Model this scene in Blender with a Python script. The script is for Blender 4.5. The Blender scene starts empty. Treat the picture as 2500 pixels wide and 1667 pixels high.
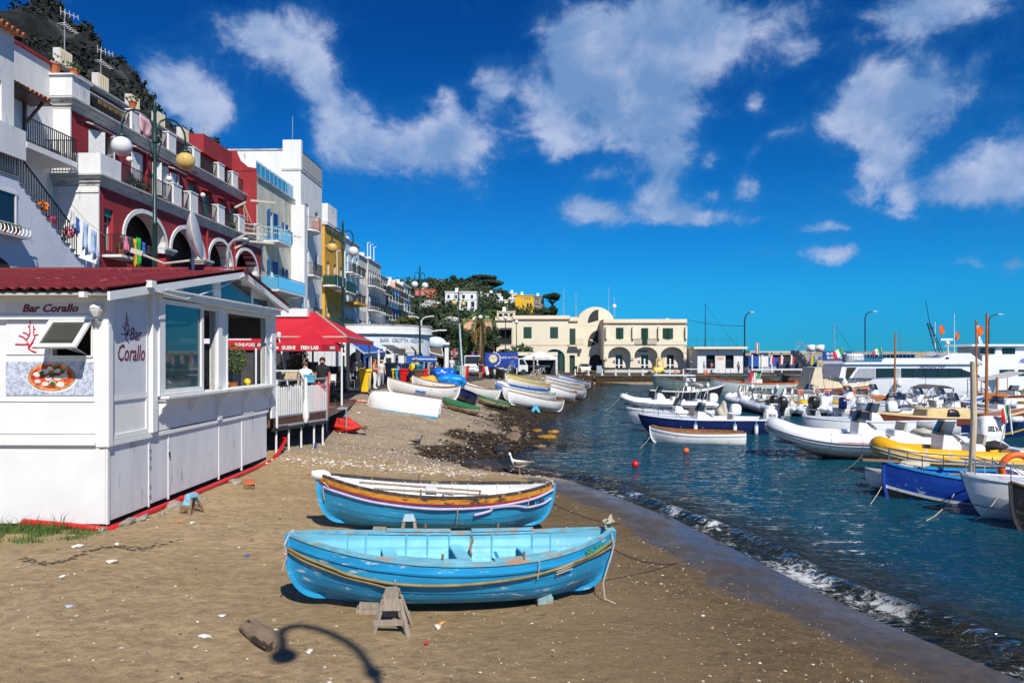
import bpy,bmesh,math,random
import numpy as np
from mathutils import Vector,Matrix,Euler,noise as mnoise
R=random.Random(11)
PI=math.pi
sc=bpy.context.scene
col=sc.collection
# camera
F,CZ,HU,HV=1800.0,3.9,1250.0,868.0
cam=bpy.data.cameras.new('camera')
cam.sensor_width=36.0
cam.lens=36.0*F/2500.0
cam.shift_y=(HV-833.5)/2500.0
cam.clip_start,cam.clip_end=0.1,40000
cam_ob=bpy.data.objects.new('camera',cam)
col.objects.link(cam_ob)
cam_ob.location=(0,0,CZ)
cam_ob.rotation_euler=(PI/2,0,0)
sc.camera=cam_ob
# light
SUN_EL=math.radians(45)
SUN_H=Vector((0.35,-0.937)).normalized()
sun=bpy.data.lights.new('sun','SUN')
sun.energy,sun.angle,sun.color=5.0,math.radians(0.53),(1.0,0.955,0.88)
sun_ob=bpy.data.objects.new('sun',sun)
col.objects.link(sun_ob)
sdir=Vector((SUN_H.x*math.cos(SUN_EL),SUN_H.y*math.cos(SUN_EL),math.sin(SUN_EL)))
sun_ob.rotation_euler=(-sdir).to_track_quat('-Z','Y').to_euler()
sc.view_settings.view_transform='Standard'
sc.view_settings.look='None'
sc.view_settings.exposure,sc.view_settings.gamma=0.12,1.0
sc.view_settings.use_curve_mapping=False
sc.render.engine='CYCLES'
sc.cycles.max_bounces,sc.cycles.transparent_max_bounces=7,10
sc.cycles.diffuse_bounces,sc.cycles.glossy_bounces=3,3
sc.cycles.use_denoising=True
sc.cycles.sample_clamp_indirect=6.0
class NT:
 """short-hand for building node trees"""
 def __init__(s,tree):
  s.t=tree
  s.t.nodes.clear()
 def n(s,kind,*ins,out=0,**props):
  nd=s.t.nodes.new(kind)
  for k,v in props.items():
   setattr(nd,k,v)
  for i,v in enumerate(ins):
   s.put(nd,i,v)
  nd_out=nd.outputs[out]if nd.outputs else nd
  return nd_out
 def put(s,nd,i,v):
  if v is None:
   return
  if isinstance(v,bpy.types.NodeSocket):
   s.t.links.new(v,nd.inputs[i])
  else:
   nd.inputs[i].default_value=v
 def m(s,op,a,b=None,c=None,clamp=False):
  return s.n('ShaderNodeMath',a,b,c,operation=op,use_clamp=clamp)
 def vm(s,op,a,b=None,out=0):
  return s.n('ShaderNodeVectorMath',a,b,operation=op,out=out)
 def mix(s,f,a,b,blend='MIX'):
  nd=s.t.nodes.new('ShaderNodeMix')
  nd.data_type,nd.blend_type,nd.clamp_factor='RGBA',blend,True
  for i,v in((0,f),(6,a),(7,b)):
   if isinstance(v,bpy.types.NodeSocket):
    s.t.links.new(v,nd.inputs[i])
   else:
    nd.inputs[i].default_value=v if i==0 else(tuple(v)+(1,))[:4]
  return nd.outputs[2]
 def noise(s,vec,scale,detail=4,rough=.55,dist=0,out=0):
  nd=s.t.nodes.new('ShaderNodeTexNoise')
  if vec is not None:
   s.t.links.new(vec,nd.inputs['Vector'])
  nd.inputs['Scale'].default_value=scale
  nd.inputs['Detail'].default_value=detail
  nd.inputs['Roughness'].default_value=rough
  nd.inputs['Distortion'].default_value=dist
  return nd.outputs[out]
 def ramp(s,x,a,b,lo=0.0,hi=1.0,smooth=True):
  nd=s.t.nodes.new('ShaderNodeMapRange')
  nd.interpolation_type='SMOOTHSTEP' if smooth else 'LINEAR'
  s.put(nd,0,x)
  for i,v in((1,a),(2,b),(3,lo),(4,hi)):
   s.put(nd,i,v)
  return nd.outputs[0]
# sky with clouds
world=bpy.data.worlds.new('World')
sc.world=world
world.use_nodes=True
N=NT(world.node_tree)
sky=N.t.nodes.new('ShaderNodeTexSky')
sky.sky_type='NISHITA'
sky.sun_disc=False
sky.sun_elevation=SUN_EL
sky.sun_rotation=math.atan2(SUN_H.x,SUN_H.y)
sky.altitude,sky.air_density,sky.dust_density,sky.ozone_density=0,1.0,0.0,4.0
SKY_K=0.115
dirv=N.n('ShaderNodeTexCoord',out=0)
sep=N.t.nodes.new('ShaderNodeSeparateXYZ')
N.t.links.new(dirv,sep.inputs[0])
dx,dy,dz=sep.outputs[0],sep.outputs[1],sep.outputs[2]
az=N.m('ARCTAN2',dx,dy)
el=N.m('ARCSINE',dz)
warp=N.noise(dirv,9.0,9,.62,out=1)
warp=N.vm('MULTIPLY',N.vm('SUBTRACT',warp,(.5,.5,.5)),(.075,.06,0))
ae=N.n('ShaderNodeCombineXYZ',az,el,0.0)
aw=N.vm('ADD',ae,warp)
CLOUDS=[(690,105,120,75,.85),(770,190,55,60,.75),(420,225,105,70,.95),(505,295,60,60,.9),(845,310,85,80,.9),(990,375,130,60,.85),(1130,345,80,80,.7),(1200,215,45,50,.62),(1080,250,25,35,.45),(1430,60,75,65,.8),(1630,50,135,85,.95),(1400,170,105,85,.85),(1590,180,145,100,.98),(1345,300,70,60,.55),(1540,290,140,40,.5),(1620,395,75,85,.75),(1450,350,110,35,.55),(1480,425,50,25,.6),(1455,512,85,34,.9),(1690,528,110,24,.8),(1600,480,60,40,.45),(2270,20,190,70,.9),(2190,235,140,75,1.0),(2070,290,90,60,.75),(2160,395,85,80,.75),(2195,490,42,36,.7),(2470,400,100,80,1.25),(2320,450,80,45,.8),(2040,628,60,26,.8),(1840,245,26,40,.5),(1850,375,18,28,.55),(1840,450,36,28,.55),(1900,70,90,60,.5),(2390,150,50,50,.42),(1870,540,60,14,.4),(1865,615,50,14,.4),(620,60,60,40,.4),(1960,130,60,30,.42),(1905,330,40,22,.4),(1780,90,50,60,.5),(1745,400,26,20,.5),(1740,470,34,22,.5),(2020,560,70,14,.36),(2350,640,90,14,.3),(2500,620,40,24,.5)]
acc=None
for(u,v,ru,rv,amp)in CLOUDS:
 a=math.atan2(u-HU,F)
 c=math.cos(a)
 e=math.atan2((HV-v)*c,F)
 d=N.vm('MULTIPLY',N.vm('SUBTRACT',aw,(a,e,0)),(F/ru/c/c,F/rv/c,0))
 g=N.m('EXPONENT',N.m('MULTIPLY',N.vm('DOT_PRODUCT',d,d,out=1),-.9))
 acc=N.m('MULTIPLY_ADD',g,amp,acc if acc is not None else 0.0)
out_m=N.m('MAXIMUM',N.ramp(N.m('ABSOLUTE',az),.66,.85),N.ramp(el,.5,.65))
wide=N.ramp(N.noise(N.vm('MULTIPLY',dirv,(1,1,1.6)),2.6,3,.5),.55,.74,0,.9)
acc=N.m('ADD',acc,N.m('MULTIPLY',wide,out_m))
fine=N.noise(N.vm('MULTIPLY',dirv,(1,1,1.25)),15.0,10,.64,.3)
dens_raw=N.m('ADD',acc,N.m('MULTIPLY',N.m('SUBTRACT',fine,.5),1.55))
dens=N.ramp(dens_raw,.28,.84)
veil=N.m('MULTIPLY',N.ramp(dens_raw,.02,.5),.20)
fine2=N.noise(N.vm('ADD',dirv,(.012,-.01,-.035)),9.0,6,.55)
broad=N.noise(N.vm('ADD',dirv,(.31,.2,.05)),7.0,4,.5)
lit=N.m('ADD',N.m('MULTIPLY_ADD',N.m('SUBTRACT',fine,fine2),1.5,.45),N.m('MULTIPLY',N.m('SUBTRACT',broad,.5),2.6))
ccol=N.mix(N.ramp(lit,.0,1.0),(.17,.31,.56),(.50,.57,.77))
tint=N.vm('MULTIPLY',sky.outputs[0],(.045*SKY_K,.52*SKY_K,.86*SKY_K))
grad=N.ramp(el,-.02,.46)
tint=N.vm('MULTIPLY',tint,N.mix(grad,(.8,.92,1.0),(.25,.46,.72)))
tint=N.vm('MULTIPLY',tint,N.mix(N.ramp(el,.0,.10),(.75,.74,.88),(1,1,1)))
skyc=N.mix(veil,tint,(.06,.26,.52))
skyc=N.mix(N.m('MULTIPLY',dens,.84),skyc,ccol)
bg=N.n('ShaderNodeBackground',skyc,1.0)
N.n('ShaderNodeOutputWorld',bg)
# geometry helpers
def at(u,v,Y):
 return Vector(((u-HU)/F*Y,Y,CZ-(v-HV)/F*Y))
def on(u,v,z=0.0):
 Y=F*(CZ-z)/(v-HV)
 return Vector(((u-HU)/F*Y,Y,z))
def smooth(a,b,x):
 t=min(1,max(0,(x-a)/(b-a)))
 return t*t*(3-2*t)
def interp(x,pts):
 if x<=pts[0][0]:
  return pts[0][1]
 for(a,b),(c,d)in zip(pts,pts[1:]):
  if x<=c:
   return b+(d-b)*(x-a)/(c-a)
 return pts[-1][1]
def tag(o,label=None,cat=None,group=None,kind=None):
 for k,v in(('label',label),('category',cat),('group',group),('kind',kind)):
  if v:
   o[k]=v
 return o
def thing(name,label,cat,loc=(0,0,0),rz=0.0,group=None,rot=None):
 o=bpy.data.objects.new(name,None)
 o.empty_display_size=.2
 col.objects.link(o)
 o.location=loc
 o.rotation_euler=rot if rot else(0,0,rz)
 return tag(o,label,cat,group)
def inst(name,mesh,parent=None,loc=(0,0,0),rot=(0,0,0),scl=(1,1,1)):
 o=bpy.data.objects.new(name,mesh)
 col.objects.link(o)
 o.parent=parent
 o.location,o.rotation_euler,o.scale=loc,rot,scl
 return o
KIDS={}
def copy_tree(o,parent=None):
 c=o.copy()
 col.objects.link(c)
 if parent is not None:
  c.parent=parent
 for ch in o.children:
  copy_tree(ch,c)
 return c
class MB:
 def __init__(s):
  s.v,s.f,s.mi,s.cur,s.M=[],[],[],0,None
 def add(s,vs,fs):
  b=len(s.v)
  if s.M is not None:
   vs=[s.M@Vector(p)for p in vs]
  s.v.extend([tuple(p)for p in vs])
  s.f.extend([tuple(i+b for i in q)for q in fs])
  s.mi.extend([s.cur]*len(fs))
  return s
 def box(s,x0,x1,y0,y1,z0,z1):
  return s.add([(x,y,z)for z in(z0,z1)for y in(y0,y1)for x in(x0,x1)],[(0,2,3,1),(4,5,7,6),(0,1,5,4),(2,6,7,3),(0,4,6,2),(1,3,7,5)])
 def cbox(s,c,sz,rot=None):
  h=Vector(sz)/2
  mt=rot.to_matrix()if isinstance(rot,Euler)else rot
  vs=[]
  for z in(-1,1):
   for y in(-1,1):
    for x in(-1,1):
     p=Vector((x*h.x,y*h.y,z*h.z))
     vs.append((mt@p if mt else p)+Vector(c))
  return s.add(vs,[(0,2,3,1),(4,5,7,6),(0,1,5,4),(2,6,7,3),(0,4,6,2),(1,3,7,5)])
 def beam(s,a,b,w,h=None,up=(0,0,1)):
  a,b=Vector(a),Vector(b)
  h=h or w
  d=(b-a).normalized()
  upv=Vector(up)
  if abs(d.dot(upv))>.98:
   upv=Vector((0,1,0))
  sx=d.cross(upv).normalized()
  sz=sx.cross(d)
  vs=[]
  for p in(a,b):
   for i,j in((-1,-1),(1,-1),(1,1),(-1,1)):
    vs.append(p+sx*(w/2*i)+sz*(h/2*j))
  return s.add(vs,[(3,2,1,0),(4,5,6,7),(0,1,5,4),(1,2,6,5),(2,3,7,6),(3,0,4,7)])
 def tube(s,pts,r,n=6,cap=True,closed=False):
  pts=[Vector(p)for p in pts]
  k=len(pts)
  rs=r if isinstance(r,(list,tuple))else[r]*k
  vs,fs=[],[]
  prev=None
  for i,p in enumerate(pts):
   if closed:
    d=pts[(i+1)%k]-pts[i-1]
   else:
    d=pts[min(i+1,k-1)]-pts[max(i-1,0)]
   d.normalize()
   if prev is None:
    ref=Vector((0,0,1))if abs(d.z)<.9 else Vector((1,0,0))
    a=d.cross(ref).normalized()
   else:
    a=prev-d*prev.dot(d)
    a=a.normalized()if a.length>1e-6 else d.orthogonal().normalized()
   prev=a
   b=d.cross(a)
   for j in range(n):
    t=2*PI*j/n
    vs.append(p+(a*math.cos(t)+b*math.sin(t))*rs[i])
  for i in range(k if closed else k-1):
   o,q=i*n,((i+1)%k)*n
   for j in range(n):
    fs.append((o+j,o+(j+1)%n,q+(j+1)%n,q+j))
  if cap and not closed:
   fs.append(tuple(reversed(range(n))))
   fs.append(tuple(range((k-1)*n,k*n)))
  return s.add(vs,fs)
 def lathe(s,prof,n=16,c=(0,0,0),axis='Z',sx=1,sy=1):
  vs,fs=[],[]
  for r,z in prof:
   for j in range(n):
    t=2*PI*j/n
    p=(r*math.cos(t)*sx,r*math.sin(t)*sy,z)
    if axis=='X':
     p=(z,p[0],p[1])
    elif axis=='Y':
     p=(p[1],z,p[0])
    vs.append((p[0]+c[0],p[1]+c[1],p[2]+c[2]))
  for i in range(len(prof)-1):
   for j in range(n):
    fs.append((i*n+j,i*n+(j+1)%n,(i+1)*n+(j+1)%n,(i+1)*n+j))
  if prof[0][0]>1e-4:
   fs.append(tuple(reversed(range(n))))
  if prof[-1][0]>1e-4:
   fs.append(tuple(range((len(prof)-1)*n,len(prof)*n)))
  return s.add(vs,fs)
 def ball(s,c,r,n=14,m=9,sx=1,sy=1,sz=1):
  pr=[(max(1e-5,r*math.sin(PI*i/m)),-r*math.cos(PI*i/m)*sz)for i in range(m+1)]
  return s.lathe(pr,n,c,'Z',sx,sy)
 def prism(s,poly,fn,d0,d1):
  """poly: 2-D outline, fn(a, b, d) -> 3-D point"""
  n=len(poly)
  vs=[fn(a,b,d0)for a,b in poly]+[fn(a,b,d1)for a,b in poly]
  fs=[tuple(range(n)),tuple(range(2*n-1,n-1,-1))]
  fs+=[(i,i+n,(i+1)%n+n,(i+1)%n)for i in range(n)]
  return s.add(vs,fs)
 def grid(s,rows,closed=False,flip=False):
  """rows: list of equally long point lists"""
  n=len(rows[0])
  vs=[p for r in rows for p in r]
  fs=[]
  for i in range(len(rows)-1):
   for j in range(n if closed else n-1):
    q=(i*n+j,i*n+(j+1)%n,(i+1)*n+(j+1)%n,(i+1)*n+j)
    fs.append(q[::-1]if flip else q)
  return s.add(vs,fs)
 def rock(s,c,r,sx=1,sy=1,sz=.7,seed=0,sub=1):
  bm=bmesh.new()
  bmesh.ops.create_icosphere(bm,subdivisions=sub,radius=1)
  rr=random.Random(seed)
  off=Vector((rr.uniform(0,50),rr.uniform(0,50),rr.uniform(0,50)))
  vs=[]
  for v in bm.verts:
   k=1+.55*mnoise.noise(v.co*1.4+off)+.25*mnoise.noise(v.co*3.7+off)
   vs.append((c[0]+v.co.x*r*sx*k,c[1]+v.co.y*r*sy*k,c[2]+v.co.z*r*sz*k))
  fs=[tuple(v.index for v in f.verts)for f in bm.faces]
  bm.free()
  return s.add(vs,fs)
 def mesh(s,name,mats,smooth=False):
  me=bpy.data.meshes.new(name)
  me.from_pydata(s.v,[],s.f)
  for m_ in(mats if isinstance(mats,(list,tuple))else[mats]):
   me.materials.append(m_)
  if any(s.mi):
   me.polygons.foreach_set('material_index',s.mi)
  if smooth:
   me.polygons.foreach_set('use_smooth',[True]*len(me.polygons))
   if smooth!=True:
    me.set_sharp_from_angle(angle=math.radians(smooth))
  me.update()
  return me
 def build(s,name,mats,parent=None,smooth=False,loc=(0,0,0),rot=(0,0,0)):
  if s.f:
   bm=None
  return inst(name,s.mesh(name,mats,smooth),parent,loc,rot)
def fixn(o):
 """make normals point outwards"""
 bm=bmesh.new()
 bm.from_mesh(o.data)
 bmesh.ops.recalc_face_normals(bm,faces=bm.faces)
 bm.to_mesh(o.data)
 bm.free()
 return o
# materials
MATS={}
def mat(name,c,rough=.6,var=.10,scale=4.0,bump=0.0,bscale=None,metal=0.0,stain=None,spec=.5,island=0.0,coat=0.0,stretch=(1,1,1),trans=0):
 """procedural paint / stone / cloth: two noises vary the colour, a third gives relief; stain = (colour, amount, scale)"""
 if name in MATS:
  return MATS[name]
 m_=bpy.data.materials.new(name)
 m_.use_nodes=True
 n=NT(m_.node_tree)
 co=n.n('ShaderNodeTexCoord',out=3)
 if stretch!=(1,1,1):
  co=n.vm('MULTIPLY',co,stretch)
 f=n.noise(co,scale,5,.6)
 f=n.ramp(f,.3,.7)
 lo=tuple(x*(1-var)for x in c)
 hi=tuple(min(1,x*(1+var))for x in c)
 cc=n.mix(f,lo,hi)
 if island:
  rnd=n.n('ShaderNodeNewGeometry',out=8)
  cc=n.mix(1.0,cc,n.mix(rnd,(1-island,)*3,(1+island,)*3),'MULTIPLY')
 if stain:
  sf=n.m('MULTIPLY_ADD',n.m('SUBTRACT',n.noise(co,stain[2]/6,3,.5),.5),.38,n.noise(co,stain[2],8,.7))
  a=stain[1]
  cc=n.mix(n.ramp(sf,.68-a*.4,.74-a*.3),cc,stain[0])
 b=n.t.nodes.new('ShaderNodeBsdfPrincipled')
 n.t.links.new(cc,b.inputs['Base Color'])
 n.put(b,b.inputs.find('Roughness'),n.ramp(n.noise(co,scale*2.3,3),.3,.7,max(.02,rough-.08),min(1,rough+.08)))
 b.inputs['Metallic'].default_value=metal
 b.inputs['Specular IOR Level'].default_value=spec
 b.inputs['Coat Weight'].default_value=coat
 if trans:
  b.inputs['Transmission Weight'].default_value=trans
 if bump:
  bp=n.t.nodes.new('ShaderNodeBump')
  bp.inputs['Strength'].default_value=1.0
  bp.inputs['Distance'].default_value=bump
  n.t.links.new(n.noise(co,bscale or scale*6,5,.6),bp.inputs['Height'])
  n.t.links.new(bp.outputs[0],b.inputs['Normal'])
 o=n.t.nodes.new('ShaderNodeOutputMaterial')
 n.t.links.new(b.outputs[0],o.inputs[0])
 MATS[name]=m_
 return m_
def glass(name='glass',tint=(.8,.9,.92),body=(.01,.02,.025),opac=.45,rough=.03):
 if name in MATS:
  return MATS[name]
 m_=bpy.data.materials.new(name)
 m_.use_nodes=True
 n=NT(m_.node_tree)
 tr=n.n('ShaderNodeBsdfTransparent',tint+(1,))
 df=n.n('ShaderNodeBsdfDiffuse',body+(1,),.0)
 gl=n.n('ShaderNodeBsdfGlossy',(1,1,1,1),rough)
 mx=n.n('ShaderNodeMixShader',opac,tr,df)
 lw=n.n('ShaderNodeFresnel',1.5)
 mx=n.n('ShaderNodeMixShader',n.m('MULTIPLY_ADD',lw,.9,.03,clamp=True),mx,gl)
 n.n('ShaderNodeOutputMaterial',mx)
 MATS[name]=m_
 return m_
RUST=(.10,.045,.02)
GRIME=(.20,.18,.15)
white=mat('white_paint',(.74,.74,.72),.5,.05,1.5,.002,40,stain=((.50,.48,.43),.10,2.2))
white2=mat('white_boat_paint',(.76,.76,.73),.35,.05,3,stain=((.42,.33,.22),.12,3.5))
gel=mat('white_gelcoat',(.78,.79,.80),.2,.04,2,coat=.3)
wall_white=mat('white_plaster',(.72,.72,.70),.8,.07,.8,.01,12,stain=((.44,.42,.39),.2,1.1),stretch=(1.5,1.5,.4))
wall_cream=mat('cream_plaster',(.72,.62,.43),.85,.07,.5,.008,8,stain=((.52,.43,.30),.12,.5))
wall_red=mat('crimson_plaster',(.30,.022,.030),.85,.14,.7,.008,14,stain=((.50,.20,.18),.09,1.8),stretch=(1.3,1.3,.6))
wall_yellow=mat('ochre_plaster',(.62,.33,.035),.85,.10,.5,.006,10)
wall_pale=mat('pale_plaster',(.60,.58,.46),.85,.10,.5,.008,9,stain=((.36,.34,.26),.25,.9),stretch=(1.5,1.5,.4))
wall_blue=mat('pale_blue_plaster',(.50,.66,.72),.85,.07,.5)
wall_grey=mat('grey_white_plaster',(.58,.56,.52),.85,.09,.4,stain=((.34,.32,.29),.2,.9),stretch=(1.5,1.5,.4))
wall_pink=mat('salmon_plaster',(.62,.17,.13),.85,.09,.5)
wall_peach=mat('peach_plaster',(.68,.40,.24),.85,.1,.5)
stone_m=mat('grey_brown_stone',(.23,.20,.16),.9,.25,3,.02,12,island=.25)
trim_grey=mat('weathered_cornice',(.50,.49,.46),.85,.16,1.2,.01,18,stain=((.20,.19,.17),.28,1.3),stretch=(1,1,5))
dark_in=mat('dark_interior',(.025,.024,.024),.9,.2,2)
iron=mat('black_iron',(.018,.02,.022),.5,.2,8)
iron_green=mat('dark_green_paint',(.008,.045,.035),.4,.2,5,stain=((.03,.03,.02),.15,4))
steel=mat('stainless_steel',(.55,.56,.58),.25,.1,5,metal=1.0)
alu=mat('grey_metal',(.42,.43,.45),.45,.12,5,metal=.4)
wood=mat('weathered_wood',(.22,.14,.075),.75,.25,5,.004,30,stretch=(1,8,8))
wood_grey=mat('greyed_wood',(.30,.25,.19),.8,.22,5,.004,30,stretch=(6,6,1),stain=((.16,.10,.06),.2,6))
wood_orange=mat('varnished_wood',(.40,.14,.025),.4,.2,6,.002,30,coat=.3)
wood_dark=mat('dark_wood',(.09,.035,.018),.5,.25,5,coat=.2)
black=mat('black_plastic',(.015,.015,.017),.4,.2,6)
rubber=mat('rubber',(.03,.03,.032),.8,.2,6)
charcoal=mat('charcoal_cloth',(.03,.03,.034),.9,.2,8)
red_cloth=mat('red_awning_cloth',(.50,.008,.022),.75,.10,2,.004,60)
red_paint=mat('red_paint',(.55,.012,.012),.35,.1,4)
red_metal=mat('red_roof_paint',(.17,.014,.013),.55,.22,2.5,stain=((.42,.16,.12),.13,5))
blue_cloth=mat('blue_awning_cloth',(.012,.085,.36),.75,.12,2)
grey_cloth=mat('grey_awning_cloth',(.10,.10,.095),.8,.12,2)
canvas=mat('beige_canvas',(.47,.43,.35),.85,.1,4,.01,8)
ropem=mat('rope',(.45,.40,.30),.9,.2,30)
hose_m=mat('old_hose',(.21,.165,.06),.6,.22,6)
foam_pipe=mat('lilac_hose',(.46,.42,.60),.6,.1,6)
terracotta=mat('terracotta',(.42,.12,.045),.8,.2,6,island=.3)
plant_m=mat('leaf_green',(.045,.085,.018),.7,.3,3,island=.5)
yellow_p=mat('yellow_plastic',(.80,.52,.01),.4,.06,3)
orange_p=mat('orange_plastic',(.72,.12,.012),.45,.1,5)
navy=mat('navy_gelcoat',(.008,.016,.085),.2,.15,3,coat=.4)
brown_p=mat('brown_plastic',(.10,.055,.03),.5,.1,4)
pane_m=glass('window_glass',body=(.012,.02,.028),opac=.8)
clear_m=glass('clear_glass',tint=(.75,.92,.92),body=(.05,.13,.15),opac=.45)
smoke_m=glass('smoked_glass',body=(.006,.008,.01),opac=.82)
# shore line and terrain
SHORE=[(-60,8),(4,7.5),(8.9,6.25),(10.7,5.6),(12.2,5.2),(13.8,4.86),(17.4,4.1),(20,3.16),(22.6,2.1),(24.5,.95),(26.5,-.9),(28,-.9),(29.9,.3),(32.8,1.5),(38,1.2),(43.6,1.5),(50,3.3),(64,5.8),(84,8.7),(97,10.9),(99.5,11.2),(100.5,60),(700,60)]
def shore_x(Y):
 return interp(Y,SHORE)
def bench(Y):
 return .70+1.28*smooth(18.5,33.5,Y)-.72*smooth(76,97,Y)
def ramp_w(Y):
 return interp(Y,[(15,12.5),(24,10.5),(39,9.6),(51,7.0),(60,7.2),(78,5.4),(97,3.2)])
def height(X,Y,fine=True):
 s_=shore_x(Y)-X
 if s_<0:
  return max(-3.0,.13*s_)if Y<99 else 1.15
 t=min(1.0,s_/ramp_w(Y))
 k=.5*smooth(24,34,Y)
 g=t*(1-k)+k*(1-(1-t)**2)
 z=bench(Y)*g
 if fine:
  a=(.035+.05*smooth(20,25,Y))*smooth(.3,4,s_)*(1-smooth(.97,1.02,t)*smooth(30,34,Y))
  z+=a*mnoise.noise((X*.7,Y*.7,3.1))+a*.5*mnoise.noise((X*2.1,Y*2.1,7.7))
 return z
def gp(u,v):
 """point of the ground seen at a photo pixel"""
 ox,oz=(u-HU)/F,-(v-HV)/F
 lo=5.0
 Y=lo
 while Y<110:
  Y2=Y*1.01
  if CZ+oz*Y2<height(ox*Y2,Y2,False):
   a,b=Y,Y2
   for _ in range(18):
    m_=(a+b)/2
    if CZ+oz*m_<height(ox*m_,m_,False):
     b=m_
    else:
     a=m_
   return Vector((ox*b,b,height(ox*b,b)))
  Y=Y2
 return on(u,v,1.3)
def attr(me,name,vals):
 a=me.attributes.new(name,'FLOAT','POINT')
 a.data.foreach_set('value',np.array(vals,dtype=np.float32))
ys=[-40,-20,-8,0,3]
y=5.0
while y<99.4:
 ys.append(y)
 y*=1.0085 if y<45 else 1.014
ys+=[99.4,104,112,125,150,220,400]
ss=[-60,-40,-25,-15,-10,-7,-5,-3.6,-2.6,-1.9,-1.4,-1.0,-.7,-.45,-.25,-.1,0,.1,.2,.3,.4,.5,.65,.8,.95,1.1,1.25,1.4,1.55,1.7,1.85,2.0,2.15,2.3,2.5]
x=2.62
while x<15:
 ss.append(x)
 x+=.10+.006*x
ss+=[15.4,16,17,18.5,20,22,25,30,36,45,60,90,160,300]
rows,sd,road_a,rocky,dampv=[],[],[],[],[]
for Y in ys:
 r_=[]
 sx=shore_x(Y)
 for s_ in ss:
  X=sx-s_
  r_.append((X,Y,height(X,Y)))
  sd.append(s_)
  w=ramp_w(Y)
  wig=.35*mnoise.noise((X*.8,Y*.8,1))
  road_a.append(smooth(-.25,.15,s_-w-wig)*smooth(29.5,32,Y+wig))
  rocky.append(smooth(22.4,24.2,Y+.8*mnoise.noise((X*.5,Y*.5,9))+.08*X)*(1-road_a[-1]))
  dampv.append((1-smooth(1.5,9.5,s_+1.6*mnoise.noise((X*.25,Y*.25,5))))*(1-smooth(20,23,Y))+(1-smooth(1.0,4.6,s_+1.5*mnoise.noise((X*.6,Y*.6,4))))*smooth(22,25,Y))
 rows.append(r_)
mb=MB()
mb.grid(rows,flip=True)
m_=bpy.data.materials.new('beach_sand')
m_.use_nodes=True
n=NT(m_.node_tree)
co=n.n('ShaderNodeTexCoord',out=3)
def A(nt,nm):
 return nt.n('ShaderNodeAttribute',out=2,attribute_name=nm)
s_a,road_at,rock_at,damp_at=A(n,'shore'),A(n,'road'),A(n,'rocky'),A(n,'damp')
n1,n2,n3=n.noise(co,.45,6,.6),n.noise(co,6,6,.65),n.noise(co,55,4,.7)
grain=n.noise(co,260,2,.7)
dry=n.mix(n.ramp(n1,.3,.7),(.43,.30,.150),(.57,.41,.225))
dry=n.mix(n.m('MULTIPLY',n.ramp(n2,.35,.7),.55),dry,(.20,.135,.078))
dry=n.mix(n.ramp(n3,.56,.70),dry,(.11,.075,.04))
dry=n.mix(n.ramp(n.noise(co,95,3,.7),.58,.68),dry,(.44,.34,.19))
dry=n.mix(n.ramp(grain,.58,.74),dry,(.50,.40,.25))
dry=n.mix(n.ramp(grain,.38,.28),dry,(.10,.07,.045))
damp=n.mix(n.ramp(n2,.3,.7),(.128,.086,.042),(.20,.137,.068))
damp=n.mix(n.ramp(grain,.60,.74),damp,(.30,.225,.13))
dw=n.m('MULTIPLY',damp_at,n.ramp(n1,.05,.6,.7,1.15),clamp=True)
sand=n.mix(dw,dry,damp)
edge=n.m('ADD',s_a,n.m('MULTIPLY',n.m('SUBTRACT',n.noise(co,.5,3,.5),.5),1.7))
wet=n.m('MULTIPLY',n.ramp(edge,1.95,1.45),n.m('SUBTRACT',1,n.ramp(rock_at,.2,.6)))
wetc=n.mix(n.ramp(n2,.3,.7),(.055,.041,.026),(.095,.070,.042))
sand=n.mix(wet,sand,wetc)
vor=n.t.nodes.new('ShaderNodeTexVoronoi')
vor.inputs['Scale'].default_value=9.0
n.t.links.new(co,vor.inputs['Vector'])
vor2=n.t.nodes.new('ShaderNodeTexVoronoi')
vor2.inputs['Scale'].default_value=24.0
n.t.links.new(co,vor2.inputs['Vector'])
peb=n.mix(n.ramp(n.n('ShaderNodeSeparateColor',vor2.outputs[1]),.1,.9),(.36,.28,.19),(.62,.51,.38))
peb=n.mix(n.ramp(vor2.outputs[0],.45,.85),peb,(.20,.155,.11))
peb=n.mix(n.ramp(n.noise(n.vm('MULTIPLY',co,(.6,1.6,1)),.9,5,.6),.38,.58),peb,n.mix(n2,(.42,.315,.20),(.62,.50,.355)))
weed=n.mix(n.ramp(n2,.35,.65),(.020,.014,.008),(.10,.062,.022))
peb=n.mix(n.ramp(n.m('MULTIPLY_ADD',n.noise(co,1.6,5,.6),.9,n.m('SUBTRACT',damp_at,.55)),.30,.62),peb,weed)
groundc=n.mix(rock_at,sand,peb)
asph=n.mix(n.ramp(n3,.3,.7),(.026,.026,.028),(.048,.048,.050))
asph=n.mix(n.ramp(n1,.42,.75),asph,(.075,.07,.064))
groundc=n.mix(road_at,groundc,asph)
b=n.t.nodes.new('ShaderNodeBsdfPrincipled')
n.t.links.new(groundc,b.inputs['Base Color'])
rgh=n.ramp(wet,.1,.8,.88,n.m('ADD',n.ramp(edge,.2,1.5,.10,.36),n.ramp(n.noise(co,1.4,5,.6),.35,.65,.0,.22)))
n.t.links.new(rgh,b.inputs['Roughness'])
n.t.links.new(n.ramp(wet,0,1,.25,.42),b.inputs['Specular IOR Level'])
bp=n.t.nodes.new('ShaderNodeBump')
foot=n.t.nodes.new('ShaderNodeTexVoronoi')
foot.inputs['Scale'].default_value=2.6
n.t.links.new(n.vm('ADD',n.vm('MULTIPLY',co,(1,.7,1)),n.vm('MULTIPLY',n.noise(co,2.5,3,out=1),(.5,.5,0))),foot.inputs['Vector'])
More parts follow.
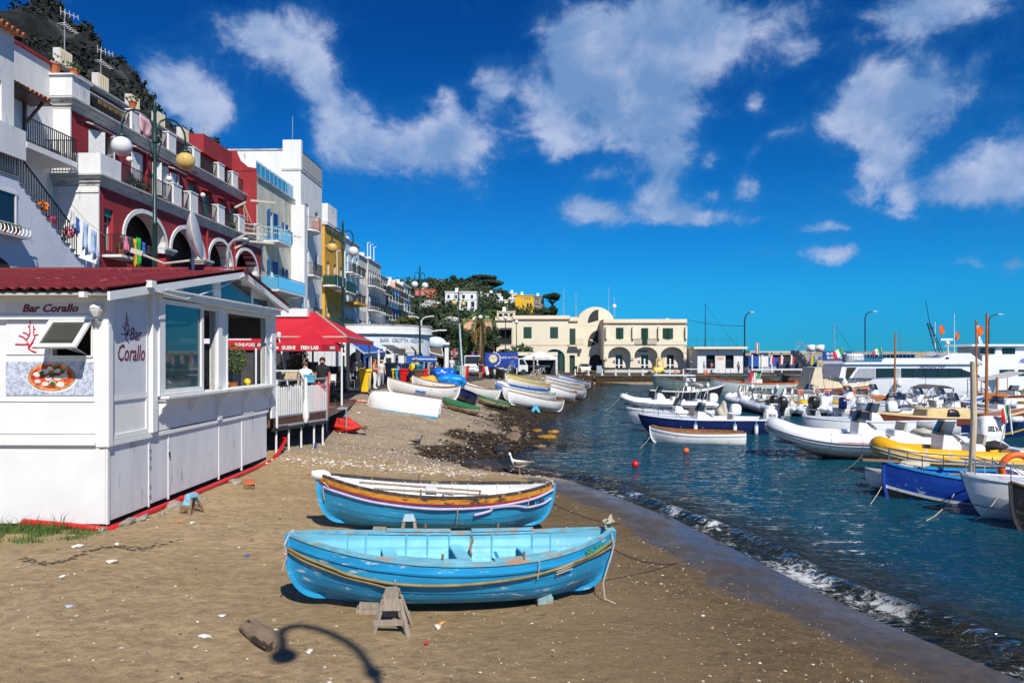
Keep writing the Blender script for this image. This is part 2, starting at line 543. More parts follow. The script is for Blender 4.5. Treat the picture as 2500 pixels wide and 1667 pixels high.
hgt=n.m('ADD',n.m('MULTIPLY',n2,1.1),n.m('MULTIPLY',n3,.45))
hgt=n.m('ADD',hgt,n.m('MULTIPLY',n.ramp(foot.outputs[0],.0,.32),n.m('MULTIPLY',n.ramp(n1,.42,.6),.75)))
hgt=n.m('ADD',hgt,n.m('MULTIPLY',n.noise(co,2.2,3,.5),1.2))
hgt=n.m('ADD',hgt,n.m('MULTIPLY',grain,.12))
hgt=n.m('ADD',hgt,n.m('MULTIPLY',n.m('MULTIPLY',vor2.outputs[0],-1.4),rock_at))
n.t.links.new(hgt,bp.inputs['Height'])
bp.inputs['Strength'].default_value=1.0
n.t.links.new(n.m('MULTIPLY',n.m('SUBTRACT',1,n.m('MULTIPLY',wet,.97)),n.m('SUBTRACT',.06,n.m('MULTIPLY',road_at,.055))),bp.inputs['Distance'])
n.t.links.new(bp.outputs[0],b.inputs['Normal'])
n.n('ShaderNodeOutputMaterial',b.outputs[0])
ground=mb.build('ground',m_,None,True)
tag(ground,'brown sand beach rising to shingle and a dark asphalt promenade',None,None,'structure')
for k_,vals in(('shore',sd),('road',road_a),('rocky',rocky),('damp',dampv)):
 attr(ground.data,k_,vals)
# sea
ys=[]
y=3.0
while y<104:
 ys.append(y)
 y*=1.0068
ys+=[108,115,130,160,220,320,500,900,2000,5000,12000,30000]
cols_=[-3,-2,-1.4,-1.0,-.7,-.45,-.25,-.1,0,.07,.14,.2,.27,.34,.42,.5,.58,.66,.74,.82,.9,1.0,1.1,1.2,1.35,1.5,1.7,1.9,2.1]
rows,dep,sdv,srf=[],[],[],[]
for Y in ys:
 sx=shore_x(Y)
 r_=[]
 half=max(Y*.80,6)
 cc=list(cols_)
 fr=[i/150 for i in range(1,151)]
 for i,c in enumerate(cc+fr):
  if i<len(cc):
   X=sx-.9+c if Y<99 else-Y*2.5+(60+Y*2.5)*i/len(cc)
  else:
   X=(sx+1.2 if Y<99 else 60)+c*max(half-sx,12 if Y<99 else Y*3)
  d=X-sx
  w1=.55+.35*mnoise.noise((X*.35,Y*.35,2))
  amp=(.10+.06*mnoise.noise((X*.6,Y*.6,8)))*(1-smooth(22.5,25,Y))+.03
  cr=amp*math.exp(-((d-w1)/.20)**2)if d<w1 else amp*math.exp(-((d-w1)/.42)**2)
  z=cr+.03*math.exp(-max(d,0))-.02
  ch=.022*smooth(0,2.5,d)
  if Y<110:
   z+=ch*(mnoise.noise((X*.9,Y*1.6,1.3))+.6*mnoise.noise((X*2.4,Y*4.2,5.3)))
  r_.append((X,Y,z))
  srf.append((1-smooth(22.5,25.5,Y))*(.25+.75*smooth(-.35,.3,mnoise.noise((X*.28,Y*.28,6)))))
  dep.append(max(0.0,-height(X,Y,False))if Y<99 else 3.0)
  sdv.append(d if Y<99 else 50.0)
 rows.append(r_)
mb=MB()
mb.grid(rows)
m_=bpy.data.materials.new('sea_water')
m_.use_nodes=True
n=NT(m_.node_tree)
co=n.n('ShaderNodeTexCoord',out=3)
d_at,s_at=A(n,'depth'),A(n,'shore')
dist=n.n('ShaderNodeCameraData',out=2)
deep=n.mix(n.ramp(n.noise(co,.12,4),.3,.7),(.004,.046,.080),(.004,.066,.102))
shal=n.mix(n.ramp(n.noise(co,2.2,5),.35,.7),(.022,.040,.034),(.075,.066,.038))
bodyc=n.mix(n.ramp(d_at,.03,.42),shal,deep)
tr=n.n('ShaderNodeBsdfTransparent',(.72,.82,.78,1))
df=n.n('ShaderNodeBsdfDiffuse',bodyc,0.0)
opac=n.ramp(d_at,-.01,.42,.18,.97)
bp=n.t.nodes.new('ShaderNodeBump')
w1=n.noise(n.vm('MULTIPLY',co,(.50,.92,1)),1.25,3,.5,.7)
w2=n.noise(n.vm('MULTIPLY',co,(.62,1.45,1)),2.3,2,.5,.5)
w3=n.noise(n.vm('MULTIPLY',co,(.8,1.5,1)),6.0,2,.5)
rid=n.m('SUBTRACT',1,n.m('ABSOLUTE',n.m('MULTIPLY_ADD',w2,2.6,-1.3)))
hgt=n.m('ADD',n.m('MULTIPLY',w1,.8),n.m('ADD',n.m('MULTIPLY',rid,.42),n.m('MULTIPLY',w3,.14)))
n.t.links.new(hgt,bp.inputs['Height'])
bp.inputs['Strength'].default_value=1.0
bp.inputs['Distance'].default_value=.24
gl=n.t.nodes.new('ShaderNodeBsdfGlossy')
gl.inputs['Roughness'].default_value=.05
n.t.links.new(bp.outputs[0],gl.inputs['Normal'])
fr=n.t.nodes.new('ShaderNodeFresnel')
fr.inputs[0].default_value=1.333
n.t.links.new(bp.outputs[0],fr.inputs[1])
mx=n.n('ShaderNodeMixShader',opac,tr,df)
mx=n.n('ShaderNodeMixShader',n.m('MULTIPLY',fr.outputs[0],1.0,clamp=True),mx,gl.outputs[0])
fn=n.noise(co,5.5,7,.75,.6)
fl=n.noise(co,.55,3,.5)
band=n.m('MULTIPLY',n.ramp(s_at,-.35,.05),n.ramp(s_at,.62,.30))
foam=n.m('MULTIPLY',n.ramp(n.m('ADD',fn,n.m('MULTIPLY',n.m('SUBTRACT',fl,.5),.9)),.52,.66),n.m('MULTIPLY',band,A(n,'surf')))
fd=n.n('ShaderNodeBsdfDiffuse',(.70,.72,.74,1),.5)
mx=n.n('ShaderNodeMixShader',n.m('MULTIPLY',foam,.85),mx,fd)
n.n('ShaderNodeOutputMaterial',mx)
sea=mb.build('sea',m_,None,True)
tag(sea,'rippled blue green harbour water',None,None,'structure')
attr(sea.data,'depth',dep)
attr(sea.data,'shore',sdv)
attr(sea.data,'surf',srf)
# building helpers
def text(s,size,m_,parent=None,loc=(0,0,0),rot=(PI/2,0,0),name='lettering',shear=0.0,ext=.004,bold=0.0,align='CENTER',sx=1.0,space=1.0):
 cu=bpy.data.curves.new(name,'FONT')
 cu.body,cu.size,cu.extrude,cu.shear,cu.offset=s,size,ext,shear,bold
 cu.align_x,cu.align_y=align,'CENTER'
 cu.resolution_u,cu.space_character=2,space
 tmp=bpy.data.objects.new('tmp_text',cu)
 me=bpy.data.meshes.new_from_object(tmp)
 bpy.data.objects.remove(tmp)
 bpy.data.curves.remove(cu)
 me.materials.clear()
 me.materials.append(m_)
 return inst(name,me,parent,loc,rot,(sx,1,1))
def arch_pts(x0,x1,zs,zc,k=10):
 cx,r=(x0+x1)/2,(x1-x0)/2
 return[(cx-r*math.cos(PI*i/k),zs+(zc-zs)*math.sin(PI*i/k))for i in range(k+1)]
def wall_holes(mb,fn,x0,x1,z0,z1,holes,depth=.25):
 """fn(x, d, z): point on the wall, d = distance behind its face. holes: (xa, xb, za, zb[, z_spring])"""
 xs=sorted(set([x0,x1]+[h[i]for h in holes for i in(0,1)]))
 zs=sorted(set([z0,z1]+[h[i]for h in holes for i in(2,3)]))
 for xa,xb in zip(xs,xs[1:]):
  for za,zb in zip(zs,zs[1:]):
   cx,cz=(xa+xb)/2,(za+zb)/2
   if any(h[0]<cx<h[1]and h[2]<cz<h[3]for h in holes):
    continue
   mb.add([fn(xa,0,za),fn(xb,0,za),fn(xb,0,zb),fn(xa,0,zb)],[(0,1,2,3)])
 for h in holes:
  xa,xb,za,zb=h[:4]
  if len(h)>4:
   pts=arch_pts(xa,xb,h[4],zb)
   half=len(pts)//2
   for lo,hi,cx in((0,half,xa),(half,len(pts)-1,xb)):
    for i in range(lo,hi):
     mb.add([fn(cx,0,zb),fn(*[pts[i][0],0,pts[i][1]]),fn(*[pts[i+1][0],0,pts[i+1][1]])],[(0,1,2)])
   loop=[(xa,za)]+pts+[(xb,za)]
  else:
   loop=[(xa,za),(xa,zb),(xb,zb),(xb,za)]
  for a,b in zip(loop,loop[1:]+loop[:1]):
   mb.add([fn(a[0],0,a[1]),fn(b[0],0,b[1]),fn(b[0],depth,b[1]),fn(a[0],depth,a[1])],[(0,1,2,3)])
MC={}
def cached(key,make):
 if key not in MC:
  MC[key]=make()
 return MC[key]
def window(parent,loc,w,h,rz=0.0,fm=None,bars=1,rail=True):
 """window in a wall whose outward side is local -Y; loc = middle of the sill at the pane's plane"""
 fm=fm or white
 def mk():
  mb=MB()
  t=.06
  mb.box(-w/2,-w/2+t,-.04,.04,0,h)
  mb.box(w/2-t,w/2,-.04,.04,0,h)
  mb.box(-w/2+t,w/2-t,-.04,.04,0,t)
  mb.box(-w/2+t,w/2-t,-.04,.04,h-t,h)
  for i in range(bars):
   x_=-w/2+w*(i+1)/(bars+1)
   mb.box(x_-.035,x_+.035,-.05,.03,t,h-t)
  if rail:
   mb.box(-w/2+t,w/2-t,-.03,.02,h*.66,h*.66+.04)
  return mb.mesh('window',fm)
 wn=inst('window',cached(('wf',w,h,fm.name,bars,rail),mk),parent,loc,(0,0,rz))
 def mp():
  mb=MB()
  mb.box(-w/2+.05,w/2-.05,.005,.012,.05,h-.05)
  return mb.mesh('pane',pane_m)
 inst('pane',cached(('wp',w,h),mp),wn)
 return wn
def shutter_mesh(w,h,m_):
 def mk():
  mb=MB()
  t=.07
  mb.box(-w/2,-w/2+t,-.02,.02,0,h)
  mb.box(w/2-t,w/2,-.02,.02,0,h)
  for z in(0,h*.48,h-t):
   mb.box(-w/2+t,w/2-t,-.02,.02,z,z+t)
  k=max(5,int(h/.11))
  for i in range(k):
   z=.08+(h-.2)*i/k
   mb.cbox((0,0,z+.05),(w-2*t,.012,.09),Euler((math.radians(38),0,0)))
  mb.box(-w/2+t,w/2-t,.012,.018,t,h-t)
  return mb.mesh('shutter',m_)
 return cached(('sh',w,h,m_.name),mk)
def shutters(parent,loc,w,h,rz,m_,a=(.15,.15),sides=(1,1)):
 """a pair of leaves hinged on the jambs; a = angle each leaf is swung from flat against the wall"""
 for s,on_,an in((-1,sides[0],a[0]),(1,sides[1],a[1])):
  if on_:
   me=shutter_mesh(w/2,h,m_)
   hx=s*w/2
   c,sn=math.cos(an),math.sin(an)
   off=Vector((hx+s*w/4*c,-.05-w/4*sn,0))
   off.rotate(Euler((0,0,rz)))
   inst('shutter',me,parent,Vector(loc)+off,(0,0,rz-s*an))
def railing(parent,pts,h=1.0,m_=None,step=.13,name='railing',r=.012):
 mb=MB()
 pts=[Vector(p)for p in pts]
 for a,b in zip(pts,pts[1:]):
  L=(b-a).length
  k=max(1,int(L/step))
  for i in range(k+1):
   p=a.lerp(b,i/k)
   mb.beam(p,p+Vector((0,0,h)),r*2,r*2)
  mb.beam(a+Vector((0,0,h)),b+Vector((0,0,h)),.05,.035)
  mb.beam(a+Vector((0,0,.09)),b+Vector((0,0,.09)),.03,.03)
 return mb.build(name,m_ or iron,parent)
def leafy(name,parent,blobs,n,size,m_,seed=0,flat=.6):
 """foliage made of many leaf-sized faces spread through overlapping clumps: blobs (x, y, z, rx, ry, rz)"""
 rr=random.Random(seed)
 vs,fs=[],[]
 ws=[b[3]*b[4]*b[5]for b in blobs]
 for _ in range(n):
  b=rr.choices(blobs,ws)[0]
  th,cz=rr.uniform(0,2*PI),rr.uniform(-1,1)
  q=math.sqrt(1-cz*cz)
  k=rr.uniform(.45,1.0)**.5
  d=Vector((q*math.cos(th),q*math.sin(th),cz))
  p=Vector((b[0]+d.x*b[3]*k,b[1]+d.y*b[4]*k,b[2]+d.z*b[5]*k))
  nn=(d+Vector((rr.gauss(0,.6),rr.gauss(0,.6),rr.gauss(.3,.6)))).normalized()
  t=nn.orthogonal().normalized()
  t.rotate(Matrix.Rotation(rr.uniform(0,6.28),3,nn))
  u2=nn.cross(t)
  s_=size*rr.uniform(.55,1.3)
  o=len(vs)
  vs+=[p-t*s_,p+u2*s_*flat,p+t*s_,p-u2*s_*flat]
  fs.append((o,o+1,o+2,o+3))
 me=bpy.data.meshes.new(name)
 me.from_pydata([tuple(v)for v in vs],[],fs)
 me.materials.append(m_)
 return inst(name,me,parent)
leaf_dark=mat('dark_foliage',(.028,.052,.016),.75,.35,.5,island=.6)
leaf_pine=mat('pine_needles',(.020,.042,.012),.8,.35,.3,island=.6)
leaf_olive=mat('olive_foliage',(.075,.088,.020),.75,.3,.4,island=.5)
leaf_light=mat('light_foliage',(.075,.13,.022),.7,.3,.5,island=.5)
flower_m=mat('flowers',(.55,.03,.10),.7,.3,6,island=.5)
orange_fl=mat('orange_flowers',(.75,.20,.01),.7,.3,6,island=.4)
white_fl=mat('white_blossom',(.62,.60,.58),.7,.1,6,island=.3)
ANG=-math.atan(.028)
SY=math.cos(ANG)
teal=mat('teal_blind',(.02,.20,.17),.6,.1,5)
blue_sh=mat('blue_shutter_paint',(.02,.16,.42),.5,.1,5)
green_sh=mat('green_shutter_paint',(.012,.055,.035),.5,.1,5)
white_sh=mat('white_shutter_paint',(.70,.70,.68),.5,.05,5)
brown_sh=mat('brown_shutter_paint',(.10,.045,.03),.6,.1,5)
roof_tile=mat('roof_tile',(.42,.14,.05),.85,.25,3,.01,20,island=.35)
def house(name,label,x,y,L,D,z0,z1,wm,group=None):
 """empty on the street frame at facade plane x, from y to y+L, D deep"""
 p=Vector((x,y-.57,0))
 p.rotate(Euler((0,0,ANG)))
 t=thing(name,label,'building',(p.x,p.y,z0),ANG,group)
 return t
def face_x(x=0.0):
 return lambda a,d,z:(x-d,a,z)
def face_y(y=0.0):
 return lambda a,d,z:(a,y+d,z)
def facade(t,wm,L,D,H,holes,x=0.0,depth=.22,back=True,name='wall',end_holes=(),y0=0.0,z0=0.0,roof=True):
 mb=MB()
 wall_holes(mb,face_x(x),y0,y0+L,z0,H,holes,depth)
 wall_holes(mb,face_y(y0),x-D,x,z0,H,end_holes,depth)
 mb.add([(x-D,y0+L,z0),(x,y0+L,z0),(x,y0+L,H),(x-D,y0+L,H)],[(0,1,2,3)])
 mb.add([(x-D,y0,z0),(x-D,y0+L,z0),(x-D,y0+L,H),(x-D,y0,H)],[(0,1,2,3)])
 if roof:
  mb.add([(x-D,y0,H),(x,y0,H),(x,y0+L,H),(x-D,y0+L,H)],[(0,1,2,3)])
 w=mb.build(name,wm,t)
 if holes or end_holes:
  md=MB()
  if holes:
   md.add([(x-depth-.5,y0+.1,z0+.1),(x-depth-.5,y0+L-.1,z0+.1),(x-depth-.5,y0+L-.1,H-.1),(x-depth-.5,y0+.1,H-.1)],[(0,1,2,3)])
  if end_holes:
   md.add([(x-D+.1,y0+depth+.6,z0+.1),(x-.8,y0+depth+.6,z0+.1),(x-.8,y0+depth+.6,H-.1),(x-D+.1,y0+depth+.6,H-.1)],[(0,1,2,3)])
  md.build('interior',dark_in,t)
 return w
def cornice(t,L,x,z,prof,m_,y0=0.0,end=None,name='cornice'):
 """moulding along the facade; prof: (outward, up) points; end = length returned along the -Y end wall"""
 mb=MB()
 n_=len(prof)
 vs,fs=[],[]
 for o,u_ in prof:
  vs.append((x+o,y0-(o if end else 0),z+u_))
 for o,u_ in prof:
  vs.append((x+o,y0+L,z+u_))
 if end:
  for o,u_ in prof:
   vs.append((x-end,y0-o,z+u_))
 for i in range(n_-1):
  fs.append((i,i+1,n_+i+1,n_+i))
  if end:
   fs.append((i,i+1,2*n_+i+1,2*n_+i))
 fs.append(tuple(range(n_,2*n_)))
 if end:
  fs.append(tuple(range(2*n_,3*n_)))
 mb.add(vs,fs)
 return mb.build(name,m_,t)
CORN=[(0,0),(.06,0),(.06,.10),(.14,.16),(.14,.24),(.26,.34),(.26,.40),(.34,.44),(.34,.52),(0,.56)]
CORN_S=[(0,0),(.08,0),(.08,.08),(.16,.14),(.16,.22),(0,.25)]
# red arcaded house
z0=2.0
P_LO,P_UP,P_TOP=-20.6,-21.98,-23.3
t=house('red_house','crimson arcaded house with white balcony terraces and shuttered windows',P_LO,35.0,21.0,12,z0,0,wall_red)
ARCH=[(2.2,6.4),(7.0,11.2),(11.9,15.5),(16.1,20.2)]
holes=[(a,b,6.6,9.46-.012*i,7.93)for i,(a,b)in enumerate(ARCH)]+[(.45,1.25,7.0,9.0)]
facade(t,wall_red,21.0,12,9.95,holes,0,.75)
for(a,b)in ARCH:
 mb=MB()
 k=14
 cx,r=(a+b)/2,(b-a)/2
 out=[(cx-(r+.2)*math.cos(PI*i/k),7.93+(9.46-7.93+.2)*math.sin(PI*i/k))for i in range(k+1)]
 inn=[(cx-(r-.02)*math.cos(PI*i/k),7.93+(9.43-7.93)*math.sin(PI*i/k))for i in range(k+1)]
 for i in range(k):
  for d0,d1 in((.07,.0),):
   q=[inn[i],inn[i+1],out[i+1],out[i]]
   mb.add([(d0,p[0],p[1])for p in q]+[(d1,p[0],p[1])for p in q],[(0,1,2,3),(3,2,6,7),(1,0,4,5)])
   mb.add([(.07,inn[i][0],inn[i][1]),(.07,inn[i+1][0],inn[i+1][1]),(-.74,inn[i+1][0],inn[i+1][1]),(-.74,inn[i][0],inn[i][1])],[(0,1,2,3)])
 mb.build('arch_moulding',wall_white,t)
 for s_ in(a,b):
  mb=MB()
  mb.box(-.72,.10,s_-.22,s_+.22,7.60,7.70)
  mb.box(-.72,.16,s_-.28,s_+.28,7.703,7.80)
  mb.box(-.72,.22,s_-.34,s_+.34,7.803,7.925)
  mb.build('capital',trim_grey,t)
mb=MB()
mb.box(-3.0,.04,-.06,.03,0,9.93)
mb.build('end_wall',wall_white,t)
mb=MB()
mb.box(-2.2,.05,-.11,-.062,9.62,9.72)
mb.build('string_course',wall_white,t)
cornice(t,21.0,0.02,9.95,CORN,trim_grey,0,3.2)
window(t,(-.3,.85,7.0),.8,2.0,PI/2,white)
mb=MB();mb.box(-.16,-.10,.45,1.25,8.65,9.0);mb.build('roller_blind',teal,t)
mb=MB();mb.box(.0,.95,.3,2.1,6.62,6.74);mb.build('balcony_slab',white,t)
railing(t,[(.0,.3,6.74),(.92,.3,6.74),(.92,2.1,6.74)],.95)
ZU=10.5
ux=P_UP-P_LO
UW=[(1.4,3.0,11.2,13.1),(5.3,6.4,10.52,13.1),(7.5,8.5,11.2,13.1),(9.6,10.7,10.52,13.0),(12.0,13.0,10.9,12.9),(14.2,15.2,10.52,12.7),(16.6,17.6,10.52,12.7),(18.6,19.6,10.9,12.7)]
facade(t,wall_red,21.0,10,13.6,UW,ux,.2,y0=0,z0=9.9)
for i,(a,b,c,d)in enumerate(UW):
 h_=d-c
 if i in(0,1,2,3):
  window(t,(ux-.16,(a+b)/2,c),b-a,h_,PI/2,white_sh,1)
  an=((2.6,2.2),(2.95,2.95),(2.3,.4),(2.95,2.8))[i]
  shutters(t,(ux+.0,(a+b)/2,c),b-a,h_,PI/2,white_sh,an)
 else:
  mb=MB();mb.box(ux-.12,ux-.06,a,b,c,d)
  mb.build('roller_blind',teal,t)
 mb=MB()
 mb.cbox((ux+.22,(a+b)/2,d+.22),(.50,b-a+.5,.06),Euler((0,math.radians(18),0)))
 mb.build('hood',trim_grey if i<4 else wall_red,t)
mb=MB()
mb.box(ux-2.2,ux+.05,-.05,.04,ZU,13.6)
mb.build('end_wall',wall_white,t)
cornice(t,21.0,ux+.02,13.6,CORN,trim_grey,0,2.4)
mb=MB();mb.box(-2.35,.25,-.25,.2,ZU,11.45);mb.box(-.02,.25,.2,1.5,ZU,11.45)
mb.build('parapet',wall_white,t)
piers=[(6.9,.7),(9.0,.12),(12.9,.5),(16.3,.5),(19.9,.55)]
for yy,w_ in piers:
 mb=MB();mb.box(-.2,.22,yy,yy+.95,ZU,11.65);mb.box(-.24,.26,yy-.04,yy+.99,11.653,11.72)
 mb.build('parapet',wall_white,t)
prev=1.5
for yy,w_ in piers+[(21.0,0)]:
 railing(t,[(.12,prev+.02,ZU),(.12,yy-.04,ZU)],1.0,iron,.12)
 prev=yy+.99
tx=P_TOP-P_LO
facade(t,wall_red,19.0,9,16.0,[(3.0,5.6,14.2,15.7),(7.2,8.6,14.2,15.7),(10.5,11.6,14.2,15.7),(13.2,14.4,14.2,15.7),(16.0,17.2,14.2,15.7)],tx,.2,y0=1.0,z0=13.5)
cornice(t,19.2,tx+.02,16.0,CORN_S,trim_grey,.9,3)
mb=MB();mb.box(ux-1.1,ux+.3,-.3,1.1,14.16,15.1);mb.box(ux-1.2,ux+.4,-.4,1.2,15.1,15.17)
mb.build('parapet',wall_white,t)
for yy in(5.2,9.3,12.6,16.4,18.8):
 mb=MB();mb.box(ux-.3,ux+.12,yy,yy+.9,14.16,15.3);mb.box(ux-.34,ux+.16,yy-.04,yy+.94,15.303,15.37)
 mb.build('parapet',wall_white,t)
prev=1.3
for yy in(5.2,9.3,12.6,16.4,18.8,21.0):
 railing(t,[(ux,prev,14.16),(ux,yy-.05,14.16)],1.0,iron,.12)
 prev=yy+.95
for yy in(1.2,4.4,7.6,10.6,13.8):
 mb=MB();mb.box(tx-.3,tx+.05,yy,yy+1.0,16.26,17.05);mb.build('chimney',wall_grey,t)
 mb=MB()
 for i in range(6):
  mb.box(tx+.055,tx+.09,yy+.05+.16*i,yy+.12+.16*i,16.3,17.05)
 mb.build('slat_panel',wall_cream,t)
mb=MB();mb.box(tx-2.2,tx-2.0,2.4,17.5,16.3,17.3);mb.build('terrace_wall',brown_sh,t)
for yy,za,zb in((6.75,ZU,13.5),(11.5,6.7,9.9),(15.8,6.7,9.9)):
 mb=MB();x_=(ux if za==ZU else 0)+.09
 mb.tube([(x_,yy,za),(x_,yy,zb)],.07,7)
 mb.build('downpipe',red_paint if za==ZU else wall_red,t)
for yy in(4.6,8.95,13.4):
 mb=MB();mb.tube([(ux,yy,12.35),(ux+.28,yy,12.35)],.03,6);mb.build('lamp_bracket',iron,t)
 mb=MB();mb.ball((ux+.32,yy,12.42),.17);mb.build('wall_lamp',white2,t,True)
mb=MB();mb.box(ux-9,ux-.7,15.8,20.6,15.9,17.2);mb.build('roof_block',wall_red,t)
def yagi(mb,c,d,L=1.1,n_=9,el=.45,up=(0,0,1)):
 c,d=Vector(c),Vector(d).normalized()
 sd_=d.cross(Vector(up)).normalized()
 mb.beam(c,c+d*L,.025)
 for i in range(n_):
  p=c+d*(L*i/(n_-1))
  w_=el*(1-.45*i/n_)
  mb.beam(p-sd_*w_/2,p+sd_*w_/2,.016)
def pots(parent_list,pts,label,seed=0,group='flower pots on the terraces',fm=None,s_=.22):
 for i,p in enumerate(pts):
  t2=thing('flower_pot',label[i]if isinstance(label,(list,tuple))else label,'flower pot',p,0,group)
  mb=MB();mb.lathe([(s_*.6,0),(s_*.9,s_*1.5),(s_,s_*1.5),(s_,s_*1.75),(s_*.85,s_*1.75),(s_*.8,s_*1.4)],10)
  mb.build('pot',terracotta,t2)
  leafy('foliage',t2,[(0,0,s_*2.3,s_*1.5,s_*1.5,s_*1.1)],60,.09,fm[i%len(fm)]if fm else plant_m,seed+i)
def sw(x,y,z):
 p=Vector((x,y-.57,z))
 p.rotate(Euler((0,0,ANG)))
 return p
pots(None,[sw(P_UP+.05,40.4,17.42)],'lone terracotta pot on the white terrace pier of the red house',3)
pots(None,[sw(P_UP-.7,34.95,17.2)],'wide terracotta bowl on the white corner parapet',5,s_=.3)
pots(None,[sw(P_UP-.1,35.5,17.2)],'smaller terracotta bowl at the edge of the corner parapet',6,s_=.26)
pots(None,[sw(P_LO+.35,36.4,8.76)],'terracotta pot among the washing on the red balcony',8,s_=.2)
for i,(yy,lab)in enumerate(((38.2,'leafy plant trailing under the corner shutter of the red house'),(39.2,'low dry plant beside the first terrace railing'),(48.6,'red flowering plants on the ledge behind the dish'),(50.6,'small green plant beside the arcade balcony pier'))):
 p=sw(P_LO-.1,yy,12.6)
 b=leafy('potted_plant',None,[(0,0,.25,.3,.55,.3)],130,.10,plant_m,40+i)
 b.location=p
 tag(b,lab,'plant','plants on the red terraces')
t2=thing('terrace_awning','rolled green striped awning with scalloped edge above the red terrace','awning',sw(P_TOP,37.6,17.7),ANG)
mb=MB();mb.tube([(0,0,0),(0,4.2,0)],.1,8);mb.build('roller',white,t2)
mb=MB();mb.add([(0,0,-.02),(0,4.2,-.02),(1.1,4.2,-.7),(1.1,0,-.7)],[(0,1,2,3)]);mb.build('cloth',green_sh,t2)
mb=MB()
for i in range(26):
 mb.add([(1.1,.16*i,-.7),(1.1,.16*i+.15,-.7),(1.1,.16*i+.12,-.92),(1.1,.16*i+.03,-.92)],[(0,1,2,3)])
mb.build('valance',wall_yellow,t2)
for i,(yy,dz,lab)in enumerate(((36.8,2.1,'looped television aerial on the first roof chimney'),(39.9,1.5,'long armed television aerial on the second roof chimney'),(52.4,1.2,'thin television aerial near the far end of the red roof'))):
 t2=thing('roof_aerial',lab,'aerial',sw(P_TOP-.1,yy,19.03),ANG,'aerials on the red house roof')
 mb=MB();mb.tube([(0,0,0),(0,0,dz)],.025,5);mb.build('mast',alu,t2)
 mb=MB();yagi(mb,(0,-.3,dz-.15),(.3,1,.1),1.0,5,.4,(1,0,0));yagi(mb,(0,-.2,dz-.7),(.2,1,-.15),.9,7,.5);mb.build('antenna',white,t2)
# white stepped house at the left edge
t=house('white_house','tall white plastered house with outside stairs and tiled eaves',0,20.0,10.0,8,2.0,0,wall_white)
xa,xb=-21.1,-22.75
facade(t,wall_white,10.0,8,14.9,[(8.2,9.3,11.0,12.8),(4.0,5.2,11.0,12.8)],xa,.2)
for yy in(8.75,4.6):
 window(t,(xa-.15,yy,11.0),1.1,1.8,PI/2,alu,1,False)
mb=MB();mb.box(xa,xa+.5,7.3,10.0,9.8,11.0);mb.build('oriel',wall_white,t)
mb=MB()
for i in range(34):
 yy=.15+i*.3
 mb.tube([(xa-.5,yy,15.25),(xa+.42,yy,14.92)],.115,7)
o=mb.build('roof',roof_tile,t)
o['label']='row of orange barrel tiles along the eave'
facade(t,wall_white,5.3,6,15.6,[(.6,1.6,10.9,13.0)],xb,.2,y0=10.0)
mb=MB();mb.box(xb-.25,xb+.12,10.0,15.2,15.6,15.72);mb.build('coping',wall_red,t)
window(t,(xb-.15,11.1,10.9),1.0,2.1,PI/2,alu)
mb=MB();mb.box(xb-.7,xb-.1,10.6,11.5,15.73,16.7);mb.build('chimney',wall_grey,t)
mb=MB()
for i in range(11):
 mb.tube([(xb,10.35+i*.28,13.75),(xb+1.0,10.35+i*.28,13.35)],.12,7)
mb.build('porch_roof',roof_tile,t)
mb=MB();mb.box(xb,xb+1.0,10.3,13.4,13.18,13.26);mb.beam((xb+.05,12.9,12.2),(xb+.9,12.9,13.2),.1);mb.beam((xb+.06,12.9,11.9),(xb+.06,12.9,13.2),.12)
mb.build('porch_bracket',wood_dark,t)
mb=MB();mb.box(xb,xb+1.5,11.0,14.4,10.65,10.9);mb.build('balcony_slab',wall_white,t)
railing(t,[(xb+1.45,11.0,10.9),(xb+1.45,14.4,10.9),(xb,14.4,10.9)],1.05,iron,.14,r=.015)
xs_=-20.62
n_st=12
prof=[(9.5,0),(9.5,9.0)]
yy,zz=9.6,9.0
prof.append((yy,zz))
for i in range(n_st):
 zz-=.215
 prof.append((yy,zz))
 yy+=.325
 prof.append((yy,zz))
prof+=[(yy+.01,6.35),(15.2,6.2),(15.2,0)]
mb=MB()
mb.prism([(0,0),(0,9.0)]+prof[1:],lambda a,b_,d:(xs_-d,a,b_),0,1.5)
o=fixn(mb.build('stair_wall',mat('shade_tinted_plaster',(.60,.64,.70),.85,.07,.6,.01,12,stain=((.45,.48,.52),.15,.6)),t))  # blue shade on this side wall is put into the white plaster colour
mb=MB()
zz,yy=9.0,9.6
mb.box(xs_-1.4,xs_+.05,2.0,9.6,9.003,9.06)
for i in range(n_st):
 zz-=.215
 mb.box(xs_-1.4,xs_+.05,yy,yy+.36,zz+.003,zz+.045)
 yy+=.325
mb.build('stair_tread',mat('stair_slate',(.20,.19,.18),.8,.15,4),t)
railing(t,[(xs_-.1,2.5,9.05),(xs_-.1,9.6,9.05)],1.05,iron,.14,r=.015)
mb=MB()
for i in range(25):
 p=Vector((xs_-.1,9.7+3.8*i/24,9.0-2.5*i/24))
 mb.beam(p,p+Vector((0,0,1.0)),.03)
mb.beam((xs_-.1,9.65,10.05),(xs_-.1,13.55,7.5),.05)
mb.build('stair_railing',iron,t)
mb=MB();mb.box(xs_-.02,xs_+.012,6.9,9.35,6.85,8.3);mb.build('window_recess',pane_m,t)
mb=MB()
for y_ in(6.82,8.1,9.35):
 mb.box(xs_,xs_+.05,y_,y_+.09,6.8,8.38)
mb.box(xs_,xs_+.06,6.8,9.46,8.3,8.42)
mb.build('window_frame',white,t)
mb=MB();mb.box(xs_,xs_+.42,6.6,9.7,6.55,6.62)
mb.build('window_shelf',wall_white,t)
mb=MB()
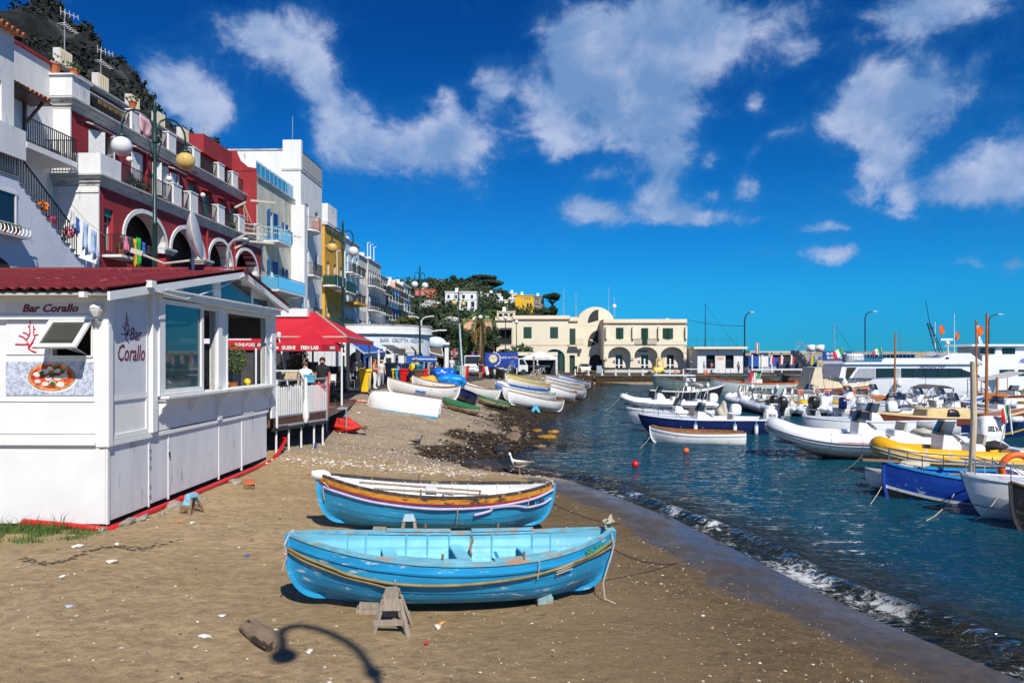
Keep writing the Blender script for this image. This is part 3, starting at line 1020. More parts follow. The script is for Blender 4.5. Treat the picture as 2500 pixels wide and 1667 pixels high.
for i in range(15):
 y_=6.7+i*.205
 mb.tube([(xs_+.42,y_,6.62),(xs_+.46,y_+.07,6.75),(xs_+.42,y_+.1,6.9),(xs_+.38,y_+.04,7.0)],.022,5)
mb.beam((xs_+.41,6.65,7.02),(xs_+.41,9.7,7.02),.03)
mb.build('window_guard',white,t)
mb=MB();mb.prism([(7.0,3.6)]+arch_pts(7.0,9.45,4.6,5.75)+[(9.45,3.6)],lambda a,b_,d:(xs_+d,a,b_),-.02,.013)
mb.build('arched_doorway',dark_in,t)
mb=MB()
for k in range(14):
 for s_ in(1,-1):
  a=12.35+k*.15-.8
  mb.beam((xb+.25,max(12.4,min(14.6,a)),7.9 if s_>0 else 9.2),(xb+.25,max(12.4,min(14.6,a+1.3)),9.2 if s_>0 else 7.9),.035)
mb.build('lattice_panel',white,t)
pots(None,[sw(xs_+.25,20+y_,8.63)for y_ in(7.1,7.8,8.5,9.1)],['orange pot at the near end of the wrought window guard','second orange pot along the wrought window guard','third orange pot along the wrought window guard','orange pot at the far end of the wrought window guard'],60,'pots on the window shelf',s_=.13)
for i,(y_,z_,m_,lab)in enumerate(((31.2,10.0,orange_fl,'orange flowers on the upper stair steps'),(31.7,9.5,flower_m,'dark pink flowers halfway down the stairs'),(32.4,8.9,plant_m,'green plants near the foot of the stairs'),(33.0,9.2,flower_m,'red flowering pot hanging beside the washing'))):
 b=leafy('stair_plant',None,[(0,0,.2,.25,.3,.25)],110,.08,m_,80+i)
 b.location=sw(xs_-.15,y_,z_)
 tag(b,lab,'plant','plants on the white house stairs')
def cloth(name,label,cat,pts,m_,group,wav=.04,n_=6,drop=.9,seed=0):
 """washing: hangs from a line a-b"""
 a,b=Vector(pts[0]),Vector(pts[1])
 d=(b-a).normalized()
 nrm=Vector((d.y,-d.x,0))
 rr=random.Random(seed)
 rows=[]
 for j in range(6):
  r_=[]
  for i in range(n_+1):
   f=i/n_
   p=a.lerp(b,f)+Vector((0,0,-drop*j/5*(1+.12*math.sin(7*f+seed))))
   p+=nrm*(wav*j/2*math.sin(9*f+seed+j*.4))-d*(.25*(f-.5)*(b-a).length*j/5*.5)
   r_.append(p)
  rows.append(r_)
 mb=MB();mb.grid(rows)
 o=mb.build(name,m_,None,True)
 md=o.modifiers.new('thick','SOLIDIFY');md.thickness=.008
 return tag(o,label,cat,group)
pale_cloth=mat('pale_blue_cloth',(.45,.58,.78),.9,.1,3)
cl_blue=mat('blue_cloth',(.03,.12,.42),.9,.1,3)
cl_green=mat('green_cloth',(.03,.40,.05),.9,.1,3)
cl_yellow=mat('yellow_cloth',(.75,.42,.02),.9,.1,3)
cl_pink=mat('pink_cloth',(.62,.18,.28),.9,.1,3)
cl_white=mat('white_cloth',(.72,.70,.70),.9,.06,3)
G='washing hung out on lines'
for i,(y1,y2,z_,dr,m_,lab)in enumerate(((32.15,32.45,10.3,.7,cl_white,'white cloth on the line above the stairs'),(32.55,32.85,10.05,.7,cl_blue,'dark blue shirt on the line above the stairs'),(33.1,33.5,9.95,1.3,pale_cloth,'pale blue towel on the line, nearer the stairs'),(33.7,34.15,9.7,1.2,pale_cloth,'pale blue towel on the line, nearer the red house'))):
 cloth('laundry',lab,'laundry',[sw(xs_+.45,y1,z_),sw(xs_+.45,y2,z_-.1)],m_,G,.05,6,dr,i)
for i,(y1,y2,z_,dr,m_,lab)in enumerate(((35.5,35.7,9.65,.75,cl_pink,'pink cloth on the red balcony rail'),(35.9,36.2,9.6,.6,charcoal,'dark cloth on the red balcony rail'),(36.25,36.5,9.65,1.35,cl_yellow,'long yellow cloth over the red balcony rail'),(36.5,36.95,9.75,1.45,cl_green,'bright green cloth over the red balcony rail'),(37.0,37.4,9.6,.7,cl_blue,'blue cloth over the red balcony rail'),(37.5,37.9,9.5,.5,charcoal,'dark crumpled cloth at the end of the red balcony rail'))):
 cloth('laundry',lab,'laundry',[sw(P_LO+1.0,y1,z_),sw(P_LO+1.0,y2,z_)],m_,G,.05,6,dr,10+i)
cloth('laundry','pink striped towel hung on the upper terrace of the red house','laundry',[sw(P_UP+.15,40.9,17.3),sw(P_UP+.15,42.3,17.3)],mat('pink_stripe_cloth',(.70,.40,.42),.9,.2,9,stretch=(1,8,.1)),G,.04,8,1.0,5)
mb=MB()
mb.tube([sw(xs_+.45,31.5,10.9),sw(xs_+.45,33.3,9.98),sw(xs_+.45,35.0,9.5)],.012,4)
tag(mb.build('washing_line',white),'thin washing line above the white stairs','line')
# house with blue balconies
def balcony(t,x,y0,y1,z,d,m_slab,m_rail,h=1.0,panel=None,round_=False,th=.14):
 mb=MB()
 if round_:
  k=8
  cy,hw=(y0+y1)/2,(y1-y0)/2
  pl=[(x+d*math.sin(PI*i/k),cy-hw*math.cos(PI*i/k))for i in range(k+1)]
  mb.prism(pl,lambda a,b_,q:(a,b_,q),z-th,z)
  pl2=[(x+(a-x)*.6,cy+(b_-cy)*.6)for a,b_ in pl]
  vs=[(a,b_,z-th-.002)for a,b_ in pl]+[(x,cy,z-th-.5)]
  mb.add(vs,[(i,i+1,k+1)for i in range(k)])
  rl=[(a,b_,z)for a,b_ in pl]
 else:
  mb.box(x,x+d,y0,y1,z-th,z)
  rl=[(x,y0+.02,z),(x+d-.04,y0+.02,z),(x+d-.04,y1-.02,z),(x,y1-.02,z)]
 mb.build('balcony_slab',m_slab,t)
 railing(t,rl,h,m_rail,.13)
 if panel:
  mb=MB()
  for a,b_ in zip(rl,rl[1:]):
   mb.beam((a[0],a[1],z+.5),(b_[0],b_[1],z+.5),.012,.8)
  mb.build('balcony_screen',panel,t)
def openings(t,x,lst,fm=None,sh=None,ang=(.2,.2),depth=.15,bars=1):
 for a,b,c,d in lst:
  window(t,(x-depth,(a+b)/2,c),round(b-a,2),round(d-c,2),PI/2,fm or white_sh,bars)
  if sh:
   shutters(t,(x,(a+b)/2,c),round(b-a,2),round(d-c,2),PI/2,sh,ang)
blue_rail=mat('sky_blue_rail',(.16,.50,.72),.45,.08,5)
blue_glass=glass('blue_screen',tint=(.45,.75,.9),body=(.12,.42,.62),opac=.75)
P3=-20.97
t=house('blue_balcony_house','grey green house with sky blue balconies beside the red end wall',P3,56.0,8.8,9,2.0,0,wall_pale)
H3W=[(2.2,3.5,10.9,13.4),(2.2,3.5,7.0,9.5),(5.6,6.4,11.4,13.0),(5.6,6.4,7.6,9.2),(2.0,3.6,2.5,5.0),(7.2,7.9,11.6,12.6)]
facade(t,wall_pale,8.8,9,15.6,H3W)
openings(t,0,H3W,white_sh,blue_sh,(.7,.25))
mb=MB();mb.box(-9,.03,-.06,.0,0,15.9);o=mb.build('red_end_wall',wall_red,t)
mb=MB();mb.box(-9,-1.5,-.1,.02,15.9,17.45);mb.prism([(-1.5,15.9),(-1.5,17.4),(-1.2,16.7),(-.6,16.2),(.0,16.1),(.0,15.9)],lambda a,b_,d:(a,d,b_),-.1,.02);mb.build('red_end_wall',wall_red,t)
mb=MB()
for k in range(5):
 mb.tube([(-.4-.12*k,-.1,3+k),(-.6+.1*k,-.12,9),(-.35-.3*k,-.1,12+.5*k),(-1.6,-.12,15.2)],.025,5)
mb.build('cables',ropem,t)
cornice(t,8.8,.02,15.35,CORN_S,trim_grey)
railing(t,[(-.05,.1,15.62),(-.05,8.7,15.62)],1.1,blue_rail,.9)
mb=MB();mb.box(-.08,-.06,.1,8.7,15.7,16.65);mb.build('glass_balustrade',blue_glass,t)
balcony(t,0,1.5,4.6,10.9,1.2,wall_white,blue_rail,1.05)
balcony(t,0,.6,7.2,7.0,1.5,wall_white,blue_rail,1.05,blue_glass)
mb=MB();mb.tube([(1.25,6.9,8.2),(1.3,7.3,5.0),(1.2,7.6,0)],.06,6);mb.build('downpipe',blue_rail,t)
mb=MB();mb.prism([(.2,2.2),(.2,4.8)]+[(.2+.12*i,4.8+.3*math.sin(i))for i in range(3)]+[(5.5,4.2),(5.5,2.2)],lambda a,b_,d:(d,a,b_),.02,.5);mb.build('porch',wall_cream,t)
t2=thing('white_chair','white plastic chairs stacked on the lower blue balcony','chairs',sw(P3+.8,57.2,9.0),ANG)
for k in range(3):
 mb=MB();z=.38+.12*k;x_=.25*k-.2
 mb.box(x_-.22,x_+.22,-.22,.22,z,z+.03);mb.cbox((x_-.22,0,z+.28),(.03,.42,.5),Euler((0,-.2,0)))
 for a in(-.2,.2):
  for b_ in(-.2,.2):
   mb.beam((x_+a,b_,z),(x_+a*1.2,b_*1.2,0),.03)
 mb.build('chair',white,t2)
# tall white house and the row beyond it
P4=-20.42
t=house('tall_white_house','tall off white house with a bare sunlit end wall and rooftop parapet',P4,65.0,6.5,9.5,2.0,0,wall_white)
H4W=[(1.2,2.3,13.3,15.6),(1.2,2.3,9.2,11.5),(1.0,2.2,5.2,7.5),(4.2,5.2,9.2,11.4),(4.2,5.2,5.2,7.4),(1.2,2.4,.3,3.0),(4.2,5.2,13.4,15.4)]
facade(t,wall_white,6.5,9.5,20.0,H4W)
openings(t,0,H4W,white_sh,None)
mb=MB();mb.box(-1.7,.06,-.06,6.5,18.2,18.35);mb.build('string_course',trim_grey,t)
mb=MB();mb.box(-1.6,.04,-.05,.35,18.36,20.9);mb.build('chimney',wall_white,t)
railing(t,[(0,.4,18.36),(0,6.4,18.36)],1.6,iron,.14)
mb=MB();mb.box(-9.5,-1.6,-.08,.1,20.0,20.12);mb.build('coping',trim_grey,t)
balcony(t,0,.6,3.4,13.2,1.1,wall_white,terracotta,1.1,None,True)
balcony(t,0,.4,3.3,9.1,1.0,wall_white,iron,1.05)
balcony(t,0,.4,3.3,5.1,1.0,wall_white,iron,1.05)
mb=MB();mb.tube([(-.8,.2,20.9),(-.8,.2,23.0)],.03,5);mb.build('mast',alu,t)
mb=MB();mb.box(-1.0,.6,-.9,0,0,15.0);mb.build('corner_pier',wall_white,t)
def row_house(name,label,x,y,L,H,wm,cols,floors,fm=None,sh=None,bal=None,bal_m=None,zf=None,ww=1.0,wh=1.9,grp='houses along the street',panel=None,D=8,round_=False,corn=trim_grey):
 t=house(name,label,x,y,L,D,2.0,0,wm,grp)
 lst=[]
 for f in floors:
  for c in range(cols):
   yc=L*(c+.5)/cols
   lst.append((yc-ww/2,yc+ww/2,f,f+wh))
 facade(t,wm,L,D,H,lst,0,.2)
 openings(t,0,lst,fm,sh,(.25,.35))
 cornice(t,L,.02,H-.3,CORN_S,corn)
 if bal:
  for f in floors[bal[0]:bal[1]]:
   for c in range(cols):
    yc=L*(c+.5)/cols
    balcony(t,0,yc-ww*.95,yc+ww*.95,f,bal[2],wall_white,bal_m or iron,.95,panel,round_)
 mb=MB()
 for yy in(L*.2,L*.75):
  mb.box(-1.6,-.9,yy,yy+.6,H,H+.9)
 mb.build('chimney',wall_white,t)
 return t
t=row_house('yellow_house','ochre house with dark green balcony screens beyond the tall white house',P4+.25,71.6,7.4,14.6,wall_yellow,3,[.6,4.8,8.8],white_sh,None,None,None,ww=.95,wh=2.4)
balcony(t,0,-.6,3.4,8.7,1.2,wall_white,iron_green,1.0,green_sh)
balcony(t,0,3.6,7.3,8.5,1.3,wall_white,iron_green,1.0,green_sh)
balcony(t,0,.6,7.2,4.7,1.2,wall_white,iron_green,1.0,green_sh)
for yy in(.3,3.4):
 mb=MB();mb.tube([(.0,yy,12.6),(1.1,yy,12.5),(1.15,yy,8.7)],.04,6);mb.build('pergola_pole',white,t)
mb=MB();mb.box(-.25,.3,-.1,7.4,14.6,14.9);mb.build('eave',trim_grey,t)
mb=MB();mb.box(-4.5,-.4,2.5,6,14.9,17.2);mb.build('roof_block',wall_white,t)
t=row_house('pale_blue_house','pale blue house with a blank light end wall behind the second lamp',P4+.15,79.6,6.6,14.7,wall_blue,3,[.6,4.3,7.8,11.0],white_sh,None,(1,4,.8),iron,ww=.9,wh=2.1)
mb=MB();mb.box(-8,-.0,-.04,.02,0,14.9);mb.build('end_wall',mat('pale_cyan_plaster',(.58,.72,.74),.85,.04,.4),t)
mb=MB();mb.box(.0,1.5,-.3,4.0,7.4,7.7);mb.build('terrace_slab',wall_yellow,t)
row_house('grey_row_house','long grey white house of close narrow windows past the pale blue house',P4-.1,86.6,4.6,13.9,wall_grey,6,[1.0,4.2,7.3,10.5],green_sh,None,(0,0,1),ww=.62,wh=1.9)
t=row_house('round_balcony_house','white house with rows of small round balconies',P4+.05,91.4,7.4,14.0,wall_grey,6,[.8,4.4,7.6,10.6],blue_sh,None,(2,4,.85),iron,ww=.85,wh=2.0,round_=True)
mb=MB()
for yy in(1.0,2.6,4.6):
 mb.tube([(-.3,yy,14.2),(-.3,yy,16.0),(-.3,yy+1.5,16.3)],.06,6)
mb.build('pergola',white,t)
t=row_house('orange_end_house','white house with orange brick end wall and small awnings',P4-.2,99,6.0,12.9,wall_white,4,[.8,4.4,7.6,10.4],white_sh,None,(1,4,.7),iron,ww=.9,wh=1.9)
mb=MB();mb.box(-3.2,-.1,-.05,.02,.5,8.6);mb.build('end_wall',wall_pink,t)
mb=MB();mb.box(-2.9,-1.2,-.07,.02,9.9,11.6);mb.build('tile_mosaic',mat('orange_tiles',(.55,.14,.04),.7,.4,3),t)
row_house('blue_mixed_house','blue house with flower balconies high up the street',P4-.8,105.4,12.0,12.3,wall_blue,5,[1.2,4.2,7.2,10.0],white_sh,blue_sh,(1,4,.8),iron,ww=.9,wh=1.9)
row_house('peach_street_house','peach house next to the end of the street',P4-1.6,118,8.0,13.7,wall_peach,4,[2.2,5.2,8.2,11.4],white_sh,None,(1,4,.8),iron,ww=.9,wh=1.9)
t=row_house('pale_end_house','pale blue white house closing the row of street houses',P4-1.9,127,8.0,14.3,wall_blue,3,[3.0,6.4,9.6,12.6],white_sh,None,(1,4,.8),iron,ww=.9,wh=1.9)
# beach bar kiosk
KZ=.70
K=thing('beach_kiosk','white wooden beach bar kiosk with red tiled roof and open windows','kiosk',(-7.57,13.8,KZ),ANG)
kw=mat('kiosk_white_boards',(.76,.76,.74),.55,.04,1.2,.003,50,stain=((.52,.50,.46),.07,1.8))
kp=mat('kiosk_base_panel',(.66,.67,.69),.6,.07,1.0,.004,45,stain=((.40,.39,.37),.2,1.6),stretch=(2.5,2.5,.6))
KL=8.85
def kbox(name,m_,*bx,parent=K):
 mb=MB()
 for b_ in bx:
  mb.box(*b_)
 return mb.build(name,m_,parent)
mb=MB()
wall_holes(mb,face_y(0),-9.0,-.02,1.60,4.42,[(-1.04,-.30,3.20,3.86)],.12)
mb.build('front_wall',kw,K)
kbox('base_panel',kw,(-9.0,-.015,-.035,.05,.06,1.53))
kbox('ledge',kw,(-9.0,-.18,-.11,.06,1.535,1.585),(-9.0,-.18,-.07,.06,1.588,1.66))
kbox('corner_post',kw,(-.20,.05,-.06,.08,1.50,4.42),(-.12,.075,-.085,.055,1.502,3.75),(-.05,-.02,-.045,.02,.06,1.5),(.0,.03,-.05,.02,.05,1.5))
kbox('moulding',kw,(-9,-.22,-.02,.0,2.34,2.36),(-9,-.22,-.02,.0,1.74,1.76),(-.24,-.22,-.02,0,1.763,2.337),(-9,-.2,-.10,0,3.875,3.91),(-9,-.2,-.06,0,3.913,3.945))
kbox('sign_board',mat('sign_grey',(.62,.62,.64),.5,.04,2),(-1.94,-.27,-.025,-.003,3.97,4.19))
kbox('sign_frame',kw,(-2.0,-.24,-.035,-.0,3.95,3.968),(-2.0,-.24,-.035,0,4.192,4.21))
coral_red=mat('coral_red',(.50,.012,.02),.5,.1,8)
dk_red=mat('dark_red_lettering',(.16,.006,.014),.5,.1,8)
text('Bar Corallo',.20,dk_red,K,(-1.08,-.03,4.08),name='sign_lettering',shear=.28,bold=.006,sx=1.12)
kbox('coral_panel',mat('panel_white',(.74,.75,.77),.4,.03,2),(-1.92,-1.10,-.022,-.004,3.22,3.85))
cor=[[(.50,.0),(.50,.12),(.49,.2),(.50,.38),(.47,.5),(.42,.6),(.47,.72)],[(.47,.45),(.40,.38),(.36,.37)],[(.50,.2),(.46,.18)],[(.42,.58),(.35,.5),(.27,.46)],[(.45,.72),(.35,.73),(.20,.72)],[(.47,.72),(.47,.85),(.55,.93),(.63,.97)],[(.48,.82),(.53,.7),(.6,.52),(.57,.4),(.58,.3),(.57,.17)],[(.59,.46),(.66,.43)],[(.52,.72),(.62,.65),(.70,.55)],[(.52,.75),(.62,.72),(.72,.73)],[(.575,.28),(.60,.26)]]
def coral(parent,x0,z1,w,h,m_,fn,r=.016):
 mb=MB()
 for ln in cor:
  pts=[fn(x0+a*w,z1-b_*h)for a,b_ in ln]
  rs=[r*(.55+.5*(b_))for a,b_ in ln]
  mb.tube(pts,rs,5)
  mb.ball(pts[-1]if ln[-1][1]<.9 else pts[0],r*.8,6,4)
 return mb.build('coral_logo',m_,parent)
o=coral(K,-1.92,3.86,.92,.62,coral_red,lambda a,b_:(a,-.024,b_),.017)
sash=inst('window',None,K,(-.66,-.03,3.86),(0,0,0))
bpy.data.objects.remove(sash)
mb=MB()
w_,h_=.80,.74
for bx in((-w_/2,-w_/2+.09,-.03,.02,-h_,0),(w_/2-.09,w_/2,-.03,.02,-h_,0),(-w_/2+.09,w_/2-.09,-.03,.02,-.09,0),(-w_/2+.09,w_/2-.09,-.03,.02,-h_,-h_+.09)):
 mb.box(*bx)
sash=mb.build('window_sash',white,K,False,(-.66,-.04,3.87),(-math.radians(44),0,0))
mb=MB();mb.box(-w_/2+.08,w_/2-.08,-.006,.002,-h_+.08,-.08)
mb.build('pane',glass('grey_pane',tint=(.55,.55,.5),body=(.10,.10,.09),opac=.5),sash)
mb=MB();mb.beam((-.5,.0,3.25),(-.62,-.45,3.38),.02);mb.beam((-.40,.0,3.22),(-.36,-.48,3.36),.02);mb.build('window_stay',alu,K)
kbox('window_frame',white,(-1.07,-1.04,-.03,.1,3.18,3.86),(-.30,-.27,-.03,.1,3.18,3.86),(-1.04,-.30,-.03,.1,3.17,3.20))
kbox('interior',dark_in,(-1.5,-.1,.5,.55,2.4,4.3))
PZ0,PZ1,PX0,PX1=2.46,3.085,-1.93,-.26
pm=bpy.data.materials.new('marble_print')
pm.use_nodes=True
n=NT(pm.node_tree)
co=n.n('ShaderNodeTexCoord',out=3)
cc=n.mix(n.ramp(n.noise(co,18,6,.75,.8),.42,.62),(.62,.66,.74),(.24,.28,.38))
n.n('ShaderNodeOutputMaterial',n.n('ShaderNodeBsdfPrincipled',cc))
kbox('pizza_print',pm,(PX0,PX1,-.02,-.003,PZ0,PZ1))
def disc(mb,cx,cz,rx,rz,y,k=24,wob=0,seed=0,th=.004):
 rr=random.Random(seed)
 ph=rr.uniform(0,6)
 pl=[(cx+rx*(1+wob*math.sin(3*t+ph)+wob*.6*math.sin(7*t+ph*2))*math.cos(t),cz+rz*(1+wob*math.sin(2*t+ph))*math.sin(t))for t in[2*PI*i/k for i in range(k)]]
 mb.prism(pl,lambda a,b_,d:(a,d,b_),y,y-th)
pcx,pcz=-1.05,2.80
mb=MB();disc(mb,pcx+.02,pcz-.045,.465,.255,-.0215,30);mb.build('plate_print',mat('plate_white',(.75,.77,.8),.4,.03,3),K)
crust=mat('pizza_crust',(.62,.25,.09),.8,.5,9,stain=((.10,.03,.01),.20,14))
mb=MB();disc(mb,pcx,pcz,.455,.268,-.026,36,.015,3);mb.build('crust_print',crust,K)
mb=MB();disc(mb,pcx,pcz+.01,.385,.215,-.0305,36,.04,5);mb.build('sauce_print',mat('pizza_sauce',(.56,.05,.015),.6,.6,11,stain=((.72,.30,.06),.3,9)),K)
mb=MB()
for i,(a,b_,r)in enumerate([(-.27,.05,.07),(-.13,.10,.085),(-.05,-.02,.075),(.11,.12,.07),(.12,-.02,.08),(.25,.02,.075),(.18,-.14,.08),(-.26,-.08,.06),(-.12,-.13,.07),(.02,-.10,.06),(-.02,.16,.06),(.25,.1,.05)]):
 disc(mb,pcx+a,pcz+b_,r,r*.62,-.0348,14,.12,i)
mb.build('mozzarella_print',mat('mozzarella',(.72,.66,.56),.5,.08,12),K)
mb=MB()
for i,(a,b_)in enumerate([(-.18,.07),(.01,.03),(.08,.17),(.22,.10),(.03,-.12)]):
 disc(mb,pcx+a,pcz+b_,.05,.036,-.0392,10,.15,i+20)
mb.build('basil_print',mat('basil',(.01,.16,.03),.5,.4,20),K)
RAKE=[(-.45,4.36),(5.8,5.42),(9.35,4.70)]
def rake(y):
 return interp(y,RAKE)
for i,(a,b_)in enumerate(((.04,1.46),(1.50,2.28),(2.33,4.86),(4.95,6.35),(6.40,8.25))):
 kbox('base_panel',kp,(-.05,.0-.004*(i%2),a,b_,.10+.02*i,1.50))
for a in(1.48,2.305,4.90,6.375):
 kbox('panel_strip',kw,(-.045,.012,a-.022,a+.022,.07,1.5))
mb=MB()
for z_ in(.35,.55,.95,1.15,1.3):
 mb.cbox((.022,1.48,z_),(.03,.035,.09))
mb.build('hinge',alu,K)
mb=MB();mb.box(.012,.04,2.29,2.32,1.0,1.1);mb.build('latch',iron,K)
kbox('ledge',kw,(-.05,.05,.08,1.62,1.505,1.60),(-.05,.04,1.64,8.3,1.505,1.58))
mb=MB()
wall_holes(mb,face_x(0),.05,KL,1.605,4.40,[(2.0,4.68,2.36,4.30),(5.42,8.15,2.36,4.30)],.14)
mb.build('side_wall',kw,K)
mb=MB()
mb.prism([(.05,4.40),(KL,4.40)]+[(y,rake(y)-.06)for y in(KL,7.4,5.8,3,.05)],lambda a,b_,d:(d,a,b_),-.10,-.002)
fixn(mb.build('gable',kw,K))
kbox('sign_panel',mat('panel_pale',(.63,.64,.67),.5,.04,2),(.002,.016,.16,1.34,2.46,4.28))
kbox('moulding',kw,(.0,.03,.1,1.40,2.34,2.455),(0,.03,.1,.155,2.458,4.3),(0,.03,1.345,1.40,2.458,4.3),(0,.03,.1,1.4,1.61,1.70),(0,.028,.1,.16,1.703,2.337),(0,.028,1.34,1.4,1.703,2.337))
for b_ in((0,.10,1.46,1.66,1.61,4.50),(0,.06,8.55,KL+.04,1.3,4.5),(0,.07,4.72,4.95,1.585,4.3),(0,.05,6.4,6.5,1.585,2.3)):
 kbox('pilaster',kw,b_)
coral(K,.30,4.06,.62,.62,dk_red,lambda a,b_:(.019,a,b_),.011)
text('Bar',.36,dk_red,K,(.021,.93,3.62),(PI/2,0,PI/2),'sign_lettering',.25,sx=.85)
text('Corallo',.46,dk_red,K,(.021,.78,3.24),(PI/2,0,PI/2),'sign_lettering',.25,sx=.72)
kbox('counter',kw,(-.25,.30,1.72,8.35,2.29,2.345),(-.2,.22,1.75,8.3,2.24,2.287))
for y_ in(1.80,3.3,4.85,6.5,8.15):
 mb=MB()
 mb.prism([(.0,2.24),(.22,2.24),(.20,2.15),(.12,2.08),(.10,1.98),(.03,1.90),(.0,1.88)],lambda a,b_,d:(a,d,b_),y_,y_+.08)
 fixn(mb.build('corbel',kw,K))
for a,b_ in((2.0,4.68),(5.42,8.15)):
 kbox('window_frame',white,(-.12,.02,a-.05,a,2.35,4.34),(-.12,.02,b_,b_+.05,2.35,4.34),(-.12,.02,a,b_,4.30,4.36))
fr_=inst('window',(lambda mb:(mb.box(.04,.14,1.78,1.90,2.36,4.40),mb.box(.04,.14,3.62,3.74,2.36,4.40),mb.box(.04,.14,1.9,3.62,2.36,2.48),mb.box(.04,.14,1.9,3.62,4.30,4.40),mb)[-1])(MB()).mesh('window',white),K)
mb=MB();mb.box(.085,.095,1.89,3.63,2.47,4.31);mb.build('pane',clear_m,fr_)
kbox('side_frame',white,(.0,.14,1.66,1.78,2.35,4.45))
kbox('roller_shutter_box',white,(-.02,.26,1.62,8.75,4.43,4.56),(.02,.32,1.60,8.78,4.563,4.60))
kbox('gable_window',glass('dark_teal_pane',body=(.035,.07,.08),opac=.9),(-.004,.008,3.0,4.5,4.62,4.86),(-.004,.008,5.0,7.0,4.62,5.12),(-.004,.008,7.15,8.3,4.62,4.83))
kbox('gable_window',glass('dark_teal_pane'),(-.004,.0075,3.4,4.5,4.86,4.97),(-.004,.0075,5.0,6.3,5.12,5.24))
kbox('gable_strut',kw,(.0,.03,4.55,4.95,4.6,5.2),(0,.03,7.03,7.13,4.6,5.05))
kbox('vent_grille',black,(-.01,.01,2.3,2.52,4.60,4.72))
kbox('floor',wood,(-8.9,-.1,.1,KL,1.0,1.30))
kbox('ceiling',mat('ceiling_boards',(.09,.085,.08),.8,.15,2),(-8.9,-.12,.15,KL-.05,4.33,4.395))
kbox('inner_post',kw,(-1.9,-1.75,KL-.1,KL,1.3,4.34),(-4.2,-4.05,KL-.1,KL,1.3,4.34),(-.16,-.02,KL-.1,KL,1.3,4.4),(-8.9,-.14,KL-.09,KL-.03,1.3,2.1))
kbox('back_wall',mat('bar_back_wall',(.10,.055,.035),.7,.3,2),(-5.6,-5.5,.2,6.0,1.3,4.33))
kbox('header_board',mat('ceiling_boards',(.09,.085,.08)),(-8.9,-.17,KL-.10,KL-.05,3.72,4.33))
kbox('bar_counter',wood_dark,(-4.6,-3.9,1.0,5.6,1.3,2.4))
mb=MB()
for i in range(40):
 y_,z_=1.2+(i%20)*.22,(2.75 if i<20 else 3.3)
 mb.lathe([(.05,0),(.05,.2),(.02,.26),(.02,.33)],7,(-5.35,y_,z_))
o=mb.build('bottle',mat('bottle_glass',(.06,.12,.05),.15,.8,6,island=.8),K)
o['kind']='stuff'
kbox('shelf',wood,(-5.49,-5.2,1.0,5.8,2.71,2.75),(-5.49,-5.2,1.0,5.8,3.26,3.3))
kbox('soffit',mat('soffit',(.50,.48,.43),.7,.08,2),(-9,.28,-.42,.0,4.30,4.34))
kbox('fascia',kw,(-9,.0,-.03,.03,4.20,4.30))
mb=MB()
for(a,za),(b_,zb)in zip(RAKE,RAKE[1:]):
 mb.add([(x_,y_,z_)for x_ in(.26,.31)for y_,z_ in((a,za-.16),(b_,zb-.16),(b_,zb+.0),(a,za+.0))],[(3,2,1,0),(4,5,6,7),(0,1,5,4),(2,3,7,6),(1,2,6,5),(0,3,7,4)])
 mb.add([(x_,y_,z_)for x_ in(0,.26)for y_,z_ in((a,za-.06),(b_,zb-.06),(b_,zb-.02),(a,za-.02))],[(3,2,1,0),(4,5,6,7),(0,1,5,4),(2,3,7,6)])
mb.build('rake_board',kw,K)
def sheet(x0,x1,ya,yb,nm):
 mb=MB()
 rows=[]
 nx=20
 ny=max(2,int(abs(yb-ya)/.33))
 for j in range(ny*2+1):
  f=j/(ny*2)
  y_=ya+(yb-ya)*f
  stp=.018*(1-((f*ny)%1))
  r_=[]
  for i in range(nx+1):
   x_=x0+(x1-x0)*i/nx
   ph=(x_*2*PI/.208)
   r_.append((x_,y_,rake(y_)+.045+.035*(abs(math.sin(ph/2))*2-1)+stp))
  rows.append(r_)
 mb.grid(rows)
 o=mb.build('roof_sheet',red_metal,K,True)
 md=o.modifiers.new('thick','SOLIDIFY');md.thickness=.012
 return o
x_=.33
while x_>-9:
 sheet(x_-1.04,x_-.01,-.50+R.uniform(-.03,.03),5.82,'n')
 sheet(x_-1.04,x_-.01,9.45,5.82,'n')
 x_-=1.04
mb=MB();mb.tube([(.36,5.82,5.45),(-9,5.82,5.45)],.11,8);mb.build('ridge_cap',red_metal,K)
mb=MB();mb.tube([(-.10,-.02,3.86),(-.10,-.14,3.80),(-.10,-.2,3.90)],.03,6);mb.build('lantern_bracket',alu,K)
lan=(lambda mb:(mb.lathe([(.05,3.92),(.11,4.02),(.125,4.06),(.05,4.09),(.13,4.075),(.05,4.16),(0.0,4.18)],10,(-.10,-.2,0)),mb)[-1])(MB()).build('lantern',white,K)
mb=MB();mb.cbox((.36,.9,4.62),(.12,.18,.14));mb.build('floodlight',white,K)
mb=MB();mb.cbox((-.15,-.5,4.3),(.1,.12,.1));mb.build('floodlight',white,K)
mb=MB()
mb.tube([(.36,.92,4.5),(.3,2.5,4.45),(.2,4.4,4.85),(.33,5.7,5.32)],.012,4)
mb.tube([(.34,5.7,5.35),(.36,7.4,4.9),(.3,8.6,4.5)],.012,4)
mb.build('cable',white,K)
def kworld(x,y,z):
 p=Vector((x,y,z));p.rotate(Euler((0,0,ANG)))
 return p+Vector((-7.57,13.8,KZ))
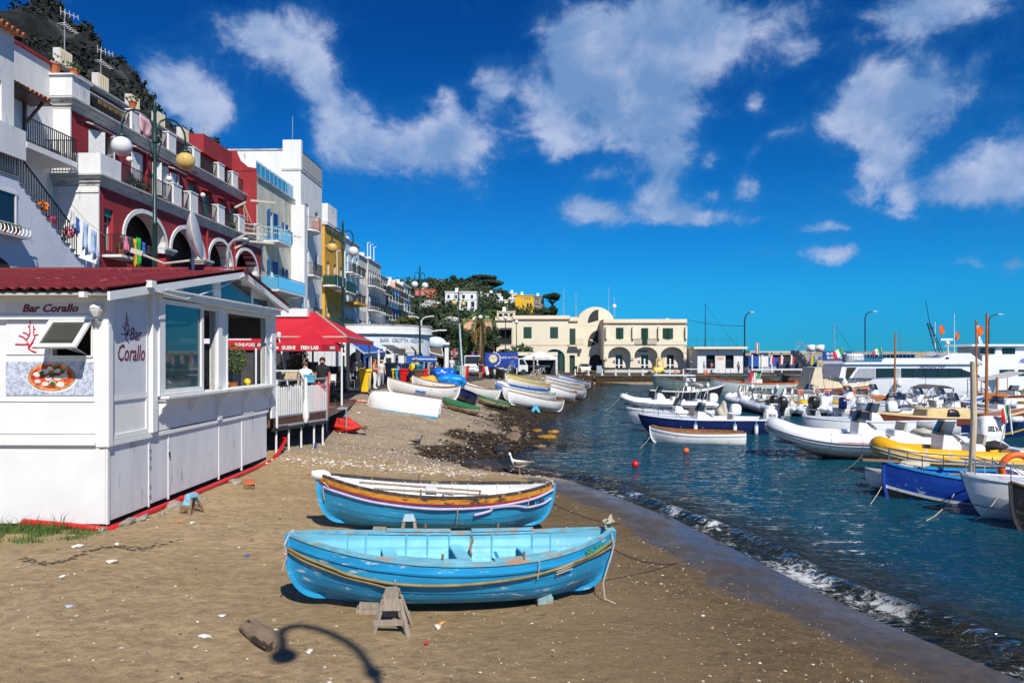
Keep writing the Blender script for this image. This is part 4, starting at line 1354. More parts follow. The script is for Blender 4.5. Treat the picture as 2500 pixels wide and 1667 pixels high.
for i,(x_,y_,lab)in enumerate(((-1.0,6.1,'small white table inside the kiosk by the first open window'),(-1.0,7.6,'small white table inside the kiosk at its far end'))):
 t2=thing('cafe_table',lab,'table',kworld(x_,y_,1.3),ANG,'tables in the kiosk')
 mb=MB();mb.lathe([(.4,.74),(.4,.77)],14);mb.build('tabletop',white,t2)
 mb=MB();mb.tube([(0,0,0),(0,0,.74)],.03,6);mb.lathe([(.22,0),(.22,.02)],10);mb.build('pedestal',iron,t2)
 t3=thing('yellow_lamp','yellow ball vase on the '+('nearer' if i==0 else 'farther')+' kiosk window table','vase',kworld(x_+.75,y_-.2,2.35),0,'yellow vases on the kiosk counter')
 mb=MB();mb.ball((0,0,.1),.1,10,7);mb.build('vase',yellow_p,t3,True)
b=leafy('potted_tree',None,[(0,0,1.3,.5,.45,.55),(.2,.1,.8,.35,.35,.4)],700,.07,leaf_light,77)
b.location=kworld(-.9,5.0,1.5)
tag(b,'leafy green plant inside the kiosk behind the middle post','plant')
mb=MB()
mb.tube([(-1.52,-.20,-.12),(-1.52,-.20,.06),(-1.46,-.20,.13),(-.6,-.19,.06),(.02,-.17,-.01),(.12,-.10,-.02),(.16,1.0,.02),(.14,4.0,.02),(.13,6.3,.03),(.13,8.3,.04),(.14,8.9,.22),(.14,9.6,.55),(-.2,9.8,.58)],.058,10)
for q in((-.1,-.175,.0),(.155,2.6,.02),(.14,5.0,.02)):
 mb.ball(q,.075,8,6)
o=mb.build('waste_pipe',red_paint,None,True,K.location,(0,0,ANG))
tag(o,'long red waste pipe running along the foot of the kiosk','pipe')
def gz(x,y):
 return height(x,y)
rocks=[((0.1,.35),.16,2.0,.5,.5),((.18,.75),.13,1.7,.6,.5),((.25,1.9),.14,1.2,1.6,.9),((.3,2.3),.10,1.2,1.3,.8),((.3,5.0),.13,1.2,1.2,.9),((-.05,-.22),.07,1,1,.8),((.35,1.2),.07,1,1.2,.8),((.4,3.0),.07,1,1,.8)]
labs=['long flat stone lying under the kiosk corner','flat grey stone next to the kiosk corner','blocky grey stone against the red pipe','small dark stone beside the blocky stone','grey stone with a dark face near the middle of the red pipe','little grey pebble under the pipe corner','small brown stone near the kiosk corner','small stone beside the wooden trestle']
for i,((x_,y_),r,sx,sy,sz)in enumerate(rocks):
 p=kworld(x_,y_,0)
 mb=MB();mb.rock((0,0,0),r,sy if i<2 else sx,sx if i<2 else sy,sz,i,2)
 o=mb.build('stone',stone_m,None,False,(p.x+.08,p.y,gz(p.x,p.y)+r*.1))
 tag(o,labs[i],'stone','stones along the kiosk')
for i,(u,v,lab)in enumerate(((605,1176,'worn red brick lying on another brick'),(608,1192,'brown broken brick on the sand under the red brick'))):
 p=gp(608,1194)
 mb=MB();mb.cbox((0,0,.06),(.26,.14,.115),Euler((0,0,.3+i)))
 for k_ in range(2):
  mb.rock((.02*k_,.03,.06),.07,1.5,.9,.8,30+k_+i)
 o=mb.build('brick',terracotta if i==0 else wood,None,False,(p.x,p.y,p.z+(.115 if i==0 else-.01)))
 tag(o,lab,'brick')
def trestle(label,loc,rz,h=.55,w=.42,top=.30,m_=None,blue=None,depth=.5):
 """A-frame wooden boat prop"""
 t=thing('boat_trestle',label,'trestle',loc,rz,'wooden boat trestles')
 m_=m_ or wood_grey
 for sy in(-1,1):
  for sx in(-1,1):
   mb=MB();mb.beam((sx*top*.32,sy*depth*.2,h-.05),(sx*w/2,sy*depth/2,-.03),.06,.035);mb.build('leg',m_,t)
 for sy in(-1,1):
  mb=MB();mb.beam((-w*.46,sy*depth*.40-.03*0,h*.33),(w*.46,sy*depth*.40,h*.33),.028,.07);mb.build('brace',m_,t)
 for sy in(-1,1):
  mb=MB();mb.prism([(-top*.32,h-.02),(top*.32,h-.02),(top*.46,h-.17),(-top*.46,h-.17)],lambda a,b_,d:(a,sy*(depth*.2+d+(h-b_)*.16),b_),.018,.045);fixn(mb.build('gusset',blue or m_,t))
 mb=MB();mb.cbox((0,0,h),(top*.62,depth*.62,.06));mb.cbox((0,0,h+.04),(top*.45,depth*.5,.03));mb.build('top_block',blue or m_,t)
 return t
p=gp(468,1252)
t=trestle('low orange and pale blue trestle beside the kiosk pipe',p,-.35,.36,.26,.2,wood,mat('flaking_blue',(.22,.48,.60),.7,.3,9,stain=((.3,.2,.1),.3,9)),.42)
# dish and aerials on the kiosk roof
t2=thing('satellite_dish','large white satellite dish seen edge-on over the kiosk roof','satellite dish',kworld(-.9,5.2,5.45),ANG)
mb=MB()
pr=[(.04+.58*i/8,.22*(i/8)**2)for i in range(9)]
mb.lathe([(0.001,0)]+pr+[(.625,.225),(.60,.235)],28)
o=mb.build('dish',mat('dish_white',(.66,.63,.57),.4,.1,3,stain=((.35,.25,.15),.15,4)),t2,True,(0.05,-.2,.78),(0,math.radians(80),math.radians(14)))
md=o.modifiers.new('thick','SOLIDIFY');md.thickness=.02
mb=MB();mb.tube([(.15,-.3,.16),(-.4,-.5,.06),(-.95,-.7,.30)],.03,6);mb.cbox((-.98,-.72,.32),(.28,.12,.12),Euler((0,.3,.3)));mb.build('feed_arm',canvas,t2)
mb=MB();mb.tube([(.05,.1,-.1),(.05,.1,.7)],.035,6);mb.build('mount',alu,t2)
t2=thing('aerial_mast','bent grey mast carrying long television aerials over the kiosk roof','aerial',kworld(.0,5.55,5.4),ANG)
mb=MB();mb.tube([(-.05,0,0),(-.05,0,.5),(.0,0,.7),(.12,0,.82),(.35,0,.86),(.5,0,.84)],.045,8);mb.box(-.2,.15,-.15,.15,-.05,.05);mb.build('mast',alu,t2,True)
mb=MB();yagi(mb,(.30,.1,1.18),(1,.12,-.16),1.5,14,.34,(.2,0,1));yagi(mb,(.30,.15,1.30),(1,.1,-.16),1.2,10,.28)
mb.beam((.7,.1,.8),(.7,.1,1.9),.03)
mb.build('antenna',canvas,t2)
mb=MB()
for z_,w_ in((1.85,.5),(1.0,-.1),(.78,.4)):
 mb.cbox((.7+w_*.3,.1,z_),(.62,.05,.05),Euler((0,.05,.3)))
 mb.cbox((.25,.1,z_-.08),(.32,.05,.05),Euler((0,-.5,.2)))
mb.build('reflector',canvas,t2)
# terrace beside the kiosk
DZ=1.95
t2=thing('terrace_deck','low timber terrace platform on posts behind the kiosk','terrace',(0,0,0))
mb=MB();mb.add([(-22,22.75,DZ),(-7.36,22.75,DZ),(-6.44,25.6,DZ),(-7.0,33,DZ),(-22,33,DZ),(-22,22.75,DZ-.22),(-7.36,22.75,DZ-.22),(-6.44,25.6,DZ-.22),(-7.0,33,DZ-.22),(-22,33,DZ-.22)],[(0,1,2,3,4),(9,8,7,6,5),(0,5,6,1),(1,6,7,2),(2,7,8,3)])
mb.build('platform',wood_dark,t2)
for i,f in enumerate((.1,.32,.55,.8,.98)):
 p=Vector((-7.36+.92*f,22.75+2.85*f,0))
 mb=MB();mb.tube([(p.x-.1,p.y,.4),(p.x-.1,p.y,DZ-.2)],.035,7)
 mb.build('post',white,t2)
mb=MB();mb.beam((-7.4,22.75,DZ-.32),(-6.5,25.55,DZ-.32),.10,.14);mb.build('beam',dark_in,t2)
a,b_=Vector((-7.33,22.9,DZ)),Vector((-6.44,25.6,DZ))
t2=thing('terrace_fence','grey metal terrace fence filled with white upright slats','fence',(0,0,0))
d_=(b_-a)
nr=Vector((d_.y,-d_.x,0)).normalized()
for z_ in(1.17,.93,.05,-.25):
 mb=MB();mb.beam(a+Vector((0,0,z_)),b_+Vector((0,0,z_)),.05,.05 if z_>0 else .07);mb.build('rail',alu,t2)
for f in(0.0,.52,1.0):
 p=a+d_*f
 mb=MB();mb.beam(p+Vector((0,0,-.3)),p+Vector((0,0,1.2)),.07 if f else .12,.07);mb.build('post',alu if f else white,t2)
k=0
for i in range(23):
 f=.04+.92*i/22
 if abs(f-.52)<.035:
  continue
 p=a+d_*f+nr*.03
 h_=.92-(.0 if f<.82 else(f-.82)*2.2)+R.uniform(-.05,.02)
 if f>.8:
  h_=max(.45,h_)
 mb=MB()
 w2=d_.normalized()*.032
 pts=[(-1,0),(1,0),(1,h_-.1),(.55,h_-.02),(0,h_),(-.55,h_-.02),(-1,h_-.1)]
 mb.prism(pts,lambda q,z_,dd:p+w2*q+nr*dd+Vector((0,0,z_+.08)),0,.022)
 o=fixn(mb.build('slat',white,t2))
mb=MB()
for i in range(26):
 p=a+d_*((i+.5)/26)-nr*.02
 mb.beam(p+Vector((0,0,.05)),p+Vector((0,0,.93)),.02)
mb.build('bars',alu,t2)
p=a+d_*.51+nr*.1
t3=thing('closed_parasol','white cloth wrapped round the fence middle post','cloth',p)
mb=MB();mb.lathe([(.05,.2),(.09,.0),(.11,-.4),(.05,-.6)],8,(0,0,.35));mb.lathe([(.03,-.2),(.05,.2),(.05,.85),(.02,.95)],8,(0,0,.3));mb.build('cloth',white,t3,40)
for i,(u,v,Y,sx,sy,sz,m_,lab,cat)in enumerate(((700,916,25.5,.75,.4,.25,mat('wicker',(.55,.40,.25),.8,.25,18),'wicker basket of napkins behind the fence','basket'),(756,925,26.0,.36,.3,.22,mat('cyan_plastic',(.05,.42,.62),.5,.1,4),'pale blue cool box behind the fence','cool box'),(785,936,26.5,.55,.45,.9,red_paint,'tall red bin behind the end of the fence','bin'),(800,1000,26.0,.06,.06,1.2,red_paint,'thin red post at the end of the fence','post'))):
 p=at(u,v,Y)
 z_=DZ if i!=1 else DZ+.55
 t3=thing(cat.replace(' ','_'),lab,cat,(p.x,p.y,p.z-.12 if i<2 else z_),.2)
 mb=MB();mb.prism([(-sx/2*.92,0),(sx/2*.92,0),(sx/2,sz),(-sx/2,sz)],lambda q,z2,dd:(q,dd,z2),-sy/2,sy/2);fixn(mb.build('body',m_,t3))
 mb=MB();mb.box(-sx/2-.02,sx/2+.02,-sy/2-.02,sy/2+.02,sz,sz+.05);mb.build('rim',m_ if i!=0 else white,t3)
t3=thing('side_table','dark serving table behind the white terrace fence','table',(-7.6,24.6,DZ),-.31)
mb=MB();mb.box(-.35,.35,-1.5,1.0,.88,.94);mb.build('tabletop',black,t3)
for sx in(-.3,.3):
 for sy in(-1.4,.9):
  mb=MB();mb.beam((sx,sy,0),(sx,sy,.88),.05);mb.build('leg',black,t3)
p=gp(823,1052)
t3=thing('metal_stand','bare grey metal table frame standing on the shingle','stand',(p.x,p.y,p.z),.15)
for sx in(-.36,.36):
 for sy in(-.3,.3):
  mb=MB();mb.tube([(sx,sy,-.05),(sx,sy,.86)],.028,6);mb.build('leg',alu,t3)
mb=MB();mb.box(-.40,.40,-.34,.34,.86,.91);mb.build('top',alu,t3)
p=gp(860,1050)
mb=MB()
rows=[]
for j in range(25):
 t_=j/24
 r_=[]
 for i in range(24):
  an=2*PI*i/24
  rr_=(.30*math.sin(PI*min(1,t_*.8+.25))+.03)*(1+.22*math.sin(3*an+6*t_)+.2*math.sin(7*an-5*t_)+.25*mnoise.noise((an*2,t_*7,2)))
  r_.append((-.75+1.3*t_,-.1-.45*t_+rr_*math.cos(an),.20+max(-.17,rr_*math.sin(an)*.9)))
 rows.append(r_)
mb.grid(rows,True)
mb.add(rows[0],[tuple(range(24))]);mb.add(rows[-1],[tuple(range(23,-1,-1))])
t3=thing('folded_parasol','crumpled red parasol cloth lying rolled on the shingle','parasol',p)
fixn(mb.build('cloth',mat('red_tarpaulin',(.48,.018,.012),.7,.2,4),t3,True))
mb=MB();mb.tube([(.5,-.52,.2),(.66,-.58,.19)],.085,10);mb.build('pole_end',wood,t3)
p=gp(815,985)
b=leafy('green_weed',None,[(0,0,.18,.45,.25,.22)],260,.07,leaf_light,12);b.location=p
tag(b,'green weed growing behind the metal stand','plant')
p=gp(862,980)
t3=thing('red_hose','coiled dark red hose on the ground behind the upturned boat','hose',p)
mb=MB();mb.tube([(-.5,0,.02),(-.2,.1,.08),(.2,0,.05),(.6,.1,.03)],.04,6);mb.build('hose',red_paint,t3)
# boats
def hull_pts(L,B,D,rb=.25,rs=.2,tr=None,full=.55,ff=.10,ns=22,sv=None,fine=.85,stem=.0):
 """stations stern -> bow, each a list of points keel -> gunwale (starboard side, y >= 0)"""
 out=[]
 for i in range(ns+1):
  t=i/ns
  t=.5-.5*math.cos(PI*t)if tr is None else 1-(1-t)**1.35
  q=2*t-1
  if tr is not None and q<0:
   b=B/2*(tr+(1-tr)*(1-q*q))
  else:
   b=B/2*max(0.0,1-abs(q)**2.3)**fine
  b=max(b,.028)
  zs=D+(rb*q*q*abs(q)**.3 if q>0 else rs*q*q)
  e=smooth(.35,1,q if q>0 else(-q if tr is None else 0))
  zk=.02+.10*D*e*e
  p=full+(1.35-full)*e**1.4
  x0=(t-.5)*L
  r_=[]
  for s,off in sv:
   y=b*math.sin(PI/2*s)**p+off*(1-e*.8)
   z=zk+(zs-zk)*(1-math.cos(PI/2*s))**.92
   pull=ff*L*e*e*(1-s)**2.4
   x=x0-math.copysign(pull,q)+(stem*e*s*s if q>0 else 0)
   r_.append((x,y,z))
  out.append(r_)
 return out
def strakes(m,step=.007):
 sv=[]
 for i in range(m):
  sv.append((i/m,step if i else 0))
  sv.append(((i+.5)/m,step*.5))
  sv.append(((i+1)/m,0))
 return sv
def both(rows):
 return[[(x,-y,z)for x,y,z in reversed(r)]+list(r)for r in rows]
def loft_hull(t,rows,hm,name='hull',transom=None):
 mb=MB()
 full=both(rows)
 mb.grid(full,flip=False)
 if transom:
  mb.add(full[0],[tuple(range(len(full[0])))])
 return mb.build(name,hm,t,35)
def inner_skin(t,rows,im,th=.035,lift=.05):
 mb=MB()
 r2=[[(x*.985,max(0.0,y-th),max(z+(lift if k<3 else 0),z)-(.0 if k<len(r)-1 else .004))for k,(x,y,z)in enumerate(r)]for r in rows]
 mb.grid(both(r2),flip=True)
 return mb.build('lining',im,t,True)
def rail_strip(t,rows,m_,wi=.055,wo=.02,h=.035,name='gunwale',k=-1,dz=.0):
 for sg in(-1,1):
  mb=MB()
  rr=[]
  for r in rows:
   x,y,z=r[k]
   a,b_=y+wo,max(.0,y-wi)
   rr.append([(x,sg*a,z+dz-.012),(x,sg*a,z+dz+h),(x,sg*b_,z+dz+h),(x,sg*b_,z+dz-.012)])
  mb.grid(rr,True,flip=sg>0)
  mb.add(rr[0],[(0,1,2,3)]);mb.add(rr[-1],[(3,2,1,0)])
  mb.build(name,m_,t)
def band(t,rows,m_,za,zb,name,proud=.012):
 """painted wale: a plank standing proud of the hull between two heights under the gunwale"""
 for sg in(-1,1):
  mb=MB()
  rr=[]
  for r in rows:
   def at_z(z):
    for p,q in zip(r,r[1:]):
     if p[2]<=z<=q[2]:
      f=(z-p[2])/max(1e-6,q[2]-p[2])
      return Vector(p).lerp(Vector(q),f)
    return Vector(r[-1]if z>r[-1][2]else r[0])
   zt=r[-1][2]
   a,b_=at_z(zt-za),at_z(zt-zb)
   rr.append([(a.x,sg*(a.y-.02),a.z),(a.x,sg*(a.y+proud),a.z),(b_.x,sg*(b_.y+proud),b_.z),(b_.x,sg*(b_.y-.02),b_.z)])
  mb.grid(rr,False,flip=sg<0)
  mb.build(name,m_,t)
def keel_bar(t,rows,m_,w=.045,dp=.05):
 pts=[Vector((p[0],0,p[2]))for p in reversed(rows[0])]
 pts+=[Vector((r[0][0],0,r[0][2]))for r in rows[1:-1]]
 pts+=[Vector((p[0],0,p[2]))for p in rows[-1]]
 c=Vector((0,0,pts[len(pts)//2].z+.6))
 mb=MB()
 rr=[]
 for i,p in enumerate(pts):
  d=(pts[min(i+1,len(pts)-1)]-pts[max(i-1,0)]).normalized()
  nn=Vector((d.z,0,-d.x))
  o=p+nn*dp
  q=p-nn*.01
  rr.append([(o.x,-w/2,o.z),(o.x,w/2,o.z),(q.x,w/2,q.z),(q.x,-w/2,q.z)])
 mb.grid(rr,True)
 mb.add(rr[0],[(0,1,2,3)]);mb.add(rr[-1],[(3,2,1,0)])
 return mb.build('keel',m_,t)
def half_w(rows,x,z):
 r=min(rows,key=lambda r_:abs(r_[-1][0]-x))
 for p,q in zip(r,r[1:]):
  if p[2]<=z<=q[2]:
   return p[1]+(q[1]-p[1])*(z-p[2])/max(1e-6,q[2]-p[2])
 return r[-1][1]
def place(t,a,b,z_up=0.0,roll=0.0):
 """put the boat's keel line from ground point a (stern) to b (bow)"""
 a,b=Vector(a),Vector(b)
 d=b-a
 t.location=(a+b)/2+Vector((0,0,z_up))
 t.rotation_euler=(roll,-math.atan2(d.z,Vector((d.x,d.y)).length),math.atan2(d.y,d.x))
def flake(name,c,c2,amt=.16,sc_=9,rough=.5,wear=(.55,.62,.64)):
 """old boat paint: worn through in flakes, streaked along the planks"""
 if name in MATS:
  return MATS[name]
 m_=mat(name,c,rough,.12,3,.002,40,stain=(wear,amt,sc_),stretch=(.45,1,2.2))
 return m_
def oar(parent_t,a,b,m_,label=None):
 mb=MB()
 a,b=Vector(a),Vector(b)
 mb.tube([a,a.lerp(b,.75)],.026,7)
 mb.beam(a.lerp(b,.74),b,.13,.018)
 return mb.build('oar',m_,parent_t)
def rowboat(label,a,b,L,B,D,hm,im,rm,wale=None,rub=None,keel=None,thw=(.24,.5,.72),group=None,roll=0.0,m=7,rb=.24,rs=.2,tr=None,step=.007,up=.05,name='rowing_boat',tholes=True,ribs=True,extra=None):
 t=thing(name,label,'boat',(0,0,0),0,group)
 rows=hull_pts(L,B,D,rb,rs,tr,sv=strakes(m,step))
 loft_hull(t,rows,hm,transom=tr)
 inner_skin(t,rows,im)
 rail_strip(t,rows,rm)
 if wale:
  band(t,rows,wale,.0,.115,'wale')
 if rub:
  band(t,rows,rub,.12,.15,'rubbing_strake',.022)
 keel_bar(t,rows,keel or hm)
 for f in thw:
  x=(f-.5)*L
  z=D-.16
  w=half_w(rows,x,z)-.03
  mb=MB();mb.box(x-.10,x+.10,-w,w,z-.03,z);mb.build('thwart',im,t)
 fl=MB()
 fw=half_w(rows,0,.2)*.62
 for k in range(5):
  y=(k-2)*fw*.38
  fl=MB();fl.box(-L*.22,L*.22,y-fw*.17,y+fw*.17,.135+.004*(k%2),.155+.004*(k%2));fl.build('floorboard',im,t)
 if ribs:
  for k in range(9):
   x=(k-4)*L*.085
   for sg in(-1,1):
    r=min(rows,key=lambda r_:abs(r_[-1][0]-x))
    x=r[-1][0]
    pts=[(x,sg*max(.02,p[1]-.045),p[2]+(.04 if i_<3 else .0))for i_,p in enumerate(r)if p[2]>.16][::3]
    if len(pts)>1:
     pts.append((x,sg*max(.02,r[-1][1]-.045),r[-1][2]-.02))
     mb=MB();mb.tube(pts,.016,4);mb.build('rib',im,t)
 if tholes:
  for f in(.42,.66):
   for sg in(-1,1):
    x=(f-.5)*L
    r=min(rows,key=lambda r_:abs(r_[-1][0]-x))
    mb=MB();mb.tube([(x,sg*(r[-1][1]-.02),r[-1][2]),(x,sg*(r[-1][1]-.02),r[-1][2]+.15)],.018,6);mb.build('thole_pin',wood,t)
 place(t,a,b,up,roll)
 return t,rows
blue_a=flake('turquoise_boat_paint',(.014,.29,.55),None,.24,7)
blue_b=flake('sky_blue_boat_paint',(.022,.32,.58),None,.22,8)
blue_in=mat('pale_blue_inside',(.17,.50,.62),.6,.08,3,stain=((.45,.60,.62),.12,6))
worn_rail=mat('worn_blue_rail',(.16,.42,.52),.7,.2,6,.004,30,stain=((.42,.27,.17),.42,5),stretch=(.6,2,2))
white_in=mat('white_inside',(.74,.74,.72),.6,.06,3,stain=((.5,.45,.36),.10,4))
ochre_wale=mat('flaking_ochre_paint',(.52,.22,.02),.6,.25,6,.004,26,stain=((.06,.035,.02),.42,7),stretch=(.5,1.5,1.5))
tar_rail=mat('tarred_rail',(.05,.04,.035),.7,.4,7,.004,30,stain=((.35,.24,.12),.32,6))
brown_rail=mat('brown_boat_rail',(.30,.13,.045),.6,.25,6,stain=((.10,.05,.03),.25,6))
def near_side(rows,t,fr,off,sg=-1,k=-1,drop=0.0,out=.03):
 """a point on the hull side: fr along the length, drop below the gunwale"""
 i=min(range(len(rows)),key=lambda j:abs((rows[j][-1][0]-rows[0][-1][0])/(rows[-1][-1][0]-rows[0][-1][0])-fr))
 r=rows[i]
 zt=r[-1][2]-drop
 for p,q in zip(r,r[1:]):
  if p[2]<=zt<=q[2]:
   f=(zt-p[2])/max(1e-6,q[2]-p[2])
   v=Vector(p).lerp(Vector(q),f)
   return Vector((v.x,sg*(v.y+out),v.z))
 return Vector((r[-1][0],sg*(r[-1][1]+out),zt))
b1a,b1b=gp(735,1480),gp(1452,1458)
rowb1,rows1=rowboat('nearest sky blue rowing boat with old hoses tied round its side',b1a,b1b,4.72,1.55,.70,blue_a,blue_in,worn_rail,None,blue_a,blue_a,thw=(.30,.52,.74),roll=.05,up=.07,rb=.26,rs=.22,step=.008)
t=rowb1
def hose(t,rows,pts,r,m_,name='hose'):
 P=[near_side(rows,t,f,0,-1,drop=d,out=r*1.2)for f,d in pts]
 Q=[]
 for i in range(len(P)-1):
  for k in range(5):
   f=k/5
   p0,p1,p2,p3=P[max(i-1,0)],P[i],P[i+1],P[min(i+2,len(P)-1)]
   Q.append(.5*((2*p1)+(p2-p0)*f+(2*p0-5*p1+4*p2-p3)*f*f+(3*p1-p0-3*p2+p3)*f**3))
 Q.append(P[-1])
 mb=MB();mb.tube(Q,r,8)
 return mb.build(name,m_,t,True)
hose(t,rows1,[(.0,.17),(.06,.21),(.12,.24),(.2,.275),(.30,.29),(.42,.27),(.55,.235),(.68,.20),(.8,.165),(.92,.16),(1.0,.14)],.022,hose_m)
hose(t,rows1,[(.0,.21),(.06,.265),(.12,.30),(.2,.325),(.26,.335),(.29,.38)],.020,hose_m)
hose(t,rows1,[(.78,.20),(.84,.20),(.90,.205),(.95,.22),(1.0,.24)],.020,hose_m)
for f,d0,d1 in((.285,.22,.45),(.70,.0,.26),(.80,.14,.26)):
 mb=MB()
 ps=[near_side(rows1,t,f+.004*math.sin(9*k),0,-1,drop=d0+(d1-d0)*k/6,out=.045)for k in range(7)]
 mb.tube(ps,.009,5)
 mb.build('rope',ropem,t)
mb=MB()
for k in range(14):
 a_=k*.9
 mb.tube([(2.28+.07*math.cos(a_+j),.07*math.sin(a_*1.7+j),1.0+.04*math.sin(j+k)+.01*k)for j in range(4)],.012,5)
mb.build('rope_coil',ropem,t)
mb=MB();mb.tube([(2.30,-.06,.98),(2.36,-.10,.75),(2.28,-.14,.5),(2.2,-.16,.2),(2.22,-.22,-.02),(2.34,-.34,-.05)],.011,5);mb.build('painter',ropem,t)
mb=MB();mb.tube([(-2.34,.0,.95),(-2.40,-.08,.8),(-2.37,-.06,.6),(-2.41,-.05,.45)],.014,5);mb.tube([(-2.3,.08,.96),(-2.39,.0,.76),(-2.38,-.08,.66)],.02,5);mb.build('rope',mat('pinkish_rope',(.5,.38,.34),.9,.2,20),t)
mb=MB();mb.box(-.25,1.0,-.03,.03,-.1,-.09)
for f,wd in((.50,.62),(.28,0)):
 pass
for x0,x1,z in((-1.1,.1,.745),(.35,1.15,.775)):
 for sg in(-1,1):
  y=half_w(rows1,(x0+x1)/2,.7)
  mb=MB()
  ps=[near_side(rows1,t,.5+x_/4.72,0,sg,drop=-.055,out=-.035)for x_ in[x0+(x1-x0)*k/5 for k in range(6)]]
  for p_,q_ in zip(ps,ps[1:]):
   mb.beam(p_,q_+(q_-p_)*.02,.07,.035)
  mb.build('oarlock_pad',worn_rail,t)
mb=MB();mb.cbox((.75,.05,.50),(.5,.10,.02),Euler((.1,.12,.3)));mb.cbox((.55,-.1,.6),(.04,.05,.16),Euler((0,-.5,0)));mb.build('rowing_seat',blue_b,t)
mb=MB();mb.tube([(.32,.74,.74),(.36,.70,.60),(.30,.62,.48),(.34,.62,.40)],.02,6);mb.build('mooring_cleat',wood,t)
lime=mat('lime_lettering',(.05,.30,.10),.5,.1,8)
tx=text('NA 262 N',.115,lime,t,name='registration',ext=.002,bold=.004)
p_=near_side(rows1,t,.90,0,-1,drop=.10,out=.012)
q_=near_side(rows1,t,.95,0,-1,drop=.10,out=.012)
tx.location=p_+Vector((.0,-.006,-.005))
tx.rotation_euler=(PI/2-.12,-.10,math.atan2((q_-p_).y,(q_-p_).x))
b2a,b2b=gp(795,1292),gp(1322,1300)
b2a.y+=.1
rowb2,rows2=rowboat('second sky blue rowing boat with white inside and flaking orange wale',b2a,b2b,4.75,1.55,.74,blue_b,white_in,tar_rail,ochre_wale,mat('red_strake',(.38,.02,.02),.5,.2,6),blue_b,thw=(.3,.55,.8),roll=.03,up=.07,rb=.2,rs=.26)
t=rowb2
hose(t,rows2,[(.02,.2),(.1,.20),(.25,.205),(.4,.205),(.55,.20),(.68,.19),(.8,.18),(.92,.17),(1.0,.12)],.026,foam_pipe)
hose(t,rows2,[(.68,.215),(.74,.21),(.80,.25),(.88,.33),(.95,.35),(.99,.30)],.026,foam_pipe)
hose(t,rows2,[(.705,.22),(.685,.27),(.67,.34)],.028,foam_pipe)
mb=MB();mb.ball((-2.34,.0,.99),.105,12,8,1.9,1,1);mb.build('fender',white2,t,True)
mb=MB();mb.tube([(-2.15,-.02,.97),(-2.52,.02,1.03)],.05,8);mb.build('fender_neck',white2,t,True)
for f,d0,d1 in((.60,.17,.62),(.895,.1,.3),(.03,.1,.45)):
 mb=MB()
 mb.tube([near_side(rows2,t,f+.003*math.sin(8*k),0,-1,drop=d0+(d1-d0)*k/6,out=.05)for k in range(7)],.011,5)
 mb.build('rope',ropem,t)
oar(t,(-1.6,.28,.80),(.9,.18,.70),wood_grey)
oar(t,(-1.3,-.1,.76),(1.0,-.12,.68),wood_grey)
mb=MB();mb.cbox((-.15,.1,.72),(.22,.3,.14));mb.build('foam_block',white,t)
mb=MB();mb.tube([(2.24,.1,.92),(2.34,.0,.98),(2.36,-.08,.93),(2.3,-.02,.86)],.03,6);mb.build('rope_coil',ropem,t)
tx=text('NA 1201',.12,black,t,name='registration',ext=.002,bold=.004)
p_,q_=near_side(rows2,t,.905,0,-1,drop=.28,out=.012),near_side(rows2,t,.955,0,-1,drop=.28,out=.012)
tx.location=p_
tx.rotation_euler=(PI/2-.1,-.06,math.atan2((q_-p_).y,(q_-p_).x))
p=gp(957,1535);p.z-=.02
trestle('tall grey wooden A-frame trestle in front of the nearest blue boat',p,.05,.47,.46,.30,wood_grey,None,.40)
p=gp(1000,1310)
trestle('pale blue trestle between the two blue boats',p,.05,.52,.3,.25,wood_grey,mat('chalky_blue',(.35,.52,.60),.7,.15,6),.4)
p=gp(1327,1477)
t3=thing('wooden_chock','small rounded chock with flaking turquoise paint under the nearest boat','chock',p,.2)
mb=MB();mb.prism([(-.11,0),(.11,0),(.115,.12),(.07,.20),(0,.225),(-.07,.20),(-.115,.12)],lambda a,b_,d:(a,d,b_),-.12,.12)
fixn(mb.build('block',mat('flaked_turquoise',(.20,.42,.44),.8,.2,6,.006,30,stain=((.28,.20,.13),.4,12)),t3))
mb=MB();mb.box(-.12,.12,-.13,.13,-.02,.035);mb.build('foot',wood,t3)
for i,(u,v,lab)in enumerate(((905,1492,'weathered wood block under the nearest blue boat by the trestle'),(930,1305,'weathered wood block under the second blue boat'))):
 p=gp(u,v-8);t3=thing('wood_block',lab,'wood block',p,.1,'blocks under the blue boats')
 for k in range(2):
  mb=MB();mb.cbox((0,0,.035+.075*k),(.34-.08*k,.55,.07));mb.build('plank',wood_grey,t3)
p=gp(640,1560)
mb=MB()
rows=[]
for j in range(11):
 f=j/10
 rr_=.17*(1-.25*abs(f-.5))
 rows.append([(-.45+.9*f,rr_*math.cos(a_)*(1+.12*mnoise.noise((f*3,a_,1))),max(-.03,.08+rr_*.75*math.sin(a_)*(1+.2*mnoise.noise((f*4,a_,5)))))for a_ in[2*PI*i/12 for i in range(12)]])
mb.grid(rows,True);mb.add(rows[0],[tuple(range(12))]);mb.add(rows[-1],[tuple(range(11,-1,-1))])
o=fixn(mb.build('driftwood_log',mat('sandy_driftwood',(.24,.17,.11),.9,.3,4,.01,20,stain=((.035,.022,.015),.5,4),stretch=(.5,2,2)),None,50,(p.x,p.y,p.z-.01),(0.1,.0,-.85)))
o.scale=(.85,.85,.8)
tag(o,'worn dark driftwood chunk lying on the sand in front','driftwood')
def two(u0,v0,u1,v1):
 return gp(u0,v0),gp(u1,v1)
Gb='rowing boats drawn up on the slipway'
a,b_=gp(916,990),gp(1066,1016)
Lb=max(3.2,(b_-a).length*1.08)
t=thing('upturned_boat','white rowing boat lying upside down with a blue gunwale stripe','boat')
